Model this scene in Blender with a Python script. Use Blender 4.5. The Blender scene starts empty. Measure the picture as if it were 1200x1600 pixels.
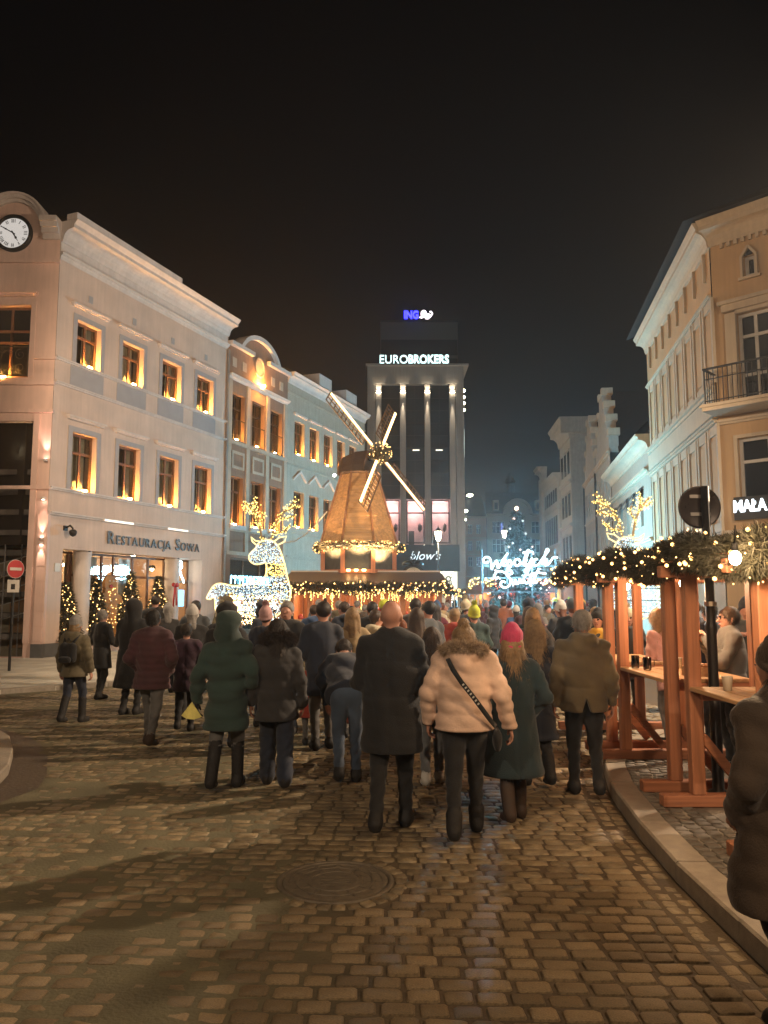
import bpy, bmesh, math, random
import numpy as np
from mathutils import Vector, Matrix

random.seed(7); RNG = np.random.default_rng(7)
R = math.radians
SC = bpy.context.scene
COL = SC.collection

# ------------------------------------------------------------------ camera, sky, exposure
cam_d = bpy.data.cameras.new('camera'); cam = bpy.data.objects.new('camera', cam_d); COL.objects.link(cam)
cam_d.sensor_fit = 'VERTICAL'; cam_d.sensor_height = 36.0; cam_d.lens = 36.0 * 1210 / 1600
cam_d.clip_start = 0.05; cam_d.clip_end = 600
cam.location = (0, 0, 1.8); cam.rotation_euler = (R(90) + math.atan(135 / 1210), 0, 0)
SC.camera = cam

W = bpy.data.worlds.new('World'); SC.world = W; W.use_nodes = True
wn, wl = W.node_tree.nodes, W.node_tree.links
wn.clear()
wo = wn.new('ShaderNodeOutputWorld'); bg = wn.new('ShaderNodeBackground')
tc = wn.new('ShaderNodeTexCoord'); sp = wn.new('ShaderNodeSeparateXYZ'); cr = wn.new('ShaderNodeValToRGB')
wl.new(tc.outputs['Generated'], sp.inputs[0]); wl.new(sp.outputs['Z'], cr.inputs[0])
# city night sky: light pollution low down, near black overhead (same all the way round)
e = cr.color_ramp.elements
e[0].position = 0.0; e[0].color = (0.0085, 0.0090, 0.0092, 1)
e[1].position = 0.75; e[1].color = (0.0002, 0.0002, 0.0004, 1)
e2 = e.new(0.22); e2.color = (0.0028, 0.0030, 0.0031, 1)
e3 = e.new(0.42); e3.color = (0.0006, 0.0007, 0.0008, 1)
wl.new(cr.outputs[0], bg.inputs[0]); bg.inputs[1].default_value = 1.0
wl.new(bg.outputs[0], wo.inputs[0])

SC.view_settings.view_transform = 'Standard'; SC.view_settings.look = 'None'
SC.view_settings.exposure = 1.0; SC.view_settings.gamma = 1.0; SC.view_settings.use_curve_mapping = False
SC.render.engine = 'CYCLES'
cy = SC.cycles
cy.use_denoising = True
try: cy.denoiser = 'OPENIMAGEDENOISE'
except Exception: pass
cy.use_light_tree = True
cy.max_bounces = 6; cy.diffuse_bounces = 2; cy.glossy_bounces = 3; cy.transmission_bounces = 4
cy.transparent_max_bounces = 8; cy.volume_bounces = 0
cy.sample_clamp_indirect = 3.0; cy.sample_clamp_direct = 0.0
cy.caustics_reflective = False; cy.caustics_refractive = False

# ------------------------------------------------------------------ mesh helpers
def ico(level=1):
    bm = bmesh.new(); bmesh.ops.create_icosphere(bm, subdivisions=level, radius=1)
    v = np.array([p.co[:] for p in bm.verts]); f = [[q.index for q in p.verts] for p in bm.faces]; bm.free()
    return v, f
ICO1 = ico(1); ICO2 = ico(2)
OCT = (np.array([(1,0,0),(-1,0,0),(0,1,0),(0,-1,0),(0,0,1),(0,0,-1)], float),
       [[0,2,4],[2,1,4],[1,3,4],[3,0,4],[2,0,5],[1,2,5],[3,1,5],[0,3,5]])

class MB:
    """collects simple solids; build() links them as ONE mesh object"""
    def __init__(s): s.v = []; s.f = []; s.m = []; s.M = None; s.mi = 0
    def add(s, vs, fs):
        n = len(s.v)
        if s.M is not None: vs = [tuple(s.M @ Vector(p)) for p in vs]
        s.v.extend([tuple(map(float, p)) for p in vs]); s.f.extend([[i + n for i in f] for f in fs]); s.m.extend([s.mi] * len(fs)); return s
    def box(s, x0, x1, y0, y1, z0, z1):
        return s.add([(x0,y0,z0),(x1,y0,z0),(x1,y1,z0),(x0,y1,z0),(x0,y0,z1),(x1,y0,z1),(x1,y1,z1),(x0,y1,z1)],
                     [[3,2,1,0],[4,5,6,7],[0,1,5,4],[1,2,6,5],[2,3,7,6],[3,0,4,7]])
    def bbox(s, x0, x1, y0, y1, z0, z1, b=.01):
        """box with its long top/bottom edges chamfered"""
        if min(x1-x0, y1-y0, z1-z0) < 2.2*b: b = min(x1-x0, y1-y0, z1-z0) * .3
        bm = bmesh.new(); bmesh.ops.create_cube(bm, size=1)
        for v in bm.verts: v.co = Vector(((x0+x1)/2 + v.co.x*(x1-x0), (y0+y1)/2 + v.co.y*(y1-y0), (z0+z1)/2 + v.co.z*(z1-z0)))
        bmesh.ops.bevel(bm, geom=bm.edges[:], offset=b, segments=1, affect='EDGES')
        s.add([v.co[:] for v in bm.verts], [[q.index for q in f.verts] for f in bm.faces]); bm.free(); return s
    def quad(s, a, b, c, d): return s.add([a, b, c, d], [[0,1,2,3]])
    def prism(s, poly, y0, y1):
        """polygon in x,z (counter-clockwise seen from -y) pulled along y"""
        n = len(poly)
        vs = [(x, y0, z) for x, z in poly] + [(x, y1, z) for x, z in poly]
        fs = [list(range(n)), list(range(2*n-1, n-1, -1))] + [[i, i+n, (i+1) % n + n, (i+1) % n] for i in range(n)]
        return s.add(vs, fs)
    def prismz(s, poly, z0, z1):
        n = len(poly)
        vs = [(x, y, z0) for x, y in poly] + [(x, y, z1) for x, y in poly]
        fs = [list(range(n-1, -1, -1)), list(range(n, 2*n))] + [[i, (i+1) % n, (i+1) % n + n, i+n] for i in range(n)]
        return s.add(vs, fs)
    def ring(s, rings, cap=True, closed=True):
        """rings: lists of equal length lists of points"""
        k = len(rings[0]); vs = [p for r in rings for p in r]; fs = []
        for i in range(len(rings)-1):
            for j in range(k if closed else k-1):
                a = i*k+j; b = i*k+(j+1) % k
                fs.append([a, b, b+k, a+k])
        if cap: fs.append(list(range(k-1, -1, -1))); fs.append([(len(rings)-1)*k + j for j in range(k)])
        return s.add(vs, fs)
    def lathe(s, prof, n=16, c=(0,0,0), cap=True):
        return s.ring([[(c[0]+r*math.cos(2*math.pi*j/n), c[1]+r*math.sin(2*math.pi*j/n), c[2]+z) for j in range(n)] for r, z in prof], cap)
    def tube(s, pts, r, n=6, cap=True):
        pts = [Vector(p) for p in pts]; rs = r if isinstance(r, (list, tuple)) else [r]*len(pts)
        rings = []; up = Vector((0, 0, 1)); t0 = None
        t0 = (pts[1]-pts[0]).normalized()
        if abs(t0.dot(up)) > .95: up = Vector((0, 1, 0))
        a = t0.cross(up).normalized()
        for i, p in enumerate(pts):
            t = (pts[min(i+1, len(pts)-1)] - pts[max(i-1, 0)])
            t = t.normalized() if t.length > 1e-9 else t0
            a = (a - t*a.dot(t)); a = a.normalized() if a.length > 1e-6 else t.cross(Vector((.3,.8,.5))).normalized()
            b = t.cross(a)
            rings.append([tuple(p + a*rs[i]*math.cos(2*math.pi*j/n) + b*rs[i]*math.sin(2*math.pi*j/n)) for j in range(n)])
        return s.ring(rings, cap)
    def bar(s, a, b, w, h=None, up=(0,0,1)):
        """rectangular bar from a to b"""
        h = h or w; a, b = Vector(a), Vector(b); t = (b-a).normalized(); u = Vector(up)
        if abs(t.dot(u)) > .98: u = Vector((0,1,0))
        x = t.cross(u).normalized(); y = x.cross(t)
        o = [(-1,-1),(1,-1),(1,1),(-1,1)]
        return s.ring([[tuple(p + x*i*w/2 + y*j*h/2) for i, j in o] for p in (a, b)])
    def ball(s, c, r, lv=1):
        v, f = (OCT, ICO1, ICO2)[lv]; r = np.array(r, float)
        return s.add((v*r + np.array(c)).tolist(), f)
    def build(s, name, mats, parent=None, smooth=False, kind=None, loc=None):
        me = bpy.data.meshes.new(name); me.from_pydata(s.v, [], s.f)
        if not isinstance(mats, (list, tuple)): mats = [mats]
        for m in mats: me.materials.append(m)
        if len(mats) > 1: me.polygons.foreach_set('material_index', s.m)
        if smooth: me.polygons.foreach_set('use_smooth', [True]*len(me.polygons))
        me.update()
        return link(name, me, parent, kind, loc)

def link(name, me, parent=None, kind=None, loc=None):
    o = bpy.data.objects.new(name, me); COL.objects.link(o)
    if parent is not None: o.parent = parent
    if kind: o['kind'] = kind
    if loc is not None: o.location = loc
    return o
def np_mesh(name, V, Fq, mats, parent=None, smooth=True, mi=None, kind=None):
    """V (n,3) array, Fq (m,k) array"""
    me = bpy.data.meshes.new(name); V = np.asarray(V, np.float32); Fq = np.asarray(Fq, np.int32)
    n, (m, k) = len(V), Fq.shape
    me.vertices.add(n); me.vertices.foreach_set('co', V.ravel())
    me.loops.add(m*k); me.loops.foreach_set('vertex_index', Fq.ravel())
    me.polygons.add(m); me.polygons.foreach_set('loop_start', np.arange(0, m*k, k, dtype=np.int32))
    for q in (mats if isinstance(mats, (list, tuple)) else [mats]): me.materials.append(q)
    if mi is not None: me.polygons.foreach_set('material_index', np.asarray(mi, np.int32))
    me.polygons.foreach_set('use_smooth', np.full(m, smooth))
    me.update(calc_edges=True); me.validate()
    return link(name, me, parent, kind)
def empty(name, loc=(0,0,0), rz=0, parent=None):
    o = bpy.data.objects.new(name, None); COL.objects.link(o); o.location = loc; o.rotation_euler = (0, 0, rz)
    o.empty_display_size = .1
    if parent is not None: o.parent = parent
    return o
def tag(o, label, cat, group=None):
    o['label'] = label; o['category'] = cat
    if group: o['group'] = group
    return o
def struct(o): o['kind'] = 'structure'; return o
def copy_tree(o, parent=None):
    c = o.copy(); COL.objects.link(c); c.parent = parent
    for ch in [q for q in bpy.data.objects if q.parent == o]: copy_tree(ch, c)
    return c
def text_mesh(txt, size, depth=.02, bold=0.0, shear=0.0, align='LEFT', spacing=1.0):
    cu = bpy.data.curves.new('t', 'FONT'); cu.body = txt; cu.size = size; cu.extrude = depth; cu.offset = bold
    cu.shear = shear; cu.align_x = align; cu.space_character = spacing; cu.resolution_u = 3
    ob = bpy.data.objects.new('t', cu); COL.objects.link(ob)
    dg = bpy.context.evaluated_depsgraph_get(); me = bpy.data.meshes.new_from_object(ob.evaluated_get(dg))
    bpy.data.objects.remove(ob); bpy.data.curves.remove(cu)
    for v in me.vertices: v.co = Vector((v.co.x, -v.co.z, v.co.y))      # stand upright, facing -y
    return me
def text_obj(name, txt, size, mat_, parent, loc, width=None, **k):
    me = text_mesh(txt, size, **k); me.materials.clear(); me.materials.append(mat_)
    for p in me.polygons: p.material_index = 0
    o = link(name, me, parent, None, loc)
    if width:
        xs = [v.co.x for v in me.vertices]; o.scale.x = width / (max(xs) - min(xs))
    return o

# ------------------------------------------------------------------ materials
MATS = {}
def mat(name, col, rough=.8, metal=0.0, var=.18, vscale=3.0, bump=0.0, bscale=30.0, spec=.5, sheen=0.0, streak=0.0, objrnd=0.0, attr=None):
    if name in MATS: return MATS[name]
    m = bpy.data.materials.new(name); m.use_nodes = True; MATS[name] = m
    nt = m.node_tree; N, L = nt.nodes, nt.links
    b = N['Principled BSDF']; b.inputs['Roughness'].default_value = rough; b.inputs['Metallic'].default_value = metal
    b.inputs['Specular IOR Level'].default_value = spec
    if sheen: b.inputs['Sheen Weight'].default_value = sheen
    tcn = N.new('ShaderNodeTexCoord'); nz = N.new('ShaderNodeTexNoise'); nz.inputs['Scale'].default_value = vscale
    nz.inputs['Detail'].default_value = 5; L.new(tcn.outputs['Object'], nz.inputs['Vector'])
    mr = N.new('ShaderNodeMapRange'); mr.inputs[1].default_value = .3; mr.inputs[2].default_value = .7
    mr.inputs[3].default_value = 1-var; mr.inputs[4].default_value = 1+var*.6; L.new(nz.outputs[0], mr.inputs[0])
    val = mr.outputs[0]
    def mul(a, bb):
        q = N.new('ShaderNodeMath'); q.operation = 'MULTIPLY'; L.new(a, q.inputs[0]); L.new(bb, q.inputs[1]); return q.outputs[0]
    if streak:
        mp = N.new('ShaderNodeMapping'); mp.inputs['Scale'].default_value = (6, 6, .35); L.new(tcn.outputs['Object'], mp.inputs[0])
        n2 = N.new('ShaderNodeTexNoise'); n2.inputs['Scale'].default_value = 1.6; n2.inputs['Detail'].default_value = 4; L.new(mp.outputs[0], n2.inputs['Vector'])
        m2 = N.new('ShaderNodeMapRange'); m2.inputs[1].default_value = .35; m2.inputs[2].default_value = .65
        m2.inputs[3].default_value = 1-streak; m2.inputs[4].default_value = 1+streak*.3; L.new(n2.outputs[0], m2.inputs[0]); val = mul(val, m2.outputs[0])
    if objrnd or attr:
        if attr: src = N.new('ShaderNodeAttribute'); src.attribute_name = attr; so = src.outputs['Fac']
        else: src = N.new('ShaderNodeObjectInfo'); so = src.outputs['Random']
        m3 = N.new('ShaderNodeMapRange'); m3.inputs[3].default_value = 1-objrnd; m3.inputs[4].default_value = 1+objrnd*.7; L.new(so, m3.inputs[0]); val = mul(val, m3.outputs[0])
    mx = N.new('ShaderNodeMix'); mx.data_type = 'RGBA'; mx.blend_type = 'MULTIPLY'; mx.inputs[0].default_value = 1
    mx.inputs[6].default_value = (*col, 1); L.new(val, mx.inputs[7]); L.new(mx.outputs[2], b.inputs['Base Color'])
    if rough < .97:
        r2 = N.new('ShaderNodeMapRange'); r2.inputs[1].default_value = .3; r2.inputs[2].default_value = .7
        r2.inputs[3].default_value = max(.02, rough*.85); r2.inputs[4].default_value = min(1, rough*1.15); L.new(nz.outputs[0], r2.inputs[0]); L.new(r2.outputs[0], b.inputs['Roughness'])
    if bump:
        bn = N.new('ShaderNodeTexNoise'); bn.inputs['Scale'].default_value = bscale; bn.inputs['Detail'].default_value = 6; L.new(tcn.outputs['Object'], bn.inputs['Vector'])
        bp = N.new('ShaderNodeBump'); bp.inputs['Strength'].default_value = bump; bp.inputs['Distance'].default_value = .02
        L.new(bn.outputs[0], bp.inputs['Height']); L.new(bp.outputs[0], b.inputs['Normal'])
    return m
def wood(name, col, dirn='Z', rough=.6, scale=1.0):
    if name in MATS: return MATS[name]
    m = mat(name, col, rough, var=.12, vscale=2)
    N, L = m.node_tree.nodes, m.node_tree.links; b = N['Principled BSDF']
    tcn = [n for n in N if n.type == 'TEX_COORD'][0]
    mp = N.new('ShaderNodeMapping'); s = {'Z': (26, 26, 1.2), 'X': (1.2, 26, 26), 'Y': (26, 1.2, 26)}[dirn]
    mp.inputs['Scale'].default_value = [q*scale for q in s]; L.new(tcn.outputs['Object'], mp.inputs[0])
    nz = N.new('ShaderNodeTexNoise'); nz.inputs['Scale'].default_value = 1; nz.inputs['Detail'].default_value = 6; nz.inputs['Distortion'].default_value = .6
    L.new(mp.outputs[0], nz.inputs['Vector'])
    mr = N.new('ShaderNodeMapRange'); mr.inputs[1].default_value = .35; mr.inputs[2].default_value = .7; mr.inputs[3].default_value = 1.12; mr.inputs[4].default_value = .68
    L.new(nz.outputs[0], mr.inputs[0])
    oi = N.new('ShaderNodeObjectInfo'); m3 = N.new('ShaderNodeMapRange'); m3.inputs[3].default_value = .82; m3.inputs[4].default_value = 1.12; L.new(oi.outputs['Random'], m3.inputs[0])
    q = N.new('ShaderNodeMath'); q.operation = 'MULTIPLY'; L.new(mr.outputs[0], q.inputs[0]); L.new(m3.outputs[0], q.inputs[1])
    mx = N.new('ShaderNodeMix'); mx.data_type = 'RGBA'; mx.blend_type = 'MULTIPLY'; mx.inputs[0].default_value = 1
    old = b.inputs['Base Color'].links[0].from_socket; L.new(old, mx.inputs[6]); L.new(q.outputs[0], mx.inputs[7]); L.new(mx.outputs[2], b.inputs['Base Color'])
    bp = N.new('ShaderNodeBump'); bp.inputs['Strength'].default_value = .25; bp.inputs['Distance'].default_value = .01; L.new(nz.outputs[0], bp.inputs['Height']); L.new(bp.outputs[0], b.inputs['Normal'])
    return m
def emit(name, col, s, sampling=None):
    if name in MATS: return MATS[name]
    m = bpy.data.materials.new(name); m.use_nodes = True; N, L = m.node_tree.nodes, m.node_tree.links; N.clear()
    o = N.new('ShaderNodeOutputMaterial'); x = N.new('ShaderNodeEmission'); x.inputs[0].default_value = (*col, 1); x.inputs[1].default_value = s
    L.new(x.outputs[0], o.inputs[0]); MATS[name] = m
    if sampling: m.cycles.emission_sampling = sampling
    return m
def glass(name, tint=(.8,.85,.85), refl=.12, rough=.03):
    """thin window pane: mostly clear, reflecting more at glancing angles"""
    if name in MATS: return MATS[name]
    m = bpy.data.materials.new(name); m.use_nodes = True; N, L = m.node_tree.nodes, m.node_tree.links; N.clear(); MATS[name] = m
    o = N.new('ShaderNodeOutputMaterial'); t = N.new('ShaderNodeBsdfTransparent'); t.inputs[0].default_value = (*tint, 1)
    gl = N.new('ShaderNodeBsdfGlossy'); gl.inputs['Roughness'].default_value = rough; mx = N.new('ShaderNodeMixShader')
    f = N.new('ShaderNodeFresnel'); f.inputs[0].default_value = 1.5; a = N.new('ShaderNodeMath'); a.operation = 'ADD'; a.inputs[1].default_value = refl*.5; a.use_clamp = True
    L.new(f.outputs[0], a.inputs[0]); L.new(a.outputs[0], mx.inputs[0]); L.new(t.outputs[0], mx.inputs[1]); L.new(gl.outputs[0], mx.inputs[2]); L.new(mx.outputs[0], o.inputs[0])
    return m
def point(name, loc, col, w, r=.1, parent=None):
    d = bpy.data.lights.new(name, 'POINT'); d.color = col; d.energy = w; d.shadow_soft_size = r
    o = bpy.data.objects.new(name, d); COL.objects.link(o); o.location = loc
    if parent is not None: o.parent = parent
    return o
def spot(name, loc, dirn, col, w, ang=60, blend=.6, r=.05, parent=None):
    d = bpy.data.lights.new(name, 'SPOT'); d.color = col; d.energy = w; d.shadow_soft_size = r; d.spot_size = R(ang); d.spot_blend = blend
    o = bpy.data.objects.new(name, d); COL.objects.link(o); o.location = loc
    o.rotation_euler = Vector(dirn).to_track_quat('-Z', 'Y').to_euler()
    if parent is not None: o.parent = parent
    return o

WARM = (1.0, .62, .30); AMBER = (1.0, .42, .10); COOL = (.72, .90, 1.0); STREET = (1.0, .74, .50)
# ================================================================== GROUND
m_ground = mat('ground_dark', (.06,.052,.042), .85, var=.3, vscale=.6)
m_fill = mat('joint_dirt', (.32,.275,.16), .8, var=.35, vscale=2.2, bump=.5, bscale=45)
m_sett = mat('granite_sett', (.33,.24,.135), .44, var=.42, vscale=14, bump=.6, bscale=75, objrnd=.34)
m_sett_far = mat('granite_sett_field', (.27,.205,.12), .44, var=.42, vscale=14, bump=.6, bscale=75, objrnd=.34, attr='rnd')
m_kerb = mat('granite_kerb', (.34,.29,.23), .6, var=.22, vscale=14, bump=.3, bscale=120, objrnd=.12)
m_pave = mat('side_paving', (.30,.265,.21), .75, var=.3, vscale=3, bump=.3, bscale=50)
m_slab = mat('paving_slab', (.17,.15,.125), .6, var=.25, vscale=7, bump=.25, bscale=70, objrnd=.2)
m_snow = mat('trodden_snow_paving', (.64,.61,.52), .8, var=.28, vscale=1.4, bump=.5, bscale=14)
m_iron = mat('cast_iron', (.19,.155,.11), .6, metal=.25, var=.3, vscale=20, bump=.3, bscale=90)

struct(MB().quad((-150,-40,-.05),(150,-40,-.05),(150,260,-.05),(-150,260,-.05)).build('ground', m_ground))

def kerb_x(y):
    P_ = [(-2,1.9),(2,1.87),(4,1.865),(5.16,1.87),(6.08,1.93),(7.31,2.07),(8.37,2.3),(9.3,2.72),(10.2,3.4),(11.1,4.7),(12,7.0),(14,30)]
    for (a, xa), (b, xb) in zip(P_, P_[1:]):
        if a <= y <= b: return xa + (xb-xa)*(y-a)/(b-a)
    return 30.0 if y > 12 else 1.9
def left_edge(y):
    P_ = [(4.6,-7),(5.2,-5.5),(6.0,-4.4),(6.8,-3.86),(7.63,-3.70),(8.2,-3.86),(9.05,-4.22),(9.88,-4.66),(10.35,-5.02),(11.4,-6.1),(12.5,-8.2)]
    for (a, xa), (b, xb) in zip(P_, P_[1:]):
        if a <= y <= b: return xa + (xb-xa)*(y-a)/(b-a)
    if y > 12.5:
        Q = [(12.5,-12),(13.8,-9.2),(14.9,-7.24),(16.8,-4.9),(19.5,-3.6),(25.2,-1.5),(32,1)]
        for (a, xa), (b, xb) in zip(Q, Q[1:]):
            if a <= y <= b: return xa + (xb-xa)*(y-a)/(b-a)
    return -30.0
def fillness(x, y):
    """how far packed dirt and frozen slush fill the joints: little on the right by the kerb, nearly all on the left"""
    t = min(1, max(0, (0.55 - x) / 1.9))
    t = max(t*t*(3-2*t), 0)
    return t*(1 - .75*math.exp(-((x+.4)**2)/.35 - ((y-8.3)**2)/3.0))

# street: the packed fill between the setts, as an uneven sheet
xs = np.arange(-14, 12.01, .13); ys = np.arange(1.6, 40, .16)
X, Y = np.meshgrid(xs, ys, indexing='ij')
nzv = (np.sin(X*5.1+1.3*np.sin(Y*2.3))*np.sin(Y*4.3+X)+.6*np.sin(X*11+Y*7)*np.sin(Y*13-X*5)+.5*np.sin(X*1.7+Y*.9)+.6*np.sin(X*2.9-Y*2.1+1))
FL = np.vectorize(fillness)(X, Y)
Z = -.0078 + FL*.0068 + nzv*.0012*(.6+FL)
V = np.stack([X, Y, Z], -1).reshape(-1, 3); ny = len(ys)
ii, jj = np.meshgrid(np.arange(len(xs)-1), np.arange(ny-1), indexing='ij'); a = (ii*ny+jj).ravel()
street = np_mesh('street', V, np.stack([a, a+ny, a+ny+1, a+1], -1), m_fill); struct(street)
fa = street.data.attributes.new('packed', 'FLOAT', 'POINT'); fa.data.foreach_set('value', np.clip(FL.ravel()*1.15+nzv.ravel()*.06, 0, 1).astype(np.float32))
_N, _L = m_fill.node_tree.nodes, m_fill.node_tree.links      # loose dark dirt in the open joints, pale packed grit where they are filled
_at = _N.new('ShaderNodeAttribute'); _at.attribute_name = 'packed'; _mx = _N.new('ShaderNodeMix'); _mx.data_type = 'RGBA'; _mx.inputs[6].default_value = (.095,.066,.038,1); _mx.inputs[7].default_value = (.145,.128,.074,1)
_L.new(_at.outputs['Fac'], _mx.inputs[0]); _ml = [n for n in _N if n.type == 'MIX' and n.blend_type == 'MULTIPLY'][0]; _L.new(_mx.outputs[2], _ml.inputs[6])

def sett_template(k):
    r = random.Random(k); hx, hy = .5, .5; pts = []
    for sx, sy in ((1,1),(-1,1),(-1,-1),(1,-1)):
        c = r.uniform(.06,.13)
        if sx*sy > 0: pts += [(sx*hx, sy*(hy-c*1.3)), (sx*(hx-c), sy*hy)]
        else: pts += [(sx*(hx-c), sy*hy), (sx*hx, sy*(hy-c*1.3))]
    pts = [(x*r.uniform(.95,1.0), y*r.uniform(.94,1.0)) for x, y in pts]
    ring0 = [(x, y, -.04) for x, y in pts]; ring1 = [(x, y, -.006) for x, y in pts]
    ring2 = [(x*.91, y*.87, r.uniform(-.0015,.001)) for x, y in pts]
    v = ring0+ring1+ring2+[(0,0,.0025)]; f = []
    for q in range(2):
        for j in range(8): f += [[q*8+j, q*8+(j+1) % 8, q*8+(j+1) % 8+8], [q*8+j, q*8+(j+1) % 8+8, q*8+j+8]]
    for j in range(8): f.append([16+j, 16+(j+1) % 8, 24])
    return np.array(v), np.array(f)
TPL = [sett_template(k) for k in range(8)]
MANHOLE = (-.31, 5.2)
setts = []
rs = random.Random(3); y = 2.3; row = 0
while y < 25:
    h = rs.uniform(.108,.126); x = -.56*y-1.6 + rs.uniform(0,.2)
    while x < 4.5:
        w = rs.uniform(.13,.20); lim = kerb_x(max(2, y-.055*x-.01*x*abs(x)))-.235
        if x+.07 < lim < x+w+.09: w = lim-x
        cx = x+w/2; cyy = y+h/2 - .055*cx - .010*cx*abs(cx)
        x += w+.011
        if cyy > 2.5 and cx+w/2 < kerb_x(cyy)-.20 and cx > left_edge(cyy)+.42 and abs(cx) < .56*cyy+.5 and math.hypot(cx-MANHOLE[0], cyy-MANHOLE[1]) > .50:
            setts.append((cx, cyy, w-.004, h-.012, rs.gauss(0,.02), rs.gauss(0,.0026), rs.gauss(0,.014), rs.gauss(0,.014)))
    y += h; row += 1
# ring of small cubes round the manhole
for k in range(30):
    a = 2*math.pi*k/30; rr = .425
    setts.append((MANHOLE[0]+rr*math.cos(a), MANHOLE[1]+rr*math.sin(a), .078, .085, a+math.pi/2+rs.gauss(0,.06), rs.gauss(0,.003), 0, 0))
# gutter of irregular small stones along the kerb
y = 2.6
while y < 9.0:
    for off in (.07,.17):
        yy = y+rs.uniform(-.02,.02); setts.append((kerb_x(yy)-off, yy, .085, .105, rs.gauss(0,.09), -.006+rs.gauss(0,.003), rs.gauss(0,.03), rs.gauss(0,.03)))
    y += .118
def shows(s):  # rough size in view
    return (s[2]*s[3])/(s[1]**3) if abs(s[0]) < .5*s[1]-.02 and s[1] > 3.45 else 0
setts.sort(key=shows, reverse=True)
tpl_me = []
for v, f in TPL:
    me = bpy.data.meshes.new('sett'); me.from_pydata(v.tolist(), [], f.tolist()); me.materials.append(m_sett)
    me.polygons.foreach_set('use_smooth', [True]*len(me.polygons)); tpl_me.append(me)
for k, (cx, cyy, w, h, rz, dz, tx, ty) in enumerate(setts[:300]):
    o = link('sett', tpl_me[k % 8], street); o.location = (cx, cyy, dz); o.scale = (w, h, 1); o.rotation_euler = (tx, ty, rz)
Vs, Fs, Rn = [], [], []; n0 = 0
for k, (cx, cyy, w, h, rz, dz, tx, ty) in enumerate(setts[300:]):
    v, f = TPL[k % 8]; v = v*np.array([w, h, 1]); v = v + np.stack([0*v[:,0], 0*v[:,0], v[:,0]*-ty + v[:,1]*tx], -1)
    c, s = math.cos(rz), math.sin(rz)
    Vs.append(np.stack([v[:,0]*c-v[:,1]*s+cx, v[:,0]*s+v[:,1]*c+cyy, v[:,2]+dz], -1)); Fs.append(f+n0); n0 += len(v); Rn += [rs.random()]*len(f)
field = np_mesh('sett_field', np.concatenate(Vs), np.concatenate(Fs), m_sett_far, street, kind='stuff')
at_ = field.data.attributes.new('rnd', 'FLOAT', 'FACE'); at_.data.foreach_set('value', np.array(Rn[:len(field.data.polygons)], np.float32))

# manhole cover
mh = empty('manhole_cover', (MANHOLE[0], MANHOLE[1], 0))
tag(mh, 'round cast iron manhole cover set into the cobbled street', 'manhole')
MB().lathe([(.375,-.03),(.375,.002),(.37,.006),(.345,.006),(.342,-.004)], 40, cap=False).build('rim', m_iron, mh, True)
b_ = MB().lathe([(.335,-.03),(.335,.001),(.325,.004),(.30,.004),(.298,-.001),(.255,-.001),(.253,.004),(.235,.004),(.233,-.001),(.18,-.001),(.178,.004),(.16,.004),(.158,0)], 40)
b_.build('lid', m_iron, mh)
b_ = MB()
for k in range(12):
    a = k*math.pi/6
    for r0, r1 in ((.185,.228),(.26,.295)): b_.bar((r0*math.cos(a), r0*math.sin(a), .001), (r1*math.cos(a), r1*math.sin(a), .001), .03, .006)
for q in (-.07,-.025,.025,.07): b_.box(-.1,.1,q-.009,q+.009,-.002,.0035)
b_.build('relief', m_iron, mh, kind='stuff')

# --- right-hand raised pavement with its granite kerb
kp = [(kerb_x(v), v) for v in np.concatenate([np.arange(1.6, 7.01, .9), np.arange(7.4, 11.5, .42)])]
kerb = struct(MB().prismz([(kerb_x(v)+.03, v) for v in np.arange(1.4, 11.4, .3)] + [(kerb_x(v)+.1, v) for v in np.arange(11.2, 1.3, -.3)], -.04, -.005).build('kerb', m_kerb))
def normal2(p, q): d = Vector((q[0]-p[0], q[1]-p[1])).normalized(); return Vector((d.y, -d.x))
for i in range(len(kp)-1):
    p, q = Vector(kp[i]), Vector(kp[i+1]); n0_ = normal2(kp[max(i-1,0)], kp[min(i+1,len(kp)-1)]); n1_ = normal2(kp[i], kp[min(i+2,len(kp)-1)])
    d = (q-p).normalized()*.004; p2, q2 = p+d, q-d
    w, b, hz = .205, .014, .122+random.uniform(-.004,.004)
    def cross(pt, n):
        return [(pt.x, pt.y, -.05), (pt.x+n.x*.004, pt.y+n.y*.004, hz-b), (pt.x+n.x*(b+.004), pt.y+n.y*(b+.004), hz), (pt.x+n.x*w, pt.y+n.y*w, hz), (pt.x+n.x*w, pt.y+n.y*w, -.05)]
    MB().ring([cross(p2, n0_), cross(q2, n1_)]).build('kerb_stone', m_kerb, kerb)
ysq = list(np.arange(1.4, 11.9, .3))
pave = struct(MB().prismz([(kerb_x(v)+.2, v) for v in ysq] + [(16, 12), (16, 1.4)], .02, .104).build('pavement', m_pave))
sm = []
for k in range(4):
    v, f = TPL[k]; me = bpy.data.meshes.new('sett'); me.from_pydata(v.tolist(), [], f.tolist()); me.materials.append(m_slab); me.polygons.foreach_set('use_smooth', [True]*len(me.polygons)); sm.append(me)
y = 4.0; cnt = 0
while y < 9.2:
    for c in range(4):
        o = link('sett', sm[cnt % 4], pave); x = kerb_x(y)+.265+c*.108
        o.location = (x+random.uniform(-.008,.008), y+(c % 2)*.05+random.uniform(-.008,.008), .113+random.uniform(-.002,.003)); o.scale = (.1,.1,1); o.rotation_euler = (random.gauss(0,.02), random.gauss(0,.02), random.gauss(0,.07)); cnt += 1
    y += .115
sl = MB().bbox(-.5,.5,-.5,.5,-.03,0,.008); slme = None
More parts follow.
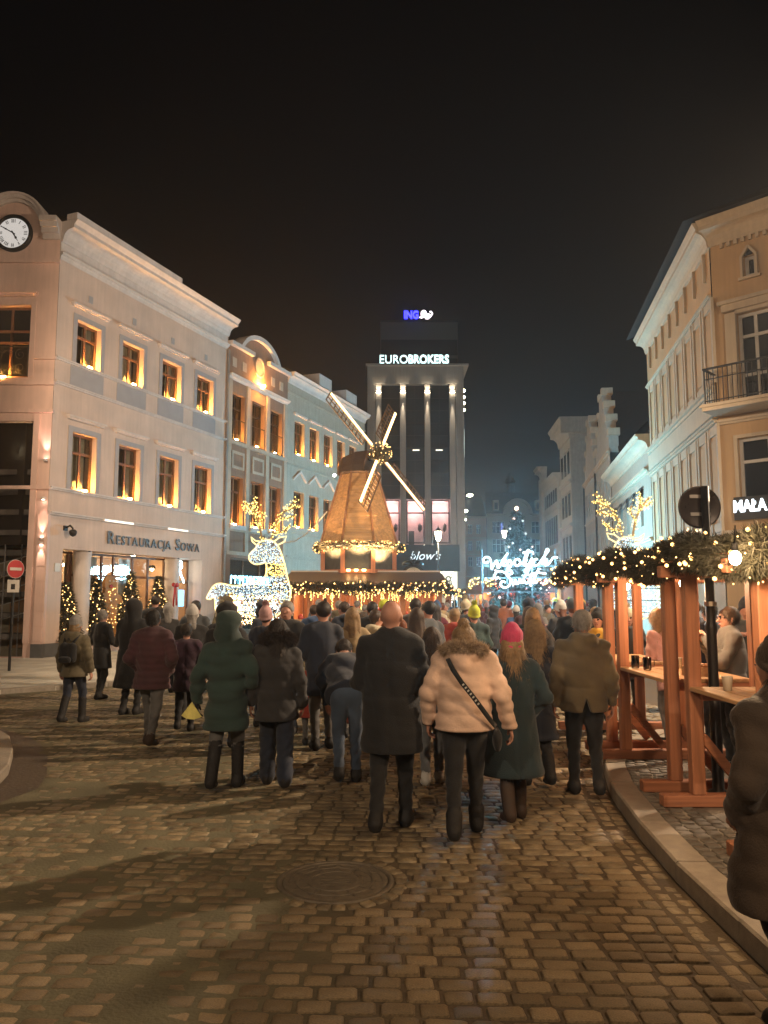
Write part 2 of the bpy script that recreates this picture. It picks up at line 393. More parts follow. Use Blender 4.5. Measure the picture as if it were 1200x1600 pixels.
for yy in np.arange(4.2, 10, .42):
    for q in range(5):
        x = kerb_x(yy)+.92+q*.62
        if slme is None: o = sl.build('slab', m_slab, pave); slme = o.data
        else: o = link('slab', slme, pave)
        o.location = (x+random.uniform(-.004,.004), yy+.2*(q % 2), .113+random.uniform(-.002,.002)); o.scale = (.605,.41,1); o.rotation_euler = (random.gauss(0,.006), random.gauss(0,.006), random.gauss(0,.008))

# --- left: rounded pavement corner with a darker gutter band, and the snowy pavement before the restaurant
isl_y = [4.6,5.2,6.0,6.8,7.2,7.63,8.2,8.6,9.05,9.45,9.88,10.35,10.9,11.4,12.5]
poly = [(left_edge(v), v) for v in isl_y]
struct(MB().prismz(poly + [(-13,12.6),(-13,4.6)], -.03, .10).build('pavement', m_pave))
isl = struct(MB().prismz([(x-.06, v) for x, v in poly] + [(x-.3, v) for x, v in reversed(poly)], -.04, .03).build('kerb', m_kerb))
for (x0, v0), (x1, v1) in zip(poly, poly[1:]):
    n = normal2((x0, v0), (x1, v1)); d = Vector((x1-x0, v1-v0)).normalized()*.004
    a, b = Vector((x0, v0))+d, Vector((x1, v1))-d; k = MB()
    k.ring([[(p.x+n.x*.005, p.y+n.y*.005, -.05), (p.x+n.x*.002, p.y+n.y*.002, .098), (p.x-n.x*.012, p.y-n.y*.012, .11), (p.x-n.x*.16, p.y-n.y*.16, .11), (p.x-n.x*.16, p.y-n.y*.16, -.05)] for p in (a, b)]).build('kerb_stone', m_kerb, isl)
m_gutter = mat('dark_gutter', (.07,.055,.04), .55, var=.4, vscale=6, bump=.6, bscale=30)
gut = struct(MB().build('gutter', m_gutter)) if False else None
gv = MB(); gp = [(left_edge(v), v) for v in isl_y]
for (x0, v0), (x1, v1) in zip(gp, gp[1:]):
    gv.quad((x0+.012, v0, .006), (x0+.40, v0, .002), (x1+.40, v1, .002), (x1+.012, v1, .006))
struct(gv.build('gutter', m_gutter))
Q = [(-13.5,11.9),(-9.2,13.8),(-7.24,14.9),(-4.9,16.8),(-3.6,19.5),(-1.5,25.2),(1,32),(3,40)]
struct(MB().prismz(Q + [(-2,44),(-6.6,31.6),(-9.85,23.1),(-13.5,22.8)], -.03, .085).build('pavement', m_snow))
lk = struct(MB().prismz([(x-.05, v+.03) for x, v in Q[:5]] + [(x-.16, v+.12) for x, v in reversed(Q[:5])], -.04, .05).build('kerb', m_kerb))
for (x0, v0), (x1, v1) in zip(Q, Q[1:5]):
    L_ = math.hypot(x1-x0, v1-v0); kN = max(1, round(L_/1.0)); n = normal2((x0, v0), (x1, v1))
    for q in range(kN):
        a = Vector((x0, v0)).lerp(Vector((x1, v1)), q/kN+.004); b = Vector((x0, v0)).lerp(Vector((x1, v1)), (q+1)/kN-.004)
        MB().ring([[(p.x+n.x*.01, p.y+n.y*.01, -.05), (p.x+n.x*.008, p.y+n.y*.008, .085), (p.x-n.x*.006, p.y-n.y*.006, .097), (p.x-n.x*.17, p.y-n.y*.17, .097), (p.x-n.x*.17, p.y-n.y*.17, -.05)] for p in (a, b)]).build('kerb_stone', m_kerb, lk)
# far street and the pavement along the right-hand houses
struct(MB().prismz([(8.6,13.2),(9.2,18),(9.9,32),(12,44),(14.2,62),(15,80),(20,80),(16,32),(16,13.2)], -.03, .09).build('pavement', m_pave))
# ================================================================== BUILDINGS
m_lilac = mat('lilac_plaster', (.62,.475,.40), .85, var=.14, vscale=.9, bump=.14, bscale=60, streak=.07)
m_pink = mat('pink_plaster', (.74,.52,.44), .85, var=.14, vscale=.9, bump=.14, bscale=60, streak=.07)
m_trim = mat('pale_trim', (.62,.55,.52), .8, var=.10, vscale=2, streak=.08)
m_grey = mat('grey_panel', (.36,.34,.35), .85, var=.08)
m_plinth = mat('dark_plinth', (.10,.10,.10), .6, var=.2, vscale=5)
m_brown = mat('brown_plaster', (.27,.165,.118), .85, var=.15, bump=.1, bscale=50, streak=.1)
m_beige = mat('beige_plaster', (.46,.375,.30), .85, var=.12, bump=.1, bscale=50, streak=.1)
m_green = mat('greygreen_plaster', (.40,.365,.305), .85, var=.12, bump=.1, bscale=50, streak=.1)
m_frame = wood('brown_window_frame', (.16,.075,.04), 'Z')
m_wframe = mat('white_window_frame', (.62,.58,.52), .5, var=.08)
m_roof = mat('dark_roof', (.045,.038,.036), .8, var=.35, vscale=4, bump=.4, bscale=18)
m_dark = mat('dark_room', (.02,.018,.016), .9)
m_room = mat('warm_room_wall', (.42,.26,.15), .85, var=.2)
m_curtain = mat('curtain_cloth', (.62,.55,.45), .9, var=.15, vscale=5)
m_black = mat('black_iron', (.022,.021,.021), .45, metal=.3, var=.2)
m_glass = glass('window_glass'); m_dglass = glass('dark_window_glass', (.30,.32,.33), .25)
m_sill = emit('amber_sill_lamp', (1,.42,.08), 1000); m_white_led = emit('white_led', (1,.93,.82), 40)

def wall_open(mb, s0, s1, z0, z1, ops, rd=.28, y=0.0):
    S = sorted({s0, s1, *[o[0] for o in ops], *[o[1] for o in ops]}); Zs = sorted({z0, z1, *[o[2] for o in ops], *[o[3] for o in ops]})
    S = [q for q in S if s0 <= q <= s1]; Zs = [q for q in Zs if z0 <= q <= z1]
    for a, b in zip(S, S[1:]):
        for c, d in zip(Zs, Zs[1:]):
            mx, mz = (a+b)/2, (c+d)/2
            if not any(o[0] < mx < o[1] and o[2] < mz < o[3] for o in ops): mb.quad((a,y,c),(b,y,c),(b,y,d),(a,y,d))
    for a, b, c, d in ops:
        mb.quad((a,y,c),(a,y,d),(a,y+rd,d),(a,y+rd,c)); mb.quad((b,y,d),(b,y,c),(b,y+rd,c),(b,y+rd,d))
        mb.quad((a,y,d),(b,y,d),(b,y+rd,d),(a,y+rd,d)); mb.quad((b,y,c),(a,y,c),(a,y+rd,c),(b,y+rd,c))
    return mb
def wavy(mb, s0, s1, z0, z1, y, n=14, amp=.035):
    pts = [(s0+(s1-s0)*i/n, y+amp*math.sin(i*2.4+s0*7)) for i in range(n+1)]
    for (a, ya), (b, yb) in zip(pts, pts[1:]): mb.quad((a,ya,z0),(b,yb,z0),(b,yb,z1),(a,ya,z1))
    return mb
def window(par, s0, s1, z0, z1, y, fm, vs=(.5,), hs=(.66,), fw=.07, lamp=None, curtain=None, gl=None, name='window'):
    b = MB(); y1 = y+.06
    b.box(s0,s1,y,y1,z0,z0+fw); b.box(s0,s1,y,y1,z1-fw,z1); b.box(s0,s0+fw,y,y1,z0+fw,z1-fw); b.box(s1-fw,s1,y,y1,z0+fw,z1-fw)
    zc = [z0+fw]+[z0+(z1-z0)*h for h in hs]+[z1-fw]
    for h in hs: q = z0+(z1-z0)*h; b.box(s0+fw,s1-fw,y-.012,y1,q-fw*.5,q+fw*.5)
    for v in vs:
        q = s0+(s1-s0)*v
        for i in range(len(zc)-1): b.box(q-fw*.5,q+fw*.5,y+.003,y1,zc[i]+(fw*.5 if i else 0),zc[i+1]-(fw*.5 if i < len(zc)-2 else 0))
    w = b.build(name, fm, par)
    xs_ = [s0+fw]+[s0+(s1-s0)*v for v in vs]+[s1-fw]
    for i in range(len(xs_)-1):
        for j in range(len(zc)-1):
            MB().quad((xs_[i]+(fw*.5 if i else 0),y+.035,zc[j]+(fw*.5 if j else 0)),(xs_[i+1]-(fw*.5 if i < len(xs_)-2 else 0),y+.035,zc[j]+(fw*.5 if j else 0)),(xs_[i+1]-(fw*.5 if i < len(xs_)-2 else 0),y+.035,zc[j+1]-(fw*.5 if j < len(zc)-2 else 0)),(xs_[i]+(fw*.5 if i else 0),y+.035,zc[j+1]-(fw*.5 if j < len(zc)-2 else 0))).build('pane', gl or m_glass, w)
    if curtain:
        c = MB()
        for a, bb in curtain: wavy(c, s0+(s1-s0)*a, s0+(s1-s0)*bb, z0+.02, z1-.02, y+.22)
        c.build('curtain', m_curtain, w, True)
    if lamp is not None:
        q = s0+(s1-s0)*lamp; MB().box(q-.07,q+.07,y-.17,y-.12,z0+.012,z0+.05).build('sill_lamp', m_sill, w)
    return w
def mould(mb, s0, s1, z, h=.12, p=.1, e=.0):
    """stepped moulding along s, proud of the wall"""
    mb.box(s0-e,s1+e,-p*.55,0.002,z,z+h*.5); mb.box(s0-e,s1+e,-p,0.002,z+h*.5,z+h); return mb
def cornice(mb, s0, s1, z, h, p, e=0, steps=4, back=.0):
    """moulded eaves profile: fillet, cove, fascia, cyma"""
    pr = [(.10,0),(.14,.10)]+[(.16+.56*(1-math.cos(t)), .12+.46*math.sin(t)) for t in np.linspace(0,math.pi/2,6)]+[(.80,.60),(.80,.76),(.86,.80),(.93,.88),(1.0,.97),(1.0,1.0)]
    A = [(s0-e*q,-p*q,z+h*w) for q, w in pr]; B = [(s1+e*q,-p*q,z+h*w) for q, w in pr]
    A = [(s0,.002+back,z)]+A+[(s0-e,.002+back,z+h)]; B = [(s1,.002+back,z)]+B+[(s1+e,.002+back,z+h)]
    mb.ring([A,B]); return mb

# ------------------------------------------------------------ restaurant corner house
LA = math.atan2(.9321,.3621)
rest = empty('corner_house', (-9.85,23.17,0), LA)
tag(rest, 'pale lilac three-storey corner house with a clock gable and a restaurant below', 'building')
WS = [(.48,1.55),(2.6,3.7),(4.76,5.9),(6.92,8.05)]
S0, S1 = -.35, 9.05
up = [(a,b,9.15,10.55) for a, b in WS]; lo = [(a,b,5.15,6.95) for a, b in WS]; gf = [(.31,7.6,.42,3.3)]
wall_open(MB(), S0, S1, .0, 12.2, up+lo, .3).v
b = MB(); wall_open(b, S0, S1, 3.3, 12.25, up+lo, .3)
wall_open(b, S0, S1, 0, 3.3, [(.31,7.6,.3,3.2999)], .7)
b.quad((S1,0,0),(S1,9,0),(S1,9,12.2),(S1,0,12.2))
b.build('wall', m_lilac, rest)
MB().box(S0+.05,S1,1.05,8,3.4,12.9).build('interior', m_dark, rest)
b = MB(); cornice(b, S0, S1, 12.2, .22, .12); b.box(S0,S1,-.02,.3,12.42,12.75); cornice(b, S0, S1, 12.75, .65, .62, 0, 5, .3); b.build('cornice', m_trim, rest)
MB().prism([(S0,0),(S1,0),(S1,.0),(S0,0)],0,1) if False else None
r_ = MB(); r_.add([(S0,-.55,13.41),(5.0,-.55,13.41),(5.0,3.4,14.6),(S0,3.4,14.6)],[[0,1,2,3]]); r_.add([(5.0,-.5,13.41),(S1,-.5,13.41),(S1,3.4,14.3),(5,3.4,14.3)],[[0,1,2,3]]); r_.build('roof', m_roof, rest)
MB().box(S0,5.0,-.6,-.2,13.41,13.6).build('parapet', m_trim, rest)
b = MB(); mould(b,S0,S1,4.28,.1,.16); mould(b,S0,S1,5.03,.1,.1); mould(b,S0,S1,8.28,.09,.1); mould(b,S0,S1,9.03,.09,.1); b.build('string_course', m_trim, rest)
for a, bb in WS:
    MB().box(a-.2,bb+.2,-.012,.001,8.38,9.02).build('panel', m_grey, rest)
for rowz in ((9.15,10.55,1),(5.15,6.95,0)):
    for i, (a, bb) in enumerate(WS):
        z0, z1, t = rowz; k = MB(); k.box(a-.17,a,-.03,.001,z0-.03,z1+.17); k.box(bb,bb+.17,-.03,.001,z0-.03,z1+.17); k.box(a,bb,-.03,.001,z1,z1+.17)
        k.build('architrave', m_grey, rest)
        k = MB(); k.box(a-.26,bb+.26,-.10,.001,z1+.36,z1+.42); k.box(a-.3,bb+.3,-.15,.001,z1+.42,z1+.48); k.build('hood_mould', m_trim, rest)
        if t: MB().box((a+bb)/2-.09,(a+bb)/2+.09,-.02,.001,z1+.72,z1+.95).build('vent', m_grey, rest)
        window(rest, a, bb, z0, z1, .17, m_frame, (.5,), (.66,), .075, lamp=.62, curtain=[(.05,.35),(.62,.95)] if (i+t) % 2 else [(.1,.9)])
# ground floor: columns, glazing, fascia
for c in (1.52, 6.17): MB().lathe([(.30,.085),(.30,.2),(.27,.24),(.265,3.1),(.28,3.2),(.28,3.3)], 20, (c,.34,0)).build('column', m_trim, rest, True)
for q0, q1 in ((S0-.02,.31),(7.6,S1)): MB().box(q0,q1,-.03,.2,.085,.48).build('plinth', m_plinth, rest)
MB().box(.31,7.6,.5,.72,.085,.42).build('stall_riser', m_plinth, rest)
window(rest, .36,1.26,.45,3.28,.62,m_frame,(),(.64,),.07,name='shop_window')
window(rest, 1.30,6.1,.45,3.28,.62,m_frame,(.13,.30,.42,.62,.80),(.74,),.075,name='shop_window')
window(rest, 6.2,7.58,.45,3.28,.62,m_frame,(.5,),(.70,),.07,name='shop_window')
b = MB(); b.quad((.2,3.6,.3),(7.8,3.6,.3),(7.8,3.6,3.35),(.2,3.6,3.35)); b.quad((.2,.72,.3),(.2,3.6,.3),(.2,3.6,3.35),(.2,.72,3.35)); b.quad((7.8,3.6,.3),(7.8,.72,.3),(7.8,.72,3.35),(7.8,3.6,3.35)); b.quad((.2,.72,3.34),(7.8,.72,3.34),(7.8,3.6,3.34),(.2,3.6,3.34)); b.quad((.2,.72,.31),(.2,3.6,.31),(7.8,3.6,.31),(7.8,.72,.31))
b.build('dining_room', m_room, rest)
b = MB(); wavy(b,1.5,3.0,.6,3.2,1.1,30,.06); wavy(b,4.2,4.9,.6,3.2,1.2,14,.06); wavy(b,.9,1.2,.5,3.2,1.0,6,.04); b.build('drapes', m_curtain, rest, True)
for k, (q, yy) in enumerate(((2.4,1.9),(5.0,2.0),(.8,1.8),(7.0,1.9))):
    l_ = MB().lathe([(.02,0),(.1,-.02),(.15,-.12),(.15,-.14)], 10, (q,yy,3.1)).build('pendant_lamp', m_black, rest); MB().ball((q,yy,2.93),.07,1).build('bulb', emit('room_bulb',(1,.72,.42),60), l_, True)
    point('pendant_light', (q,yy,2.75), (1,.70,.40), 85 if k < 2 else 34, .12, rest)
for q in (1.52, 3.7, 6.17):
    d_ = MB().lathe([(.09,0),(.09,-.03),(.075,-.035)], 12, (q,.14,3.298)).build('downlight', m_black, rest); MB().lathe([(.07,-.036),(.001,-.037)], 10, (q,.14,3.298), False).build('lens', emit('downlight_lens',(1,.86,.66),60), d_)
    spot('downlight_beam', (q,.10,3.24), (0,.12,-1), (1,.84,.62), 60, 70, .8, .05, rest)
for q0, q1 in ((1.9,3.3),(5.2,6.4)): MB().box(q0,q1,-.17,-.155,4.285,4.345).build('light_streak', emit('streak_glow',(1,.88,.7),1.1), rest)  # glowing strips imitate the streaks of light on the moulding
sg_ = empty('restaurant_lettering', (0,0,0), 0); sg_.location = rest.matrix_world @ Vector((0,0,0)); sg_.rotation_euler = (0,0,LA); sg_.location = (-9.85,23.17,0)
tag(sg_, 'dark raised letters RESTAURACJA SOWA on the pale restaurant fascia', 'sign')
m_letter = mat('bronze_letters', (.11,.10,.095), .5, metal=.3)
x_ = 2.16
for ch, big in [('R',1)]+[(c,0) for c in 'ESTAURACJA']+[(' ',0),('S',1)]+[(c,0) for c in 'OWA']:
    if ch == ' ': x_ += .22; continue
    sz = .60 if big else .43
    o = text_obj('letter', ch, sz, m_letter, sg_, (x_,-.05,3.58), depth=.018, bold=.004)
    wd = max(v.co.x for v in o.data.vertices); x_ += wd + .055
cam_w = empty('wall_camera', (-9.85,23.17,0), LA); tag(cam_w, 'small dark security camera on a curved arm at the restaurant corner', 'camera')
MB().box(.28,.42,-.06,0,3.85,4.0).build('mount', m_black, cam_w); MB().tube([(.35,-.03,3.93),(.36,-.2,4.0),(.38,-.3,3.9)],.03).build('arm', m_black, cam_w, True); MB().lathe([(.05,.1),(.11,.06),(.12,0),(.09,-.08),(.02,-.12)],12,(.38,-.3,3.78)).build('dome', m_black, cam_w, True)
hp = MB().box(.0,.22,-.025,-.002,2.6,2.85).build('house_plate', m_wframe); hp.location = (-9.85,23.17,0); hp.rotation_euler = (0,0,LA); tag(hp, 'small white number plate on the restaurant corner pier', 'plate')
MB().box(9.0,9.1,-.1,-.02,0,12.2).build('drainpipe', mat('pipe',(.3,.28,.27),.5,.4), rest)

# chamfered clock front of the same house (faces the camera)
CX0, CX1, CY = -12.85, -9.985, 22.84
inv = rest.matrix_basis.inverted() if False else (Matrix.Translation(rest.location) @ Matrix.Rotation(LA,4,'Z')).inverted()
def cl(b): b.M = inv @ Matrix.Translation((0,CY,0)); return b
b = cl(MB()); wall_open(b, CX0, CX1, 0, 13.05, [(-12.07,-10.77,8.45,10.7),(-12.32,-10.52,.1,7.1)], .28); b.build('wall', m_pink, rest)
arc = [(-11.42+.86*math.cos(t), 13.2+.86*math.sin(t)) for t in np.linspace(0, math.pi, 17)]
b = cl(MB()); b.prism([(-10.56,12.9)]+arc+[(-12.28,12.9)], -.02, .5); b.build('gable', m_pink, rest)
b = cl(MB())
for r0, r1, p in ((.80,.90,.10),(.90,1.0,.2),(1.0,1.06,.26)):
    A = [(-11.42+r0*math.cos(t), 13.2+r0*math.sin(t)) for t in np.linspace(.12, math.pi-.12, 19)]; B = [(-11.42+r1*math.cos(t), 13.2+r1*math.sin(t)) for t in np.linspace(.12, math.pi-.12, 19)]
    for i in range(18): b.prism([A[i],B[i],B[i+1],A[i+1]][::1], -p, .5)
for sg, x0, x1 in ((1,-9.98,-10.5),(-1,-12.85,-12.34)):
    for k in range(4): b.box(min(x0,x1)-(.0),max(x0,x1),-.12-.1*k,.4,12.8+.15*k,12.95+.15*k)
b.build('gable_cornice', m_trim, rest)
b = cl(MB())
for z, h, p in ((12.05,.1,.1),(9.0,.09,.08),(8.2,.1,.1),(7.35,.1,.1),(5.03,.1,.1)):
    for x0, x1 in (((-10.6 if z == 9.0 else CX0), CX1+.05),): b.box(x0,x1,-p,.001,z,z+h)
b.box(-12.2,-10.64,-.1,.001,10.98,11.06); b.box(-12.25,-10.59,-.15,.001,11.06,11.12); b.box(-11.52,-11.32,-.02,.001,11.35,11.55)
b.box(-10.77,-10.62,-.03,.001,8.45,10.86); b.box(-12.22,-12.07,-.03,.001,8.45,10.86); b.box(-12.07,-10.77,-.03,.001,10.7,10.86)
b.box(-10.52,-10.34,-.04,.001,.5,7.3); b.box(-12.5,-12.32,-.04,.001,.5,7.3)
b.build('trim', m_pink, rest)
ck = empty('wall_clock', (-11.42, CY-.06, 12.98)); tag(ck, 'round white wall clock with black rim and Roman numerals in the gable', 'clock')
def disc(mb, r, y, n=40, cx=0, cz=0): return mb.add([(cx+r*math.cos(2*math.pi*i/n), y, cz+r*math.sin(2*math.pi*i/n)) for i in range(n)], [list(range(n))])
m_clock = emit('lit_clock_face', (1,.92,.84), .30)
b = MB(); n = 40
b.ring([[(r*math.cos(2*math.pi*i/n), y, r*math.sin(2*math.pi*i/n)) for i in range(n)] for r, y in ((.58,.05),(.60,-.06),(.56,-.10),(.50,-.09),(.48,-.03))], False); b.build('rim', m_black, ck, True)
disc(MB(), .49, -.035).build('dial', m_clock, ck)
b = MB()
ROM = ['XII','I','II','III','IV','V','VI','VII','VIII','IX','X','XI']
for k, tx in enumerate(ROM):
    a = math.pi/2 - k*math.pi/6; M_ = Matrix.Translation((.39*math.cos(a), -.045, .39*math.sin(a))) @ Matrix.Rotation(a-math.pi/2, 4, Vector((0,-1,0))); b.M = M_
    x = -.028*(len(tx)-1)/1
    x = -.024*(len(tx)-1)
    for c in tx:
        if c == 'I': b.box(x-.008,x+.008,-.004,.004,-.055,.055)
        elif c == 'V': b.bar((x-.02,0,.055),(x,0,-.055),.014,.008,(0,1,0)); b.bar((x+.02,0,.055),(x,0,-.055),.01,.008,(0,1,0))
        else: b.bar((x-.02,0,.055),(x+.02,0,-.055),.014,.008,(0,1,0)); b.bar((x+.02,0,.055),(x-.02,0,-.055),.01,.008,(0,1,0))
        x += .048
b.M = None; b.build('numeral_ring', m_black, ck, kind='stuff')
def hand(ang, L, w, nm):
    b = MB(); d = Vector((math.cos(ang),0,math.sin(ang))); b.bar(-d*.08+Vector((0,-.055,0)), d*L*.72+Vector((0,-.055,0)), w, .008, (0,1,0)); b.ball(d*L*.6+Vector((0,-.055,0)),(w*1.1,.006,w*1.1),1); b.bar(d*L*.7+Vector((0,-.055,0)), d*L+Vector((0,-.055,0)), w*.5,.008,(0,1,0)); b.build(nm, m_black, ck)
hand(R(150), .44, .03, 'minute_hand'); hand(R(-58), .30, .04, 'hour_hand')
wcl = window(rest, 0,1.30,0,2.25,0, m_frame, (.5,), (.66,.5), .07, lamp=.4)
wcl.matrix_parent_inverse = inv; wcl.location = (-12.07,CY+.16,8.45)
b = cl(MB()); b.quad((-12.6,1.2,0),(-10.3,1.2,0),(-10.3,1.2,8),(-12.6,1.2,8)); b.quad((-12.6,1.0,8.3),(-10.3,1.0,8.3),(-10.3,1.0,10.9),(-12.6,1.0,10.9)); b.build('stair_hall', mat('hall_wall',(.34,.30,.22),.85,var=.2), rest)
b = cl(MB())
for k in range(9):
    z = .6+k*.62
    b.box(-12.3,-10.54,.3+.03*k,1.15,z,z+.16)
b.build('stair_flight', mat('stair_concrete',(.12,.11,.10),.8,var=.25), rest)
b = cl(MB())
for k in range(5): b.tube([(-12.3,.22,.9+k*.42),(-10.55,.22,1.4+k*.42)],.018)
for q in (-12,-11.3,-10.8): b.tube([(q,.24,.1),(q,.24,3.4)],.02)
b.build('handrail', mat('steel_rail',(.5,.5,.5),.3,.9), rest)
pl_ = MB(); pl_.M = inv; pl_.ball((-11.42,CY+.75,6.6),.07,1); pl_.build('hall_lamp', emit('hall_bulb',(1,.78,.45),25), rest)
point('hall_light', inv @ Vector((-11.2,CY+.6,6.3)), (1,.78,.46), 60, .1, rest)
point('hall_light', inv @ Vector((-11.4,CY+.7,9.4)), (1,.6,.28), 22, .1, rest)
# wrought-iron balconette
bal = empty('balcony_railing', (-11.42,CY-.10,8.45)); tag(bal, 'black wrought-iron scrolled railing before the window under the clock', 'railing')
b = MB(); b.bar((-.65,0,.93),(.65,0,.93),.03); b.bar((-.65,0,.04),(.65,0,.04),.03); b.bar((-.65,0,0),(-.65,0,.95),.03,.03,(0,1,0)); b.bar((.65,0,0),(.65,0,.95),.03,.03,(0,1,0)); b.build('rail_frame', m_black, bal)
b = MB()
def scroll(cx, cz, r, s, t0, turns=1.4):
    pts = []
    for i in range(22):
        u = i/21; a = t0+s*u*turns*2*math.pi; q = r*(1-.75*u); pts.append((cx+q*math.cos(a),0,cz+q*math.sin(a)))
    b.tube(pts,.011,5)
b.tube([(.16*math.cos(t),0,.5+.3*math.sin(t)) for t in np.linspace(0,2*math.pi,20)],.012,5)
for s_ in (-1,1):
    scroll(s_*.42,.68,.17,s_,math.pi/2); scroll(s_*.42,.26,.17,-s_,-math.pi/2); scroll(s_*.14,.18,.1,s_,0); scroll(s_*.14,.8,.09,-s_,0)
b.build('scrollwork', m_black, bal, True)
# corner pier with groove blocks and up/down wall lamps
b = cl(MB()); b.box(-10.24,-9.93,-.06,.25,.48,4.28)
b.build('corner_pier', m_pink, rest)
for k in range(6): cl(MB()).box(-10.21,-9.96,-.075,-.058,.55+.44*k,.55+.44*k+.40).build('pier_block', m_pink, rest)
cl(MB()).box(-10.26,-9.91,-.09,.2,.0,.48).build('plinth', m_plinth, rest)
for z, up_, e_ in ((5.9,1,46),(4.75,0,9),(3.55,1,26),(3.42,0,24)):
    wl_ = empty('wall_lamp', (-10.09,CY-.09,z)); tag(wl_, {5.9:'small wall lamp washing pink light up the corner pilaster',4.75:'small wall lamp on the ledge below the tall light streak',3.55:'upward wall lamp under the fascia at the corner pier',3.42:'downward wall lamp above the grooved corner pier'}[z], 'lamp', 'lamps on the corner pier')
    MB().lathe([(.05,-.04),(.06,-.035),(.06,.03),(.05,.035)],12).build('housing', m_trim, wl_, True)
    MB().lathe([(.045,(.037 if up_ else -.043)),(.001,(.038 if up_ else -.044))],10,cap=False).build('lens', emit('pier_lens',(1,.62,.5),18), wl_)
    spot('beam', (0,-.06,.06 if up_ else -.06), (0,.14,1 if up_ else -1), (1,.55,.45) if z > 4.5 else (1,.68,.5), e_, 50, .8, .03, wl_)

# ------------------------------------------------------------ brown gabled house
bh = empty('gabled_house', (-9.85,23.17,0), LA); tag(bh, 'narrow brown house with a round medallion under a curved gable', 'building')
A0, A1 = 9.12, 14.3
b = MB(); ops = [(9.45,10.5,8.5,10.5),(11.12,12.2,8.5,10.5),(12.75,13.85,8.5,10.5),(9.45,10.5,4.88,6.92),(11.12,12.2,4.88,6.92),(12.72,13.8,4.88,6.92),(9.6,13.9,.1,3.5)]
wall_open(b, A0, A1, 0, 11.05, ops, .3); b.build('wall', m_brown, bh)
MB().box(A0,A1,1.1,8,.1,12.3).build('interior', m_dark, bh)
MB().box(A0,A1,-.03,.4,11.2,12.45).build('attic', m_brown, bh)
arc = [(11.6+1.75*math.cos(t), 12.05+1.28*math.sin(t)) for t in np.linspace(.35, math.pi-.35, 17)]
MB().prism([(13.2,12.46)]+arc+[(10.0,12.46)], -.02, .38).build('gable', m_brown, bh)
b = MB(); P0 = [(11.6+1.72*math.cos(t), 12.05+1.25*math.sin(t)) for t in np.linspace(.33, math.pi-.33, 19)]; P1 = [(11.6+1.86*math.cos(t), 12.1+1.40*math.sin(t)) for t in np.linspace(.33, math.pi-.33, 19)]
for i in range(18): b.prism([P0[i],P1[i],P1[i+1],P0[i+1]], -.2, .4)
b.box(A0,10.95,-.22,.4,12.45,12.62); b.box(12.3,A1,-.22,.4,12.45,12.62); cornice(b,A0,A1,11.02,.2,.22); b.build('coping', m_trim, bh)
for q, z in ((9.55,11.8),(10.35,11.8),(12.85,11.8),(13.65,11.8)): MB().box(q-.16,q+.16,-.05,-.028,z-.2,z+.2).build('attic_square', m_beige, bh)
o = MB(); o.ring([[(11.6+r*math.cos(2*math.pi*i/28), y, 12.12+r*1.15*math.sin(2*math.pi*i/28)) for i in range(28)] for r, y in ((.40,-.03),(.40,-.09),(.34,-.09),(.33,-.05))], False); disc(o,.34,-.05,28,11.6,12.12); o.build('medallion', m_beige, bh)
l_ = MB().box(11.55,11.7,-.3,-.2,11.24,11.30).build('medallion_lamp', m_sill, bh); spot('medallion_beam', (11.62,-.28,11.34), (0,.25,1), AMBER, 30, 60, .7, .04, bh)
b = MB()
for q in (A0+.02,10.62,12.3,13.98): b.box(q,q+.28,-.06,.001,3.75,11.02)
b.box(A0,A1,-.10,.001,8.26,8.42); b.box(A0,A1,-.12,.001,3.6,3.75); b.box(A0,A1,-.08,.001,4.6,4.7); b.build('pilaster_trim', m_beige, bh)
for q in (9.5,11.16,12.78):
    k = MB(); z0, z1 = 7.25, 8.0; k.box(q,q+.98,-.05,.001,z0,z0+.12); k.box(q,q+.98,-.05,.001,z1-.12,z1); k.box(q,q+.12,-.05,.001,z0+.12,z1-.12); k.box(q+.86,q+.98,-.05,.001,z0+.12,z1-.12); k.build('panel_frame', m_beige, bh)
for i, (a, bb, z0, z1) in enumerate(ops[:6]):
    window(bh, a, bb, z0, z1, .2, m_frame if i > 2 else m_black, (.5,), (.7,), .07, lamp=.5, gl=m_dglass if i < 3 else m_glass, curtain=None if i < 3 else [(.1,.9)])
    if i < 3:
        k = MB()
        for q in np.linspace(a+.04,bb-.04,11): k.tube([(q,-.02,z0+.02),(q,-.02,z0+.85)],.011,4)
        k.bar((a,-.02,z0+.86),(bb,-.02,z0+.86),.03); k.build('balustrade', m_black, bh)
    else: MB().box(a-.1,bb+.1,-.14,.001,z0-.2,z0-.02).build('sill', m_trim, bh)
MB().box(A0,A1,2.6,2.7,.1,3.6).build('shop_back', m_room, bh)
window(bh, 9.6,13.9,.1,3.5,.25,m_frame,(.33,.66),(.55,),.08,name='shop_window')
point('shop_light',(11.7,1.3,2.9),(1,.6,.3),16,.15,bh)
b = MB(); rr = random.Random(5); x = 9.95
while x < 13.2:
    w = rr.uniform(.16,.26); pts = [(x,0,0),(x+.02,0,.34),(x+w,0,.3*rr.random()),(x+w,0,.34)]; b.tube([(p[0],.16,2.42+p[2]) for p in pts],.018,5)
    if rr.random() < .6: b.tube([(x,.16,2.42),(x+w,.16,2.42)],.018,5)
    x += w+.1
ne = b.build('neon_sign', emit('cyan_neon',(.25,.75,1),7)); ne.location = (-9.85,23.17,0); ne.rotation_euler = (0,0,LA); tag(ne, 'glowing blue neon sign in the shop window behind the lit deer', 'sign')
b = MB(); b.box(9.65,13.85,.12,.2,2.0,2.3); b.build('awning_board', mat('shop_board',(.08,.09,.11),.5), bh)
b = MB()
for k in range(260): b.ball((rr.uniform(9.7,13.8),.14+rr.uniform(0,.05),rr.uniform(.7,1.95)),.018,0)
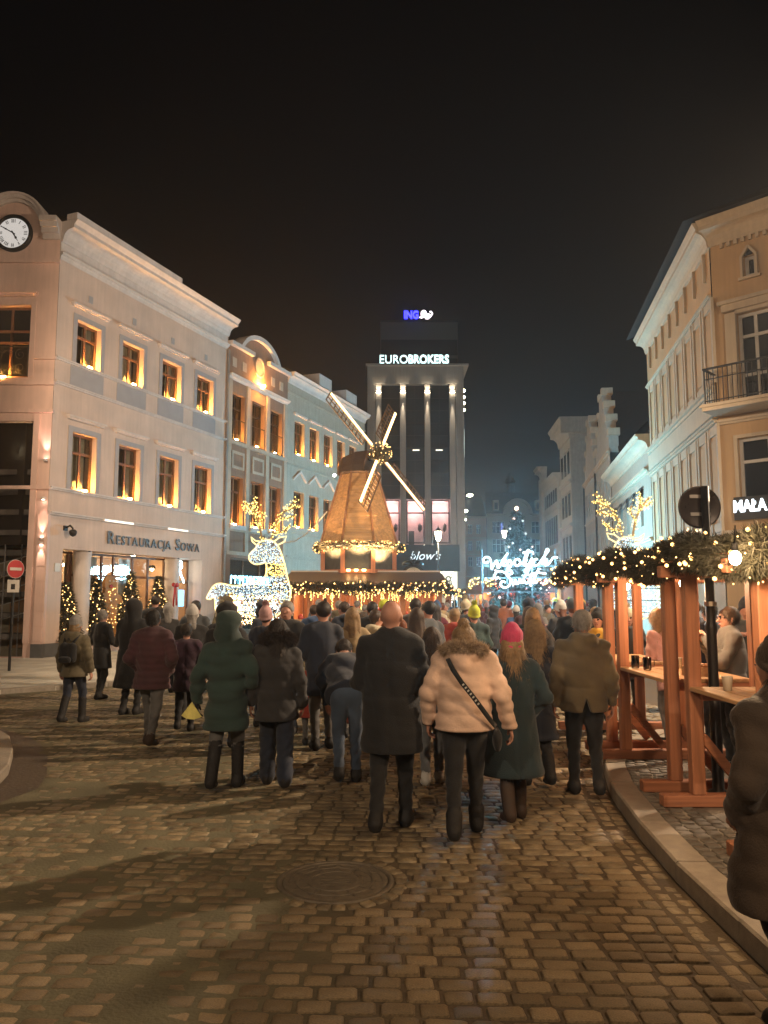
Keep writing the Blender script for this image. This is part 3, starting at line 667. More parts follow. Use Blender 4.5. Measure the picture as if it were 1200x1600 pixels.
b.build('fairy_lights', emit('fairy_warm',(1,.60,.25),22), bh, kind='stuff')
for k in range(5): MB().box(9.75+k*.34,9.87+k*.34,.5,.54,1.2,2.0).build('shop_lamp', emit('shop_orange',(1,.42,.08),7), bh)

# ------------------------------------------------------------ grey-green house
gh = empty('grey_house', (-9.85,23.17,0), LA); tag(gh, 'plain grey-green house with pointed window hoods behind the windmill', 'building')
G0, G1 = 14.34, 24.0; gs = [15.1+1.66*i for i in range(5)]
ops = [(q,q+1.08,8.82,10.5) for q in gs]+[(q,q+1.08,5.23,7.0) for q in gs]+[(15.3,18.2,.1,3.1)]
b = MB(); wall_open(b,G0,G1,0,12.2,ops,.3); b.quad((G1,0,0),(G1,9,0),(G1,9,12.2),(G1,0,12.2)); b.build('wall', m_green, gh)
MB().box(G0,G1-.02,1.1,8,.1,12.3).build('interior', m_dark, gh)
b = MB(); cornice(b,G0,G1,12.2,.5,.4,0,4,.3); b.build('cornice', m_trim, gh)
b = MB(); mould(b,G0,G1,11.7,.08,.08); mould(b,G0,G1,8.2,.08,.08); mould(b,G0,G1,3.7,.12,.12); mould(b,G0,G1,4.9,.08,.08); b.build('string_course', m_green, gh)
b = MB(); b.add([(G0,-.4,12.72),(G1,-.4,12.72),(G1,3.5,14.2),(G0,3.5,14.2)],[[0,1,2,3]]); b.build('roof', m_roof, gh)
for q in (17.2,20.6): MB().box(q,q+1.5,-.3,1.6,12.7,13.4).build('dormer', m_trim, gh)
for q in gs:
    k = MB(); k.bar((q-.15,-.06,7.55),(q+.54,-.06,8.0),.1,.1,(0,1,0)); k.bar((q+.54,-.06,8.0),(q+1.23,-.06,7.55),.1,.1,(0,1,0)); k.build('hood_mould', m_trim, gh)
    MB().box(q-.12,q+1.2,-.12,.001,10.75,10.85).build('hood_mould', m_trim, gh)
    window(gh,q,q+1.08,8.82,10.5,.18,m_frame,(.5,),(.68,),.07,lamp=.5); window(gh,q,q+1.08,5.23,7.0,.18,m_frame,(.5,),(.68,),.07,lamp=.5)
window(gh,15.3,18.2,.1,3.1,.2,m_frame,(.33,.66),(.7,),.07,name='shop_window')
MB().box(G0,G1,2.2,2.3,.1,3.6).build('shop_back', m_room, gh); point('shop_light',(16.7,1.2,2.7),(1,.6,.35),12,.15,gh)
b = MB()
for k in range(90): b.ball((rr.uniform(15.4,18.1),.15,rr.uniform(2.3,3.0)),.02,0)
b.build('fairy_lights', MATS['fairy_warm'], gh, kind='stuff')
# ------------------------------------------------------------ office tower
m_conc = mat('tower_stone', (.36,.31,.27), .8, var=.14, vscale=.5, bump=.1, bscale=20, streak=.1)
m_dkglass = mat('dark_curtain_glass', (.03,.034,.036), .16, var=.3, vscale=.4, spec=.6)
tw = empty('office_tower', (0,62,0)); tag(tw, 'tall stone-framed office tower with four lit fins and dark glass', 'building')
b = MB(); b.box(-1.37,-.72,0,14,0,20.8); b.box(5.88,6.53,0,14,0,20.8); b.box(-.72,5.88,0,14,19.3,20.8); b.build('portal_frame', m_conc, tw)
for k in range(4): MB().box(-1.37+k*1.98,-1.37+(k+1)*1.98-.015,-.03,.01,19.3,20.78).build('cladding_panel', m_conc, tw)
b = MB(); b.box(-1.5,6.95,-.15,14.1,20.8,20.98); b.build('roof_slab', m_conc, tw)
for q in (-.68,1.31,3.31,5.36): MB().box(q,q+.47,-.02 if q > 0 and q < 5 else .02,.5,4.0,19.25).build('fin', m_conc, tw)
b = MB(); b.box(-.72,5.88,.6,.7,9.85,19.3); b.build('curtain_wall', m_dkglass, tw)
for i, (a, bb) in enumerate(((-.21,1.31),(1.78,3.31),(3.78,5.36))):
    for k in range(9): MB().box(a+.005,bb-.005,.55,.598,9.9+k*1.04,9.94+k*1.04).build('transom', m_black, tw)
    MB().box((a+bb)/2-.02,(a+bb)/2+.02,.56,.598,9.95,19.28).build('mullion', m_black, tw)
for a, z in ((2.35,13.85),(4.25,13.85)): MB().box(a,a+.55,.50,.54,z,z+.06).build('office_lamp', emit('office_strip',(1,.92,.72),1.6), tw)
m_pinkroom = mat('rose_room', (.58,.42,.40), .85, var=.25, vscale=1.5)
for i, (a, bb) in enumerate(((-.21,1.31),(1.78,3.31),(3.78,5.36))):
    window(tw, a+.02, bb-.02, 6.2, 9.75, .45, m_black, (), (.70,), .12, name='window')
    b = MB(); b.quad((a,2.6,6.0),(bb,2.6,6.0),(bb,2.6,9.8),(a,2.6,9.8)); b.quad((a,.52,6.0),(a,2.6,6.0),(a,2.6,9.8),(a,.52,9.8)); b.quad((bb,2.6,6.0),(bb,.52,6.0),(bb,.52,9.8),(bb,2.6,9.8)); b.quad((a,.52,9.78),(bb,.52,9.78),(bb,2.6,9.78),(a,2.6,9.78)); b.build('salon', m_pinkroom, tw)
    MB().box(a+.25,a+.7,1.4,1.8,6.2,7.3).build('chair_back', m_black, tw); MB().ball((bb-.35,1.7,7.6),(.2,.2,.4),1).build('dress_form', m_black, tw, True)
    point('salon_light',((a+bb)/2,1.6,9.2),(1,.68,.66),110,.2,tw)
for q in (-.68,1.31,3.31,5.36):      # fin luminaires: a lamp at the head lighting down, plus one at the foot of the outer fins
    lm = MB().box(q-.02,q+.49,-.22,-.05,18.55,18.65).build('fin_lamp', m_black, tw)
    MB().box(q+.03,q+.44,-.2,-.06,18.535,18.548).build('lens', emit('fin_lens',(1,.86,.62),14), lm); MB().box(q+.03,q+.44,-.2,-.06,18.652,18.665).build('lens', MATS['fin_lens'], lm)
    spot('fin_beam_down',(q+.235,-.16,18.5),(0,.045,-1),(1,.86,.64),1000,15,.8,.05,tw); spot('fin_beam_up',(q+.235,-.16,18.7),(0,.3,1),(1,.86,.62),40,80,.6,.05,tw)
    if q in (-.68,5.36): spot('fin_beam_foot',(q+.235,-.2,9.6),(0,.08,1),(1,.86,.64),60,22,.7,.05,tw)
for k, z in enumerate((18.9,18.35,17.85,17.3)): MB().ball((6.6,.6+k*.05,z),.14,1).build('side_lamp', emit('side_lamp',(1,.9,.6),14), tw, True)
MB().box(6.53,6.58,.4,.5,13.3,15.6).build('side_lamp', emit('side_strip',(.8,.95,.85),2), tw)
# salon fascia and shop front
MB().box(.9,6.0,-.55,.0,3.95,6.05).build('awning', mat('navy_awning',(.045,.055,.065),.7), tw)
t_ = text_obj('salon_lettering', "blow's", .95, emit('salon_text',(.75,.9,.95),.8), None, (2.0,61.42,4.85), depth=.02, shear=.35); tag(t_, "thin slanted white script lettering on the dark salon awning", 'sign')
b = MB(); b.quad((.5,.35,.1),(5.9,.35,.1),(5.9,.35,3.95),(.5,.35,3.95)); b.build('shop_backdrop', emit('shop_glow',(.92,.88,.68),.75), tw)
for x in (.9,2.85,3.05,5.4): MB().box(x,x+.09,.05,.16,.1,3.9).build('shop_post', m_black, tw)
MB().box(3.1,5.4,.06,.15,2.0,2.1).build('shop_rail', m_black, tw)
MB().box(3.1,4.6,.1,.2,.1,1.95).build('door_panel', mat('taupe_panel',(.30,.28,.22),.7), tw)
for k in range(8):
    q = MB(); n = 16; cx, cz = 3.5+.55*(k % 4), 3.35-.6*(k//4); q.tube([(cx+.19*math.cos(2*math.pi*i/n),.12,cz+.19*math.sin(2*math.pi*i/n)) for i in range(n+1)],.055,5)
    o = q.build('wreath', mat('wreath_fir',(.06,.08,.05),.9)); o.location = (0,62,0); tag(o, ['dark','sparse','full','small','pale','thin','round','last'][k]+' wreath on the lit shop display, '+['upper','lower'][k//4]+' row place '+['one','two','three','four'][k % 4], 'wreath', 'wreaths in the shop display')
b = MB(); rr = random.Random(11)
for k in range(150): b.ball((rr.uniform(.9,5.5),-.03,3.9-abs(rr.gauss(0,.07))),.03,0)
for k in range(60): b.ball((5.48+rr.gauss(0,.04),-.03,rr.uniform(.4,3.9)),.03,0)
b.build('fairy_lights', emit('fairy_white',(1,.92,.72),14), tw, kind='stuff')
# upper block behind with its blue letters
ub = empty('tower_block', (0,66,0)); tag(ub, 'dark windowless block rising behind the tower with a lit logo', 'building')
MB().box(-.3,6.5,0,9,18,26.0).build('wall', mat('block_dark',(.075,.072,.07),.8,var=.15), ub)
for k in range(3): MB().box(-.25,6.45,-.03,.0,19.6+1.7*k,21.0+1.7*k).build('window_band', m_dkglass, ub)
MB().box(-.35,6.55,-.05,9.05,25.98,26.15).build('coping', m_black, ub)
lg = empty('logo_sign', (1.75,65.85,26.3)); tag(lg, 'blue letters ING and a pale pink lion on the tower roof', 'sign')
text_obj('lettering','ING',.95,emit('blue_letters',(.02,.02,1),6),lg,(0,0,0),width=1.25,depth=.05,bold=.035)
b = MB(); b.ball((1.75,0,.42),(.27,.08,.34),2); b.ball((2.12,0,.22),(.30,.07,.22),2); b.ball((1.55,0,.1),(.22,.06,.1),1); b.tube([(2.35,0,.2),(2.52,0,.42),(2.40,0,.62),(2.28,0,.58)],.06,6); b.tube([(1.9,0,.05),(1.9,0,-.02),(2.2,0,-.02)],.05,5)
b.build('lion', emit('pink_logo',(1,.85,.95),2.2), lg, True)
for q in (.2,1.0,1.8,2.3): MB().bar((q,.1,-.2),(q,.1,.05),.05).build('bracket', m_black, lg)
eb = empty('roof_lettering', (-.42,62.1,20.98)); tag(eb, 'white glowing letters EUROBROKERS along the tower roof edge', 'sign')
o1 = text_obj('lettering','EURO',1.02,emit('white_letters',(.66,1,.98),1.3),eb,(0,0,.08),width=2.32,depth=.06,bold=.002)
o2 = text_obj('lettering','BROKERS',1.02,MATS['white_letters'],eb,(2.40,0,.08),width=3.34,depth=.06,bold=.03)
MB().bar((0,.12,.06),(5.7,.12,.06),.05).build('rail', m_black, eb)

# ------------------------------------------------------------ houses closing the square
fh = empty('peach_house', (0,92,0)); tag(fh, 'peach town house with small square windows beside the tower', 'building')
m_peach = mat('peach_plaster',(.52,.35,.25),.85,var=.12,vscale=.4); m_cream = mat('cream_plaster',(.50,.44,.34),.85,var=.12,vscale=.4)
xsw = [9.98,10.98,11.55]; rows = [(9.45,10.55),(7.45,8.6),(5.55,6.7)]
ops = [(x,x+.54,a,c) for x in xsw[:2] for a, c in rows]
b = MB(); wall_open(b,9.0,12.22,0,11.45,ops,.2); b.build('wall',m_peach,fh); MB().box(9.0,12.22,.4,8,0,11.5).build('interior',m_dark,fh)
for a in ops: window(fh,*a,.1,m_wframe,(.5,),(.6,),.05,gl=m_dglass)
b = MB(); mould(b,9.0,12.22,11.3,.25,.25); mould(b,9.0,12.22,4.3,.15,.2); mould(b,9.0,12.22,6.95,.1,.1); mould(b,9.0,12.22,8.9,.1,.1); b.build('string_course',m_cream,fh)
b = MB(); b.add([(9,-.2,11.55),(12.2,-.2,11.55),(12.2,4,14.5),(9,4,14.5)],[[0,1,2,3]]); b.build('roof',m_roof,fh)
fm = empty('mansard_house', (0,92,0)); tag(fm, 'cream house with an arched gable and a dark mansard roof behind the tree', 'building')
ops = [(12.9,14.35,9.5,10.95),(12.9,14.35,7.2,8.85),(17.6,19.0,9.5,10.95),(17.6,19.0,7.2,8.85),(15.1,16.8,9.5,11.2),(15.1,16.8,7.2,8.85),(12.9,14.35,4.6,6.3),(17.6,19.0,4.6,6.3)]
b = MB(); wall_open(b,12.26,22,0,11.7,ops,.25); b.build('wall',m_cream,fm); MB().box(12.26,22,.5,8,0,11.7).build('interior',m_dark,fm)
for k, a in enumerate(ops): window(fm,*a,.12,m_wframe,(.33,.66),(.6,),.06,gl=m_dglass)
MB().box(13.95,14.2,.3,.34,9.7,10.7).build('window_glow',emit('violet_glow',(.25,.25,1),1.2),fm)
arc = [(15.98+1.45*math.cos(t),11.8+1.6*math.sin(t)) for t in np.linspace(0,math.pi,15)]
MB().prism([(17.43,11.5)]+arc+[(14.53,11.5)],-.1,.8).build('gable',m_cream,fm)
b = MB(); P0 = [(15.98+1.40*math.cos(t),11.8+1.55*math.sin(t)) for t in np.linspace(0,math.pi,15)]; P1 = [(15.98+1.75*math.cos(t),11.8+1.9*math.sin(t)) for t in np.linspace(0,math.pi,15)]
for i in range(14): b.prism([P0[i],P1[i],P1[i+1],P0[i+1]],-.3,.8)
b.box(12.26,14.3,-.3,.3,11.5,11.85); b.box(17.7,22,-.3,.3,11.5,11.85); b.build('gable_cornice',m_cream,fm)
b = MB(); b.add([(12.3,.2,11.8),(22,.2,11.8),(22,1.6,14.6),(12.3,1.6,14.6),(22,6,15.2),(12.3,6,15.2)],[[0,1,2,3],[3,2,4,5]]); b.build('roof',m_roof,fm)
for q in (13.4,18.5): d_ = MB().box(q-.35,q+.35,-.0,1.4,12.3,13.5).build('dormer',m_cream,fm); MB().box(q-.2,q+.2,-.02,-.005,12.4,13.2).build('pane',m_dkglass,d_)
b = MB(); b.lathe([(.5,0),(.5,1.2),(.7,1.3),(.5,1.9),(.1,2.6)],10,(16,5,15)); b.build('cupola',m_roof,fm)

# ------------------------------------------------------------ right-hand side of the street
RA = math.atan2(-.9885,-.151)
def rs_pt(Yf, X0=9.64, Y0=21.96): return (X0+(Yf-Y0)*.1527, Yf)
m_ochre = mat('ochre_plaster',(.56,.365,.195),.85,var=.10,vscale=1.0,bump=.12,bscale=50,streak=.06)
m_cream2 = mat('warm_cream_trim',(.58,.47,.34),.85,var=.10,vscale=1.5,streak=.08)
oh = empty('ochre_house', (*rs_pt(32.0),0), RA); tag(oh, 'ochre corner house with blind pilastered side and a balcony front', 'building')
L1 = math.hypot(32-21.96,(32-21.96)*.1527)
b = MB(); b.quad((0,0,0),(L1,0,0),(L1,0,12.5),(0,0,12.5)); b.quad((0,8,0),(0,0,0),(0,0,12.5),(0,8,12.5)); b.build('wall',m_ochre,oh)
b = MB(); cornice(b,0,L1,12.12,.72,.5,.2,6,.3); b.build('cornice',m_cream2,oh)
b = MB(); b.add([(-.3,-.78,12.87),(L1+.3,-.78,12.87),(L1+.3,4,14.6),(-.3,4,14.6)],[[0,1,2,3]]); b.build('roof',m_roof,oh)
b = MB(); mould(b,0,L1,7.75,.2,.22); b.box(0,L1,-.1,.001,7.1,7.72); mould(b,0,L1,6.85,.14,.15); mould(b,0,L1,10.6,.1,.12); mould(b,0,L1,3.4,.2,.2); b.build('string_course',m_cream2,oh)
for q in np.arange(.5,L1-.3,1.25):        # blind window bays
    for z0, z1 in ((8.0,10.55),(3.7,6.8)):
        k = MB(); k.box(q,q+.16,-.075,.001,z0,z1); k.box(q+.95,q+1.1,-.075,.001,z0,z1); k.box(q+.16,q+.95,-.055,.001,z1-.28,z1); k.box(q+.16,q+.95,-.045,.001,z0,z0+.25); k.build('pilaster',m_cream2,oh)
        MB().box(q+.24,q+.87,-.03,.001,z0+.35,z1-.4).build('blind_panel',m_ochre,oh)
for q in np.arange(.9,L1-.2,1.25):
    k = MB(); k.prism([(q-.02,11.25),(q+.02,11.25),(q+.045,11.4),(q+.05,12.13),(q-.05,12.13),(q-.045,11.4)],-.09,.0); k.build('bracket',m_cream2,oh)
v_ = MB().box(5.0,5.25,-.03,.0,8.9,9.2).build('vent',m_cream2,oh); disc(MB(),.06,-.035,12,5.12,9.08).build('vent_hole',m_black,v_)
F1 = 5.0
ops = [(.65,2.05,7.35,9.9),(.5,2.1,4.05,6.3),(.92,1.24,10.95,11.55),(1.0,3.4,.1,3.2)]
b = MB(); wall_open(b,0,F1,0,12.2,ops,.25); w0 = b.build('wall',m_ochre,oh)
ofm = Matrix.Translation(oh.location) @ Matrix.Rotation(RA,4,'Z'); OFI = ofm.inverted() @ (Matrix.Translation((9.66,21.93,0)) @ Matrix.Rotation(R(-45),4,'Z'))
def onf(o): o.matrix_parent_inverse = OFI.copy(); return o
onf(w0)
onf(MB().box(0.02,F1,.9,4,0,11.9).build('interior',m_dark,oh))
b = MB(); cornice(b,0,F1,12.12,.72,.5,.2,6,.3); onf(b.build('cornice',m_cream2,oh))
for q in np.arange(.3,3.2,.2): onf(MB().box(q,q+.09,-.09,.0,11.98,12.12).build('dentil',m_cream2,oh))
b = MB(); b.add([(-.3,-.66,12.87),(F1,-.66,12.87),(F1,4,14.6),(-.3,4,14.6)],[[0,1,2,3]]); onf(b.build('roof',m_roof,oh))
b = MB(); b.box(.35,.65,-.12,.001,7.2,9.95); b.box(2.05,2.35,-.12,.001,7.2,9.95); b.box(.65,2.05,-.09,.001,9.9,10.0); b.box(.3,2.4,-.2,.001,10.0,10.2); b.box(.22,2.48,-.28,.001,10.2,10.3); b.box(.4,.5,-.04,.001,4.05,6.4); b.box(2.1,2.2,-.04,.001,4.05,6.4); b.box(.5,2.1,-.04,.001,6.3,6.4); mould(b,0,F1,3.5,.2,.2); mould(b,0,F1,6.75,.14,.12); onf(b.build('window_surround',m_cream2,oh))
b = MB(); b.bar((.88,-.05,11.52),(1.08,-.05,11.8),.07,.1,(0,1,0)); b.bar((1.08,-.05,11.8),(1.28,-.05,11.52),.07,.1,(0,1,0)); b.bar((.88,-.05,10.92),(.88,-.05,11.54),.07,.1,(0,1,0)); b.bar((1.28,-.05,10.92),(1.28,-.05,11.54),.07,.1,(0,1,0)); b.box(.78,1.38,-.1,.0,10.84,10.92); onf(b.build('attic_surround',m_cream2,oh))
onf(MB().add([(.92,-.03,11.54),(1.24,-.03,11.54),(1.08,-.03,11.74)],[[0,1,2]]).build('attic_light',m_dkglass,oh))
for a, kw in ((ops[0],dict(vs=(.33,.66),hs=(.3,.74))),(ops[1],dict(vs=(.5,),hs=(.7,))),(ops[2],dict(vs=(),hs=())),(ops[3],dict(vs=(.5,),hs=(.75,)))): onf(window(oh,*a,.14,m_wframe,fw=.09,gl=m_dglass,**kw))
bl = MB().box(-.05,3.9,-1.0,.0,7.0,7.2); bl.box(-.1,4.0,-1.06,.0,7.1,7.16); onf(bl.build('balcony_slab',m_cream2,oh))
b = MB(); zt = 8.2; zb = 7.2
for q in np.arange(.02,3.9,.13): b.tube([(q,-.95,zb),(q,-.95,zt)],.013,4)
for q in np.arange(-.9,0,.15): b.tube([(.02,q,zb),(.02,q,zt)],.013,4)
b.bar((-.01,-.95,zt),(3.9,-.95,zt),.05); b.bar((.02,-.95,zt),(.02,0,zt),.05); b.bar((.02,-.95,zt-.3),(3.9,-.95,zt-.3),.025); b.bar((.02,-.95,zb+.08),(3.9,-.95,zb+.08),.025)
onf(b.build('balcony_railing',m_black,oh))
sn = empty('shop_sign', (9.66,21.93,0), R(-45)); tag(sn, 'white glowing shop letters on a dark board above the stall roof', 'sign')
MB().box(.35,4.6,-.12,-.02,3.98,4.62).build('board',m_black,sn)
text_obj('lettering','MAŁA POSE',.46,emit('shop_letters',(.82,.92,1),2.2),sn,(.34,-.14,4.2),width=1.75,depth=.02,bold=.012)

# lower house with steep roof
lh = empty('steep_roof_house', (*rs_pt(43.6),0), RA); tag(lh, 'low house with a steep tiled roof next to the ochre house', 'building')
L2 = 11.6
so = [(q,q+.75,5.0,6.6) for q in (1.0,3.0,5.0,7.0,9.0)]
b = MB(); wall_open(b,0,L2,0,8.4,so,.25); b.build('wall',mat('tan_plaster',(.42,.35,.27),.85,var=.12,streak=.1),lh); MB().box(0,L2,.9,6,.1,8.4).build('interior',m_dark,lh)
for a in so:
    window(lh,*a,.12,m_wframe,(.5,),(.6,),.06,gl=m_dglass)
    MB().add([(a[0]-.1,-.55,5.9),(a[1]+.1,-.55,5.9),(a[1]+.1,-.02,6.75),(a[0]-.1,-.02,6.75)],[[0,1,2,3]]).build('awning',mat('grey_awning',(.10,.095,.09),.8),lh)
b = MB(); cornice(b,0,L2,8.1,.6,.6,.1,5,.2); mould(b,0,L2,7.1,.2,.25); mould(b,0,L2,4.2,.15,.15); b.build('cornice',m_cream2,lh)
b = MB(); b.add([(0,-.6,8.72),(L2,-.6,8.72),(L2,4.5,13.6),(0,4.5,13.6)],[[0,1,2,3]]); b.add([(0,-.6,8.72),(0,4.5,13.6),(0,4.5,8.7)],[[0,1,2]]); b.build('roof',m_roof,lh)
# stepped-gable houses
m_gab = mat('pale_gable_plaster',(.45,.42,.36),.85,var=.14,streak=.1)
for idx, (yf, w, ztop, lab) in enumerate(((50.6,6.8,14.3,'nearer narrow house with a stepped gable and round scrolls'),(57.6,6.6,14.3,'farther narrow house with a stepped gable'))):
    g = empty('stepped_gable_house', (*rs_pt(yf),0), RA); tag(g, lab, 'building')
    so = [(q,q+.8,z,z+1.7) for q in (.8,2.4,4.0,5.4) for z in (4.6,7.6)]
    b = MB(); wall_open(b,0,w,0,10.2,so,.25); b.build('wall',m_gab,g); MB().box(.05,w-.05,.8,6,.1,10.2).build('interior',m_dark,g)
    for a in so: window(g,*a,.12,m_wframe,(.5,),(.6,),.06,gl=m_dglass)
    st = []; n = 4; cx = w/2
    for k in range(n):
        hw = w/2*(1-k/n)*.92; MB().box(cx-hw,cx+hw,.0,.55,10.2+k*1.0,11.2+k*1.0).build('gable_step',m_gab,g)
        for s_ in (-1,1): MB().box(cx+s_*hw-.24,cx+s_*hw+.24,-.06,.62,11.2+k*1.0,11.6+k*1.0).build('merlon',m_cream2,g)
    b = MB(); mould(b,0,w,10.0,.25,.2); mould(b,0,w,7.1,.12,.1); mould(b,0,w,3.8,.2,.2); b.build('string_course',m_cream2,g)
    b = MB(); b.add([(0,.5,10.2),(w/2,.5,14.6),(w/2,8,14.6),(0,8,10.2)],[[0,1,2,3]]); b.add([(w,.5,10.2),(w,8,10.2),(w/2,8,14.6),(w/2,.5,14.6)],[[0,1,2,3]]); b.build('roof',m_roof,g)
    MB().tube([(0,-.08,0),(0,-.08,10.2)],.06).build('drainpipe',m_black,g)
# corner house with tower-like pier and the last house
ph = empty('tall_corner_house', (15.2,66,0), math.atan2(-.998,-.06)); tag(ph, 'pale house with a heavy corniced corner pier far along the street', 'building')
b = MB(); b.box(0,5,0,8,0,15.4); b.build('wall',m_gab,ph); b = MB(); cornice(b,0,5,14.6,1.6,.9,.6,5,.3); b.box(5.0,5.6,-.8,3,14.9,16.2); b.build('cornice',m_gab,ph)
for z in (4,7.5,11): mould(MB(),0,5,z,.25,.2).build('string_course',m_gab,ph)
for q in (.7,2.2,3.7):
    for z in (5.0,8.4,11.8): d_ = MB().box(q,q+.8,-.04,-.005,z,z+1.8).build('window',m_dkglass,ph); MB().box(q-.12,q+.92,-.12,-.045,z+1.85,z+2.0).build('hood_mould',m_gab,d_)
lhh = empty('last_house', (15.6,76,0), math.atan2(-.998,-.06)); tag(lhh, 'long pale house at the far end of the street, tinted blue by the sign', 'building')
b = MB(); b.box(0,10,0,8,0,12.2); b.box(-.2,1.6,-.25,3,0,13.4); b.build('wall',m_gab,lhh); b = MB(); cornice(b,1.6,10,11.9,.7,.5,.1,4,.3); cornice(b,-.2,1.6,13.4,1.1,.7,.4,4,.3); b.build('cornice',m_gab,lhh)
for q in np.arange(2.2,9.6,1.25):
    for z, h in ((10.2,1.2),(6.6,2.4),(3.6,2.0)): d_ = MB().box(q,q+.7,-.04,-.005,z,z+h).build('window',m_dkglass,lhh)
b = MB(); mould(b,1.6,10,9.6,.2,.15); mould(b,1.6,10,6.0,.2,.15); mould(b,1.6,10,3.0,.2,.15); b.build('string_course',m_gab,lhh)
# ================================================================== MARKET
m_fir = mat('fir_needles', (.048,.046,.027), .7, var=.5, vscale=9)
m_fir2 = mat('dark_fir', (.022,.042,.034), .7, var=.5, vscale=5)
m_pine = wood('orange_pine', (.50,.205,.105), 'Z', .65); m_pineX = wood('orange_pine_x', (.46,.185,.095), 'X', .65); m_pineY = wood('orange_pine_y', (.40,.15,.065), 'Y', .55)
m_spruce = wood('windmill_boards', (.62,.38,.18), 'X', .6, .5)
m_top = wood('table_board', (.55,.33,.17), 'Y', .4)
m_bulb = emit('warm_bulb', (1,.50,.14), 4.2); m_bulb_s = emit('warm_bulb_small', (1,.55,.17), 4)
m_rope = emit('rope_light', (1,.72,.28), 1.3); m_ledw = emit('cold_led', (.70,.91,1), 1.35); m_ledy = emit('yellow_led', (1,.66,.16), 3)
m_strip = emit('sail_strip', (1,.62,.24), 3.6)

def fir(name, path_pts, count, spread, length, par, m=None, seed=1, droop=.25):
    """needle tufts scattered round a list of points; spread = (dx,dy,dz) sigmas"""
    g = np.random.default_rng(seed); P_ = np.asarray(path_pts, float); idx = g.integers(0, len(P_)-1, count); t = g.random((count,1))
    C = P_[idx]*(1-t)+P_[idx+1]*t; off = g.normal(size=(count,3)); off /= np.linalg.norm(off,axis=1,keepdims=True); off *= (g.random((count,1))**.45)
    C = C+off*np.array(spread); D = off+g.normal(size=(count,3))*.55; D[:,2] -= droop; D /= np.linalg.norm(D,axis=1,keepdims=True)
    Vs, n = [], 0
    for k in range(3):
        dd = D+g.normal(size=(count,3))*.45; dd /= np.linalg.norm(dd,axis=1,keepdims=True); L_ = length*g.uniform(.5,1.1,(count,1))
        sd = np.cross(dd, g.normal(size=(count,3))); sd /= np.linalg.norm(sd,axis=1,keepdims=True)+1e-9
        Vs.append(np.stack([C-sd*length*.055, C+sd*length*.055, C+dd*L_], 1).reshape(-1,3))
    V_ = np.concatenate(Vs); return np_mesh(name, V_, np.arange(len(V_)).reshape(-1,3), m or m_fir, par, False, kind='stuff')
def bulbs(name, pts, r, m, par, lv=0):
    v, f = (OCT, ICO1)[lv]; f = np.array(f); pts = np.asarray(pts, float); n = len(pts)
    V_ = (v[None]*r + pts[:,None]).reshape(-1,3); F_ = (f[None] + (np.arange(n)*len(v))[:,None,None]).reshape(-1,3)
    return np_mesh(name, V_, F_, m, par, False, kind='stuff')
def along(path, n, spread, seed, surf=True):
    g = np.random.default_rng(seed); P_ = np.asarray(path, float); i = g.integers(0, len(P_)-1, n); t = g.random((n,1)); C = P_[i]*(1-t)+P_[i+1]*t
    o = g.normal(size=(n,3)); o /= np.linalg.norm(o,axis=1,keepdims=True)
    return C + o*np.array(spread)*(1.0 if surf else g.random((n,1)))
def catmull(pts, n=6):
    P_ = [Vector((*p,0)) if len(p) == 2 else Vector(p) for p in pts]; P_ = [P_[0]]+P_+[P_[-1]]; out = []
    for i in range(1, len(P_)-2):
        for k in range(n):
            t = k/n; a, b, c, d = P_[i-1:i+3]
            out.append(.5*((2*b)+(-a+c)*t+(2*a-5*b+4*c-d)*t*t+(-a+3*b-3*c+d)*t**3))
    return out+[P_[-2]]

# ------------------------------------------------------------ windmill with its hut
MX, MY = -.85, 26.5
wm = empty('windmill', (MX,MY,0)); tag(wm, 'wooden Christmas windmill with four lit sails above a market hut', 'windmill')
def octo(r, z, k=8): return [(r*math.cos(2*math.pi*(i+.5)/k+math.pi/8*0), r*math.sin(2*math.pi*(i+.5)/k), z) for i in range(k)]
for i in range(8):
    b = MB(); nb = 19; z0, z1, r0, r1 = 3.62, 6.1, 1.36, .62
    for k in range(nb):
        za, zb = z0+(z1-z0)*k/nb, z0+(z1-z0)*(k+1)/nb; ra, rb = r0+(r1-r0)*k/nb+.018, r0+(r1-r0)*(k+1)/nb
        A, B = octo(ra,za), octo(rb,zb); j = (i+1) % 8; b.add([A[i],A[j],B[j],B[i]],[[0,1,2,3]])
        A2 = octo(ra-.02,za); b.add([A2[i],A2[j],A[j],A[i]],[[0,1,2,3]])
    b.build('cladding_face', m_spruce, wm)
for i in range(8):
    A, B = octo(1.39,3.62), octo(.645,6.1); MB().bar(A[i],B[i],.07,.07,(1,0,0)).build('corner_batten', wood('dark_batten',(.22,.11,.05)), wm)
# cap, turned with the rotor axis
ax = Vector((.78,-.55,.30)).normalized(); axh = Vector((.78,-.55,0)).normalized(); sd = Vector((0,0,1)).cross(axh)
hub = Vector((-.28-MX, 26.0-MY, 6.63))
m_cap = wood('cap_boards', (.055,.032,.02), 'X')
b = MB(); cc = hub-axh*.25
def capring(t, w, zb, zt):
    c = Vector((cc.x,cc.y,0))-axh*t
    return [tuple(c+sd*w*s_+Vector((0,0,z))) for s_, z in ((-1,zb),(1,zb),(.95,zb+.35*(zt-zb)),(.45,zt),(-.45,zt),(-.95,zb+.35*(zt-zb)))]
b.ring([capring(0,.36,6.08,6.82),capring(.45,.42,6.06,6.82),capring(1.05,.38,6.06,6.68),capring(1.2,.3,6.1,6.58)]); b.build('cap', m_cap, wm)
b = MB()
b.lathe([(.74,6.02),(.76,6.08),(.68,6.1)],8); b.build('cap_ledge', m_cap, wm)
MB().tube([hub-ax*.5,hub+ax*.15],.09,8).build('axle', m_black, wm)
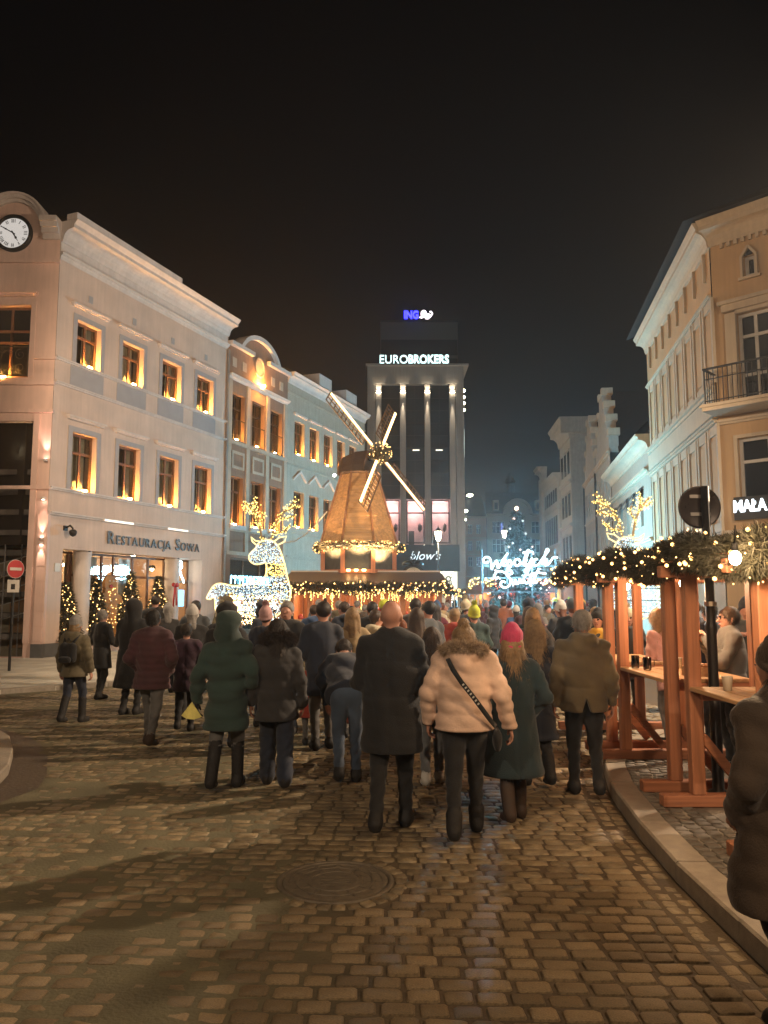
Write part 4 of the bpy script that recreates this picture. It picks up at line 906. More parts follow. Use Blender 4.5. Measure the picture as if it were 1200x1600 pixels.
MB().ball((cc.x-axh.x*1.55,cc.y-axh.y*1.55,6.12),.06,1).build('cap_lamp', emit('cap_lamp',(1,.9,.7),14), wm)
fir('hub_wreath',[tuple(hub+ax*.18+Vector((0,0,0))),tuple(hub+ax*.22)],1500,(.36,.36,.36),.09,wm,seed=3)
bulbs('hub_lights', along([tuple(hub+ax*.2),tuple(hub+ax*.22)],70,(.38,.38,.38),4), .018, m_bulb_s, wm)
da = Vector((-.585,-.478,.655)); db = Vector((.216,.687,.693)); LS = 2.72
m_lath = wood('sail_lath',(.15,.09,.05))
for d, l in ((da,-db),(db,da),(-da,db),(-db,-da)):
    s_ = MB(); o = hub+ax*.12; s_.bar(o+d*.1,o+d*LS,.07,.05,tuple(ax)); sail = s_.build('sail', m_lath, wm)
    b = MB(); W0 = .42
    b.bar(o+d*.75+l*W0,o+d*LS+l*W0,.04,.03,tuple(ax)); b.bar(o+d*.75+l*W0*.5,o+d*LS+l*W0*.5,.03,.025,tuple(ax))
    for k in range(11): q = .75+(LS-.76)*k/10; b.bar(o+d*q,o+d*q+l*W0,.032,.025,tuple(ax))
    b.build('lattice', m_lath, sail)
    b = MB()
    for k in range(40):
        q = .42+(LS-.45)*k/40; b.box(-1,-1,-1,-1,-1,-1) if False else b.bar(o+d*q+ax*.04,o+d*(q+.044)+ax*.04,.085,.03,tuple(ax))
    b.build('light_strip', m_strip, sail)
# garland ring and gallery
ringp = [(1.44*math.cos(2*math.pi*i/24),1.44*math.sin(2*math.pi*i/24),3.52) for i in range(25)]
MB().tube(ringp,.05,5).build('garland_rod', m_black, wm)
fir('garland',ringp,5200,(.14,.14,.16),.11,wm,seed=5); bulbs('garland_lights',along(ringp,210,(.17,.17,.17),6),.024,m_bulb,wm)
A, B = octo(1.3,2.62), octo(1.3,3.5)
for i in range(8):
    j = (i+1) % 8; MB().bar(A[i],B[i],.14,.14,(1,0,0)).build('gallery_post', m_pine, wm)
    a_, c_ = Vector(A[i])*.97, Vector(A[j])*.97; a_.z = c_.z = 0
    MB().add([tuple(a_+Vector((0,0,2.7))),tuple(c_+Vector((0,0,2.7))),tuple(c_+Vector((0,0,3.45))),tuple(a_+Vector((0,0,3.45)))],[[0,1,2,3]]).build('gallery_pane', mat('chalk_panel',(.075,.08,.075),.75,var=.4,vscale=6), wm)
    MB().bar(tuple(Vector(A[i])+Vector((0,0,.07))),tuple(Vector(A[j])+Vector((0,0,.07))),.1,.12).build('gallery_rail', m_pineX, wm)
MB().lathe([(1.15,2.6),(1.15,3.6)],8).build('core', m_dark, wm)
spot('gallery_lamp_beam',(.1,-1.9,2.75),(-.05,.35,1),(1,.57,.24),1350,80,.8,.06,wm); spot('gallery_lamp_beam',(1.2,-1.5,2.75),(-.5,.5,1),(1,.57,.24),800,80,.8,.06,wm); spot('gallery_lamp_beam',(-1.3,-1.5,2.75),(.35,.4,1),(1,.57,.24),850,80,.8,.06,wm)
for q in (-.3,-.05,.2): MB().box(q-.06,q+.06,-1.45,-1.36,2.68,2.74).build('gallery_lamp', emit('gallery_lamp',(1,.55,.2),12), wm)
# hut under the windmill
ht = empty('windmill_hut', (-.6,26.4,0)); tag(ht, 'wooden market hut under the windmill, hung with warm fairy lights', 'hut')
HX0, HX1, HY0, HY1 = -2.35, 2.35, -1.6, 2.0
for x in (HX0,-1.75,-.9,.15,1.2,HX1):
    MB().bbox(x-.09,x+.09,HY0-.09,HY0+.09,0,2.25,.012).build('post', m_pine, ht)
for x in (HX0,HX1): MB().bbox(x-.09,x+.09,HY1-.09,HY1+.09,0,2.25,.012).build('post', m_pine, ht)
for k in range(14): MB().box(HX0+.1,HX1-.1,HY0-.03,HY0+.01,.02+k*.075,.02+k*.075+.07).build('board', m_pineX, ht)
MB().box(HX0,HX1,HY0-.25,HY0+.25,1.08,1.14).build('counter', m_top, ht)
for k in range(28): MB().box(HX0+.1+k*.163,HX0+.1+k*.163+.155,HY1-.5,HY1-.46,0,2.25).build('wall_board', m_pine, ht)
for s_ in (HX0+.02,HX1-.06): MB().box(s_,s_+.04,HY0+.1,HY1-.5,0,2.2).build('side_wall', m_pine, ht)
m_tarp = mat('brown_tarpaulin',(.10,.075,.06),.45,var=.2,vscale=2,bump=.2,bscale=8)
b = MB(); b.add([(HX0-.35,HY0-.55,2.22),(HX1+.3,HY0-.55,2.22),(HX1+.1,HY0+.6,2.66),(HX0-.1,HY0+.6,2.66),(HX1+.1,HY1,2.66),(HX0-.1,HY1,2.66),(HX0-.35,HY0-.55,2.15),(HX1+.3,HY0-.55,2.15)],[[0,1,2,3],[3,2,4,5],[6,7,1,0]]); b.build('roof', m_tarp, ht)
MB().bar((HX0-.1,HY0+.6,2.68),(HX1+.1,HY0+.6,2.68),.05,.05).build('roof_rail', mat('pale_rail',(.5,.42,.34),.5), ht)
ev = [(HX0-.4,HY0+.9,2.12),(HX0-.4,HY0-.6,2.12),(HX1+.35,HY0-.6,2.12),(HX1+.35,HY0+.8,2.12)]
ev2 = [(HX0-.4+k*.12,HY0-.62,2.12+.03*math.sin(k*.9)) for k in range(46)]
fir('garland',ev2,7000,(.12,.16,.2),.11,ht,seed=8); bulbs('garland_lights',along(ev2,170,(.16,.2,.2),9),.026,m_bulb,ht)
g_ = np.random.default_rng(12); ic = []
for k in range(64):
    x = g_.uniform(HX0-.2,HX1+.2); L_ = abs(g_.normal(0,.22))*(1 if abs(x-1.0) > .5 else 1.8)+.05; ic += [(x+g_.normal(0,.012),HY0-.55,2.02-q) for q in np.arange(0,min(L_,.7),.045)]
bulbs('icicle_lights',ic,.015,emit('icicle',(1,.66,.16),5),ht)
for q in (-1.3,0.2,1.7): MB().ball((q,HY0+.9,2.1),.06,1).build('bulb',emit('hut_bulb',(1,.7,.38),60),ht,True); point('hut_light',(q,HY0+.8,1.95),(1,.58,.25),40,.12,ht)
rr = random.Random(21)
for k in range(16):
    x = HX0+.3+k*.28; h = rr.uniform(.12,.4); o = MB().lathe([(.07,0),(.09,.03),(.08,h*.6),(.04,h)],8,(-.6+x,26.4+HY0+.05+rr.uniform(-.1,.1),1.14)).build('market_good',[mat('good_red',(.45,.06,.05),.5),mat('good_cream',(.6,.5,.35),.6),mat('good_brown',(.25,.13,.06),.6)][k % 3],None,True)
    tag(o,['red','cream','brown'][k % 3]+' small ware on the hut counter, '+['first','second','third','fourth','fifth','sixth'][k//3]+' of its colour from the deer side','ware','wares on the windmill hut counter')
o = MB().box(-2.2,-1.75,26.4+HY0-.2,26.4+HY0-.15,1.2,1.55).build('price_board',m_top); tag(o,'pale price board on the hut counter','board')

# stall with dark curved canopy and a big alarm clock
st = empty('canopy_stall', (1.25,31,0)); tag(st, 'small stall with dark curved canopy, garland and warm lights beside the windmill hut', 'stall')
for x in (-1.15,1.35): MB().bbox(x-.06,x+.06,-.06,.06,0,2.15,.01).build('post',m_pine,st); MB().bbox(x-.06,x+.06,1.4,1.5,0,2.15,.01).build('post',m_pine,st)
rings = []
for y in (-.25,1.6): rings.append([(x,y,2.12+.42*math.cos((x-.1)/1.55*1.35)) for x in np.linspace(-1.3,1.5,15)])
b = MB(); b.ring(rings,False,False); b.ring([[(x,-.25,z) for x,_,z in rings[0]],[(x,-.25,2.0) for x,_,z in rings[0]]],False,False); b.build('canopy',mat('charcoal_canopy',(.028,.034,.034),.5,var=.2),st,True)
MB().tube([(x,-.27,z+.02) for x,_,z in rings[0]],.03,5).build('canopy_edge',mat('pale_edge',(.6,.55,.45),.5),st,True)
sp_ = [(x,-.34,2.02) for x in np.linspace(-1.35,1.9,20)]; fir('garland',sp_,2600,(.1,.12,.16),.1,st,m_fir2,seed=14); bulbs('garland_lights',along(sp_,110,(.12,.15,.16),15),.026,m_bulb,st)
MB().box(-1.15,1.35,-.05,.3,.95,1.0).build('counter',m_top,st); MB().box(-1.1,1.3,1.35,1.4,0,2.1).build('back_wall',m_wframe,st)
for q in (-.6,.7): point('stall_light',(q,.5,1.9),(1,.8,.55),16,.1,st); MB().ball((q,.5,1.95),.05,1).build('bulb',MATS['hut_bulb'],st)
ac = empty('alarm_clock', (1.26,33.4,2.72)); ac.scale = (.85,.85,.85); tag(ac, 'oversized dark alarm clock with twin bells above the small stall', 'clock')
n = 28; b = MB(); b.ring([[(r*math.cos(2*math.pi*i/n),y,r*math.sin(2*math.pi*i/n)) for i in range(n)] for r, y in ((.60,.25),(.62,-.1),(.52,-.14),(.48,-.08))],False); b.build('case',m_black,ac,True)
disc(MB(),.5,-.07,n).build('dial',mat('aged_dial',(.42,.36,.26),.6),ac)
b = MB(); b.bar((0,-.1,0),(.05,-.1,.34),.03,.02,(0,1,0)); b.bar((0,-.1,0),(-.2,-.1,.12),.04,.02,(0,1,0)); b.build('hands',m_black,ac); MB().ball((.06,-.14,.03),.045,1).build('dial_lamp',emit('dial_lamp',(1,.75,.4),10),ac)
for s_ in (-1,1): MB().lathe([(.27,0),(.26,.1),(.18,.2),(.02,.25)],12,(s_*.28,.05,.58)).build('bell',m_black,ac,True)
b = MB()
for s_ in (-1,1): b.tube([(0,.05,.8),(s_*.13,.05,.92),(s_*.2,.05,1.05),(s_*.1,.05,1.12),(s_*.06,.05,1.02)],.03,5)
b.tube([(0,.05,.6),(0,.05,1.25)],.03,5); b.build('scroll_handle',m_black,ac,True)
MB().box(-.35,.35,-.05,.3,-2.95,-.55).build('pedestal',m_black,ac)
# small white kiosk
kk = empty('white_kiosk', (3.2,31.5,0)); tag(kk, 'little white-framed kiosk with flat roof right of the canopy stall', 'kiosk')
MB().prism([(-.75,1.95),(.75,1.95),(.6,2.1),(0,2.2),(-.6,2.1)],-.6,.6).build('roof',m_tarp,kk)
for x in (-.55,.55):
    for y in (-.5,.5): MB().box(x-.03,x+.03,y-.03,y+.03,0,1.95).build('post',m_wframe,kk)
for x in np.linspace(-.4,.4,5): MB().box(x-.015,x+.015,-.51,-.49,1.0,1.95).build('bar',m_wframe,kk)
MB().box(-.5,.5,-.45,.45,.9,.95).build('counter',m_wframe,kk)

# ------------------------------------------------------------ lit deer
OUT = [(-1.18,1.80),(-1.10,1.98),(-.98,2.15),(-.80,2.20),(-.5,2.14),(-.26,2.15),(.05,2.22),(.26,2.30),(.38,2.38),(.42,2.55),(.40,2.76),(.30,2.74),(.12,2.72),(-.02,2.80),(-.06,2.93),(.0,3.04),(.12,3.16),(.20,3.30),(.36,3.37),(.55,3.36),(.70,3.24),(.80,3.05),(.90,2.76),(.97,2.45),(1.05,2.15),(1.09,1.95),(1.0,1.63),(.72,1.34),(.45,1.28),(.17,1.26),(-.12,1.36),(-.43,1.40),(-.60,1.30),(-.78,1.22),(-.92,1.45),(-.95,1.75),(-1.0,1.85),(-1.08,1.78)]
def inpoly(P_, x, z):
    c = np.zeros(len(x), bool); n = len(P_)
    for i in range(n):
        (x0, z0), (x1, z1) = P_[i], P_[(i+1) % n]; cond = ((z0 > z) != (z1 > z)); c ^= cond & (x < (x1-x0)*(z-z0)/((z1-z0) if z1 != z0 else 1e-9)+x0)
    return c
def dist_edge(P_, x, z):
    d = np.full(len(x), 9.)
    for i in range(len(P_)):
        a = np.array(P_[i]); b_ = np.array(P_[(i+1) % len(P_)]); ab = b_-a; t = np.clip(((x-a[0])*ab[0]+(z-a[1])*ab[1])/(ab@ab),0,1); d = np.minimum(d, np.hypot(x-a[0]-t*ab[0], z-a[1]-t*ab[1]))
    return d
def make_deer(loc, label):
    dr_ = empty('light_deer', loc); tag(dr_, label, 'light figure', 'lit deer of the market')
    g = np.random.default_rng(31); x = g.uniform(-1.2,1.1,9000); z = g.uniform(1.2,3.4,9000); k = inpoly(OUT,x,z); x, z = x[k], z[k]; d = dist_edge(OUT,x,z)
    y = np.sqrt(np.clip(d,0,.4)*.62)*np.where(g.random(len(x)) < .72,-1,1)*g.uniform(.75,1,len(x)); P_ = np.stack([x,y,z],-1)
    collar = (z > 2.38) & (z < 2.74) & (x > .3); P1 = P_[~collar][:2500]; P2 = P_[collar][:150]
    bulbs('cold_lights',P1[:2150],.0118,m_ledw,dr_); bulbs('warm_lights',P1[2150:],.0118,m_ledy,dr_); bulbs('collar_lights',P2,.0145,m_ledy,dr_)
    MB().tube(catmull([(p[0],0,p[1]) for p in OUT+OUT[:1]],3),.022,5).build('outline_rope',m_rope,dr_)
    b = MB()
    for ear in ([(.22,3.34),(.1,3.36),(-.02,3.46),(.02,3.34),(.16,3.22)],[(.62,3.34),(.75,3.44),(.95,3.48),(.9,3.34),(.72,3.24)]): b.tube([(p[0],0,p[1]) for p in ear],.02,5)
    b.build('ear_rope',m_rope,dr_,kind='stuff')
    ant = []
    L_ = [[(.28,3.4),(.22,3.7),(.12,4.0),(-.05,4.25),(-.2,4.42)],[(.2,3.8),(.32,4.05),(.28,4.2)],[(.1,4.05),(.05,4.3),(.08,4.48)],[(-.02,4.2),(-.12,4.2),(-.24,4.3)]]
    R_ = [[(.55,3.4),(.62,3.75),(.78,4.05),(1.0,4.25),(1.22,4.52)],[(.6,3.55),(.85,3.6),(1.05,3.78)],[(.72,3.95),(.95,3.98),(1.18,4.05)],[(.95,4.2),(1.1,4.25),(1.26,4.3)]]
    b = MB()
    for s_ in L_+R_: b.tube([(p[0],0,p[1]) for p in catmull([(q[0],q[1]) for q in s_],4)] if False else [(q.x,0,q.y) for q in catmull(s_,4)],.03,5); ant += [(q.x,0,q.y) for q in catmull(s_,14)]
    b.build('antler',mat('antler_wire',(.25,.18,.08),.6),dr_)
    A_ = np.array(ant); A_ = np.repeat(A_,2,0)+g.normal(size=(len(A_)*2,3))*np.array([.045,.05,.045]); bulbs('antler_lights',A_[g.permutation(len(A_))[:330]],.017,m_ledy,dr_)
    for lx, ly in ((.78,-.25),(.55,.25),(-.62,-.25),(-.85,.25)):
        b = MB()
        for s_ in (-.07,.07): b.tube([(lx+s_*1.5,ly,1.5),(lx+s_,ly,.8),(lx+s_*.6,ly,.0)],.02,5)
        o = b.build('leg',m_black,dr_); q = g.uniform(0,1,(70,3)); bulbs('leg_lights',np.stack([lx+(q[:,0]-.5)*.16,ly+(q[:,1]-.5)*.12,q[:,2]*1.3],-1),.0135,m_ledw,o)
    b = MB()
    for zz in np.arange(1.45,3.3,.3):
        xx = np.linspace(-1.1,1.1,60); kk_ = inpoly(OUT,xx,np.full(60,zz)); xx = xx[kk_]
        if len(xx) > 3:
            dd = np.sqrt(np.clip(dist_edge(OUT,xx,np.full(len(xx),zz)),0,.4)*.6); b.tube([(a_,-d_,zz) for a_, d_ in zip(xx,dd)],.008,4); b.tube([(a_,d_,zz) for a_, d_ in zip(xx,dd)],.008,4)
    b.build('wire_frame',m_black,dr_); point('deer_glow',(.2,-.1,1.9),COOL,14,.5,dr_)
    return dr_
deer = make_deer((-3.60,21,0),'glowing white deer outlined in warm rope light before the brown house')
deer2 = copy_tree(deer); deer2.location = (6.72,20,0); deer2.scale = (-1,1,1); deer2['label'] = 'glowing deer with yellow antlers standing behind the pine shelters'

# ------------------------------------------------------------ neon greeting and the tree
ns = empty('greeting_sign', (6.28,36,2.2)); tag(ns, 'dazzling white script sign Wesołych Świąt on a dark stand', 'sign')
STR = {
 'W':[(178,300),(152,322),(120,305),(118,268),(160,245),(200,272),(214,335),(216,392),(250,330),(280,290),(290,340),(300,382),(350,300),(420,195)],
 'e':[(335,322),(375,312),(392,284),(368,268),(345,305),(362,350),(405,342)], 's':[(405,342),(440,285),(462,325),(442,362),(412,350)],
 'o':[(548,268),(512,282),(503,330),(535,354),(572,322),(562,282),(540,266)], 'l':[(572,335),(625,300),(680,168),(655,185),(612,330),(645,348)], 'l_bar':[(608,192),(668,182),(735,182)],
 'y':[(655,272),(640,322),(668,345),(722,262),(700,345),(660,432),(628,425),(650,385),(705,350)], 'c':[(788,268),(748,284),(735,328),(768,350),(802,335)], 'h':[(802,335),(870,240),(925,165),(905,150),(878,230),(845,338),(880,272),(908,290),(882,345),(925,330),(985,252),(1040,252)],
 'S':[(300,492),(272,512),(250,478),(280,430),(345,425),(420,462),(470,445),(440,408),(392,436),(415,485),(450,530),(430,598),(370,626),(325,590),(342,545),(385,560)], 'S_acute':[(405,392),(455,365)],
 'w':[(470,520),(462,560),(490,575),(512,525),(508,570),(540,572),(560,515)], 'i':[(582,520),(572,562),(608,560)], 'i_dot':[(596,470),(600,476)],
 'a':[(698,478),(645,462),(612,520),(645,572),(685,530),(702,480),(695,545),(722,560)], 'a_tail':[(715,560),(690,590),(708,606)], 't':[(800,390),(758,480),(735,548),(775,562)], 't_bar':[(705,452),(790,440),(890,452)]}
m_neon = emit('greeting_neon', (.66,.93,1), 3.4)
for k, pts in STR.items():
    q = [((p.x-560)/8*.0299,0,(650-p.y)/8*.0299) for p in catmull(pts,6)]
    MB().tube(q,.041,6).build('stroke',m_neon,ns)
b = MB()
for x in (-1.7,-.55,.6,1.7): b.bar((x,.12,-2.2),(x,.12,1.9),.07)
for z in (-.1,.55,1.1): b.bar((-1.75,.12,z),(1.75,.12,z),.04)
b.build('stand',m_black,ns)
fir('stand_fir',[(-2.0,.25,-1.35),(2.0,.25,-1.35)],5200,(.4,.25,.95),.16,ns,m_fir2,seed=41)
for q in (-1.3,-.4,.5,1.4): point('sign_glow',(q,-1.3,1.0),(.28,.73,1),640,.4,ns)
xt = empty('christmas_tree', (8.6,50,0)); tag(xt, 'tall dark Christmas tree dotted with glowing parcels behind the sign', 'tree')
MB().lathe([(.22,0),(.18,3),(.08,7)],8).build('trunk',mat('bark',(.07,.05,.035),.9),xt)
g = np.random.default_rng(51); pts = []
Vs = []
for k in range(26):
    z = 1.2+6.3*k/26; rad = 2.3*(1-(z-.8)/7.0)**.9+.05; nb = max(4,int(16*rad/2.2))
    for j in range(nb):
        a = g.uniform(0,2*math.pi); r_ = rad*g.uniform(.8,1.1); pts.append([(0.1*math.cos(a),.1*math.sin(a),z+.15),(r_*math.cos(a),r_*math.sin(a),z-.25*r_)])
P_ = np.array(pts); n = len(P_); idx = g.integers(0,n,13000); t = g.random((13000,1))**.6; C = P_[idx,0]*(1-t)+P_[idx,1]*t; C += g.normal(size=C.shape)*.06
D = g.normal(size=C.shape)+(P_[idx,1]-P_[idx,0]); D /= np.linalg.norm(D,axis=1,keepdims=True); S_ = np.cross(D,g.normal(size=C.shape)); S_ /= np.linalg.norm(S_,axis=1,keepdims=True)
V_ = np.stack([C-S_*.03,C+S_*.03,C+D*.22],1).reshape(-1,3); np_mesh('crown',V_,np.arange(len(V_)).reshape(-1,3),m_fir2,xt,False,kind='stuff')
for k in range(26):
    z = g.uniform(1.8,7.2); rad = 2.3*(1-(z-.8)/7.0)**.9; a = g.uniform(math.pi,2*math.pi)
    MB().ball((rad*math.cos(a),rad*math.sin(a),z),.06+.04*g.random(),0).build('parcel_light',[emit('parcel_white',(.9,1,1),.9),emit('parcel_pink',(1,.62,.5),1.3)][k % 2],xt)
MB().ball((0,-.1,7.6),.14,1).build('tree_star',emit('star',(1,.5,.35),6),xt)

# market stalls deep in the square, glimpsed under the sign
for k, (x, y, c, lab) in enumerate(((8.5,68,(1,.66,.15),'yellow-lit far stall front beside the tower corner'),(10.5,66,(1,.22,.12),'red-lit far stall front left of the sign'),(14.4,68,(1,.62,.12),'yellow-lit far stall front right of the sign'),(13.0,66,(.95,.3,.25),'red-roofed far stall under the greeting sign'))):
    s_ = empty('far_stall',(x,y,0)); tag(s_,lab,'stall','far market stalls')
    MB().box(-1.1,1.1,0,1.5,0,2.3).build('booth',m_pine,s_); MB().prism([(-1.3,2.3),(1.3,2.3),(0,3.2)],-.3,1.7).build('roof',mat('wine_roof',(.12,.04,.05),.7),s_)
    b = MB()
    for q in range(70): b.ball((rr.uniform(-1.1,1.1),-.05,rr.uniform(2.2,3.6)),.05,0)
    b.build('fairy_lights',emit('far_fairy_%d' % k,c,9),s_,kind='stuff')
    point('booth_light',(0,-.4,2.0),c,40,.2,s_)

# ------------------------------------------------------------ pine shelters with high tables
def shelter(y0, y1, label, seed, x0=2.57, x1=3.34, xe=3.75):
    s_ = empty('pine_shelter',(0,0,.113)); tag(s_,label,'shelter','pine shelters with high tables'); w = .056
    for yy in (y0,y1):
        MB().bbox(x0-.30,xe,yy-w-.001,yy+w+.001,0,.095,.008).build('base_beam',m_pineX,s_)
        for xx in (x0,x1): MB().bbox(xx-w*.95,xx+w*.95,yy-w*.95,yy+w*.95,.0951,1.99,.008).build('post',m_pine,s_)
        MB().bbox(x0-.25,x1+.35,yy-.045,yy+.045,1.86,1.96,.008).build('tie_beam',m_pineX,s_)
        b = MB(); b.bar((x0+.05,yy,.10),(x0+.42,yy,.0951+.02),.01) if False else None
        MB().bar((x0+.06,yy+.0,.55),(x0+.40,yy,.12),.05,.07).build('brace',m_pineX,s_)
    for q in range(5): MB().bbox(x0-.06+q*.165,x0-.06+q*.165+.16,y0+.075,y1-.075,.93,.965,.006).build('table_board',m_top,s_)
    MB().box(x0+.02,x1-.02,y0+.08,y0+.14,.86,.929).build('table_rail',m_pineX,s_); MB().box(x0+.02,x1-.02,y1-.14,y1-.08,.86,.929).build('table_rail',m_pineX,s_)
    for q in range(8): MB().bbox(x0-.22+q*.19,x0-.22+q*.19+.18,y0-.28,y1+.28,1.98+.010*q,2.005+.010*q,.004).build('roof_board',m_pineY,s_)
    ev = [(x0-.16,y0-.33,2.01)]+[(x0-.16+.03*math.sin(q*5+seed),q,2.01+.05*math.sin(q*3.1+seed)) for q in np.arange(y0-.3,y1+.31,.15)]
    fe = [(q,y0-.33,2.02) for q in np.linspace(x0-.16,x1+.5,10)]
    fir('garland',ev,9000,(.11,.10,.15),.07,s_,seed=60+seed); fir('front_garland',fe,6000,(.11,.11,.15),.07,s_,seed=70+seed)
    fir('roof_fir',[(x0+.1,y0-.1,2.09),(x0+.5,(y0+y1)/2,2.12),(x1,y1,2.1)],5000,(.4,.5,.06),.07,s_,seed=80+seed,droop=-.3)
    pts = np.concatenate([along(ev,34,(.15,.14,.18),90+seed),along(fe,22,(.14,.14,.18),95+seed)]); bulbs('garland_lights',pts,.0165,m_bulb,s_,1)
    pts = np.concatenate([along(ev,50,(.15,.14,.19),190+seed)]); bulbs('pin_lights',pts,.007,m_bulb_s,s_)
    return s_
shelter(5.30,6.56,'nearest pine shelter with a high table beside the hooded passer-by',1)
shelter(7.05,8.45,'middle pine shelter where the man with glasses stands',2)
shelter(8.95,10.3,'farthest pine shelter on the curve of the kerb',3)
for k, (p, w_, lab) in enumerate((((2.14,4.72,2.045),85,'bare glowing bulb hanging at the front garland of the shelters'),((2.98,7.75,1.95),55,'glowing bulb hanging above the middle high table'),((3.0,9.6,1.95),45,'glowing bulb inside the farthest pine shelter'))):
    bb = empty('festoon_bulb',p); tag(bb,lab,'bulb','bulbs of the pine shelters'); MB().ball((0,0,0),(.036,.036,.045),2).build('globe',emit('festoon',(1,.78,.50),40),bb,True); MB().lathe([(.018,.04),(.02,.05),(.02,.09),(.008,.095)],8).build('socket',m_black,bb); MB().tube([(0,0,.09),(.01,.0,.2)],.005,4).build('cord',m_black,bb)
    point('festoon_light',(0,0,-.01),(1,.64,.34),w_,.05,bb)
for k, (x, y, l) in enumerate(((2.70,6.2,'plain paper cup on the nearest high table'),(2.92,5.75,'second paper cup farther along the nearest table'),(3.05,8.15,'paper cup at the back of the middle table'))):
    c = MB().lathe([(.030,0),(.042,.11),(.044,.113),(.040,.113),(.028,.01)],14).build('paper_cup',mat('cup_paper',(.55,.14,.10) if k % 2 else (.62,.56,.46),.7),None,True,loc=(x,y,1.078)); tag(c,l,'cup')
# black pole with the dark back of a round sign
gp = empty('sign_post',(2.86,6.84,.113)); tag(gp,'black pole with a dark round sign seen from behind above the garlands','sign post')
MB().lathe([(.09,0),(.09,.05),(.05,.07),(.042,1.4),(.05,1.42),(.05,1.46),(.04,1.48),(.036,2.68)],12).build('pole',m_black,gp,True)
n = 36; b = MB(); b.ring([[(-.03+r*math.cos(2*math.pi*i/n),y,2.50+r*math.sin(2*math.pi*i/n)) for i in range(n)] for r, y in ((.175,.052),(.188,.048),(.190,.070),(.186,.078))]); b.build('disc',mat('sign_back',(.065,.05,.045),.3,metal=.4,var=.3,vscale=6),gp,True)
for zz in (2.42,2.58): MB().box(-.12,.06,.036,.05,zz,zz+.03).build('clamp',mat('steel_band',(.5,.45,.4),.35,.9),gp)
MB().lathe([(.055,1.62),(.055,1.66)],12).build('band',mat('steel_band',(.5,.45,.4),.35,.9),gp)
# things on the tables
def tt(o,l,c): tag(o,l,c); return o
tray = empty('snack_tray',(2.95,7.4,1.078)); tag(tray,'small wooden snack box with food on the middle table','tray')
MB().box(-.12,.12,-.09,.09,0,.012).build('bottom',m_top,tray)
for a in ((-.12,-.108,-.09,.09),(.108,.12,-.09,.09),(-.108,.108,-.09,-.078),(-.108,.108,.078,.09)): MB().box(*a,.012,.085).build('side',m_top,tray)
b = MB()
for k in range(14): b.ball((rr.uniform(-.09,.09),rr.uniform(-.06,.06),.07+rr.uniform(0,.03)),(.03,.025,.018),1)
b.build('food',mat('roast_bits',(.35,.16,.06),.6),tray,True,kind='stuff')
for x, y, l in ((2.62,8.2,'clear mug of dark mulled wine at the corner of the middle table'),(2.66,7.95,'second clear mug standing near the table corner')):
    c = MB().lathe([(.032,0),(.04,.01),(.042,.13),(.038,.13),(.036,.02)],14).build('mug',glass('mug_glass',(.9,.9,.9),.2),None,True,loc=(x,y,1.078)); tag(c,l,'mug'); MB().lathe([(.034,.015),(.036,.095),(.001,.096)],12).build('drink',mat('mulled_wine',(.12,.02,.02),.2),c)
    MB().tube([(.04,0,.11),(.07,0,.1),(.07,0,.04),(.04,0,.03)],.006,5).build('handle',glass('mug_glass'),c)
# ------------------------------------------------------------ lamps and signs
def lantern(loc, h, label, w, col=(1,.86,.62), cat='street lamp', glow=22):
    o = empty('street_lantern',loc); tag(o,label,cat,'street lanterns'); MB().lathe([(.13,0),(.14,.3),(.07,.4),(.05,h*.6),(.035,h-.45)],10).build('post',m_black,o,True)
    MB().lathe([(.02,h-.45),(.12,h-.36),(.2,h+.1),(.19,h+.12)],6).build('glazing',emit('lantern_glass_%d' % glow,col,glow),o); MB().lathe([(.24,h+.12),(.12,h+.28),(.03,h+.36),(.01,h+.5)],6).build('cap',m_black,o)
    point('lantern_light',(0,0,h-.1),col,w,.25,o); return o
lantern((3.16,45,0),5.55,'old-style lit lantern on a post before the salon windows',900)
lantern((9.36,60,0),6.9,'small lit lantern beside the Christmas tree',350,(1,.80,.6))
for k, (x, y, z, l) in enumerate(((7.0,62.6,10.15,'highest lamp arm on the tower side'),(6.95,66,9.25,'middle lamp arm on the tower side'),(7.25,70,8.9,'lowest lamp arm on the tower side'))):
    o = empty('bracket_lamp',(x,y,z)); tag(o,l,'lamp','bracket lamps on the tower side'); MB().tube([(6.55-x,.2,-.1),(-.1,.05,.12),(0,0,.1)],.03,5).build('arm',m_black,o); MB().ball((0,0,0),(.28,.2,.14),1).build('head',emit('bracket_head',(1,.95,.68),12),o,True); point('bracket_light',(0,-.2,-.3),(1,.9,.7),90,.2,o)
sp1 = empty('no_entry_sign',(-8.92,18.73,.085)); tag(sp1,'red and white no-entry sign with a white plate on a thin post','traffic sign')
MB().tube([(0,0,0),(0,0,2.62)],.035,8).build('post',m_black,sp1)
def tilt(o): o.rotation_euler = (0,0,R(58)); o.location = (0,0,0); return o
tilt(disc(MB(),.215,-.052,28,0,2.42).build('red_disc',mat('sign_red',(.50,.03,.03),.4),sp1)); tilt(MB().box(-.15,.15,-.06,-.054,2.385,2.455).build('white_bar',m_wframe,sp1)); tilt(disc(MB(),.225,-.048,28,0,2.42).build('disc_edge',m_wframe,sp1))
o = MB().box(-.13,.13,-.055,-.04,1.86,2.16).build('plate',m_wframe,sp1); o.rotation_euler = (0,0,R(18)); o = MB().box(-.05,.04,-.058,-.0555,1.93,2.06).build('plate_mark',m_black,sp1); o.rotation_euler = (0,0,R(18))
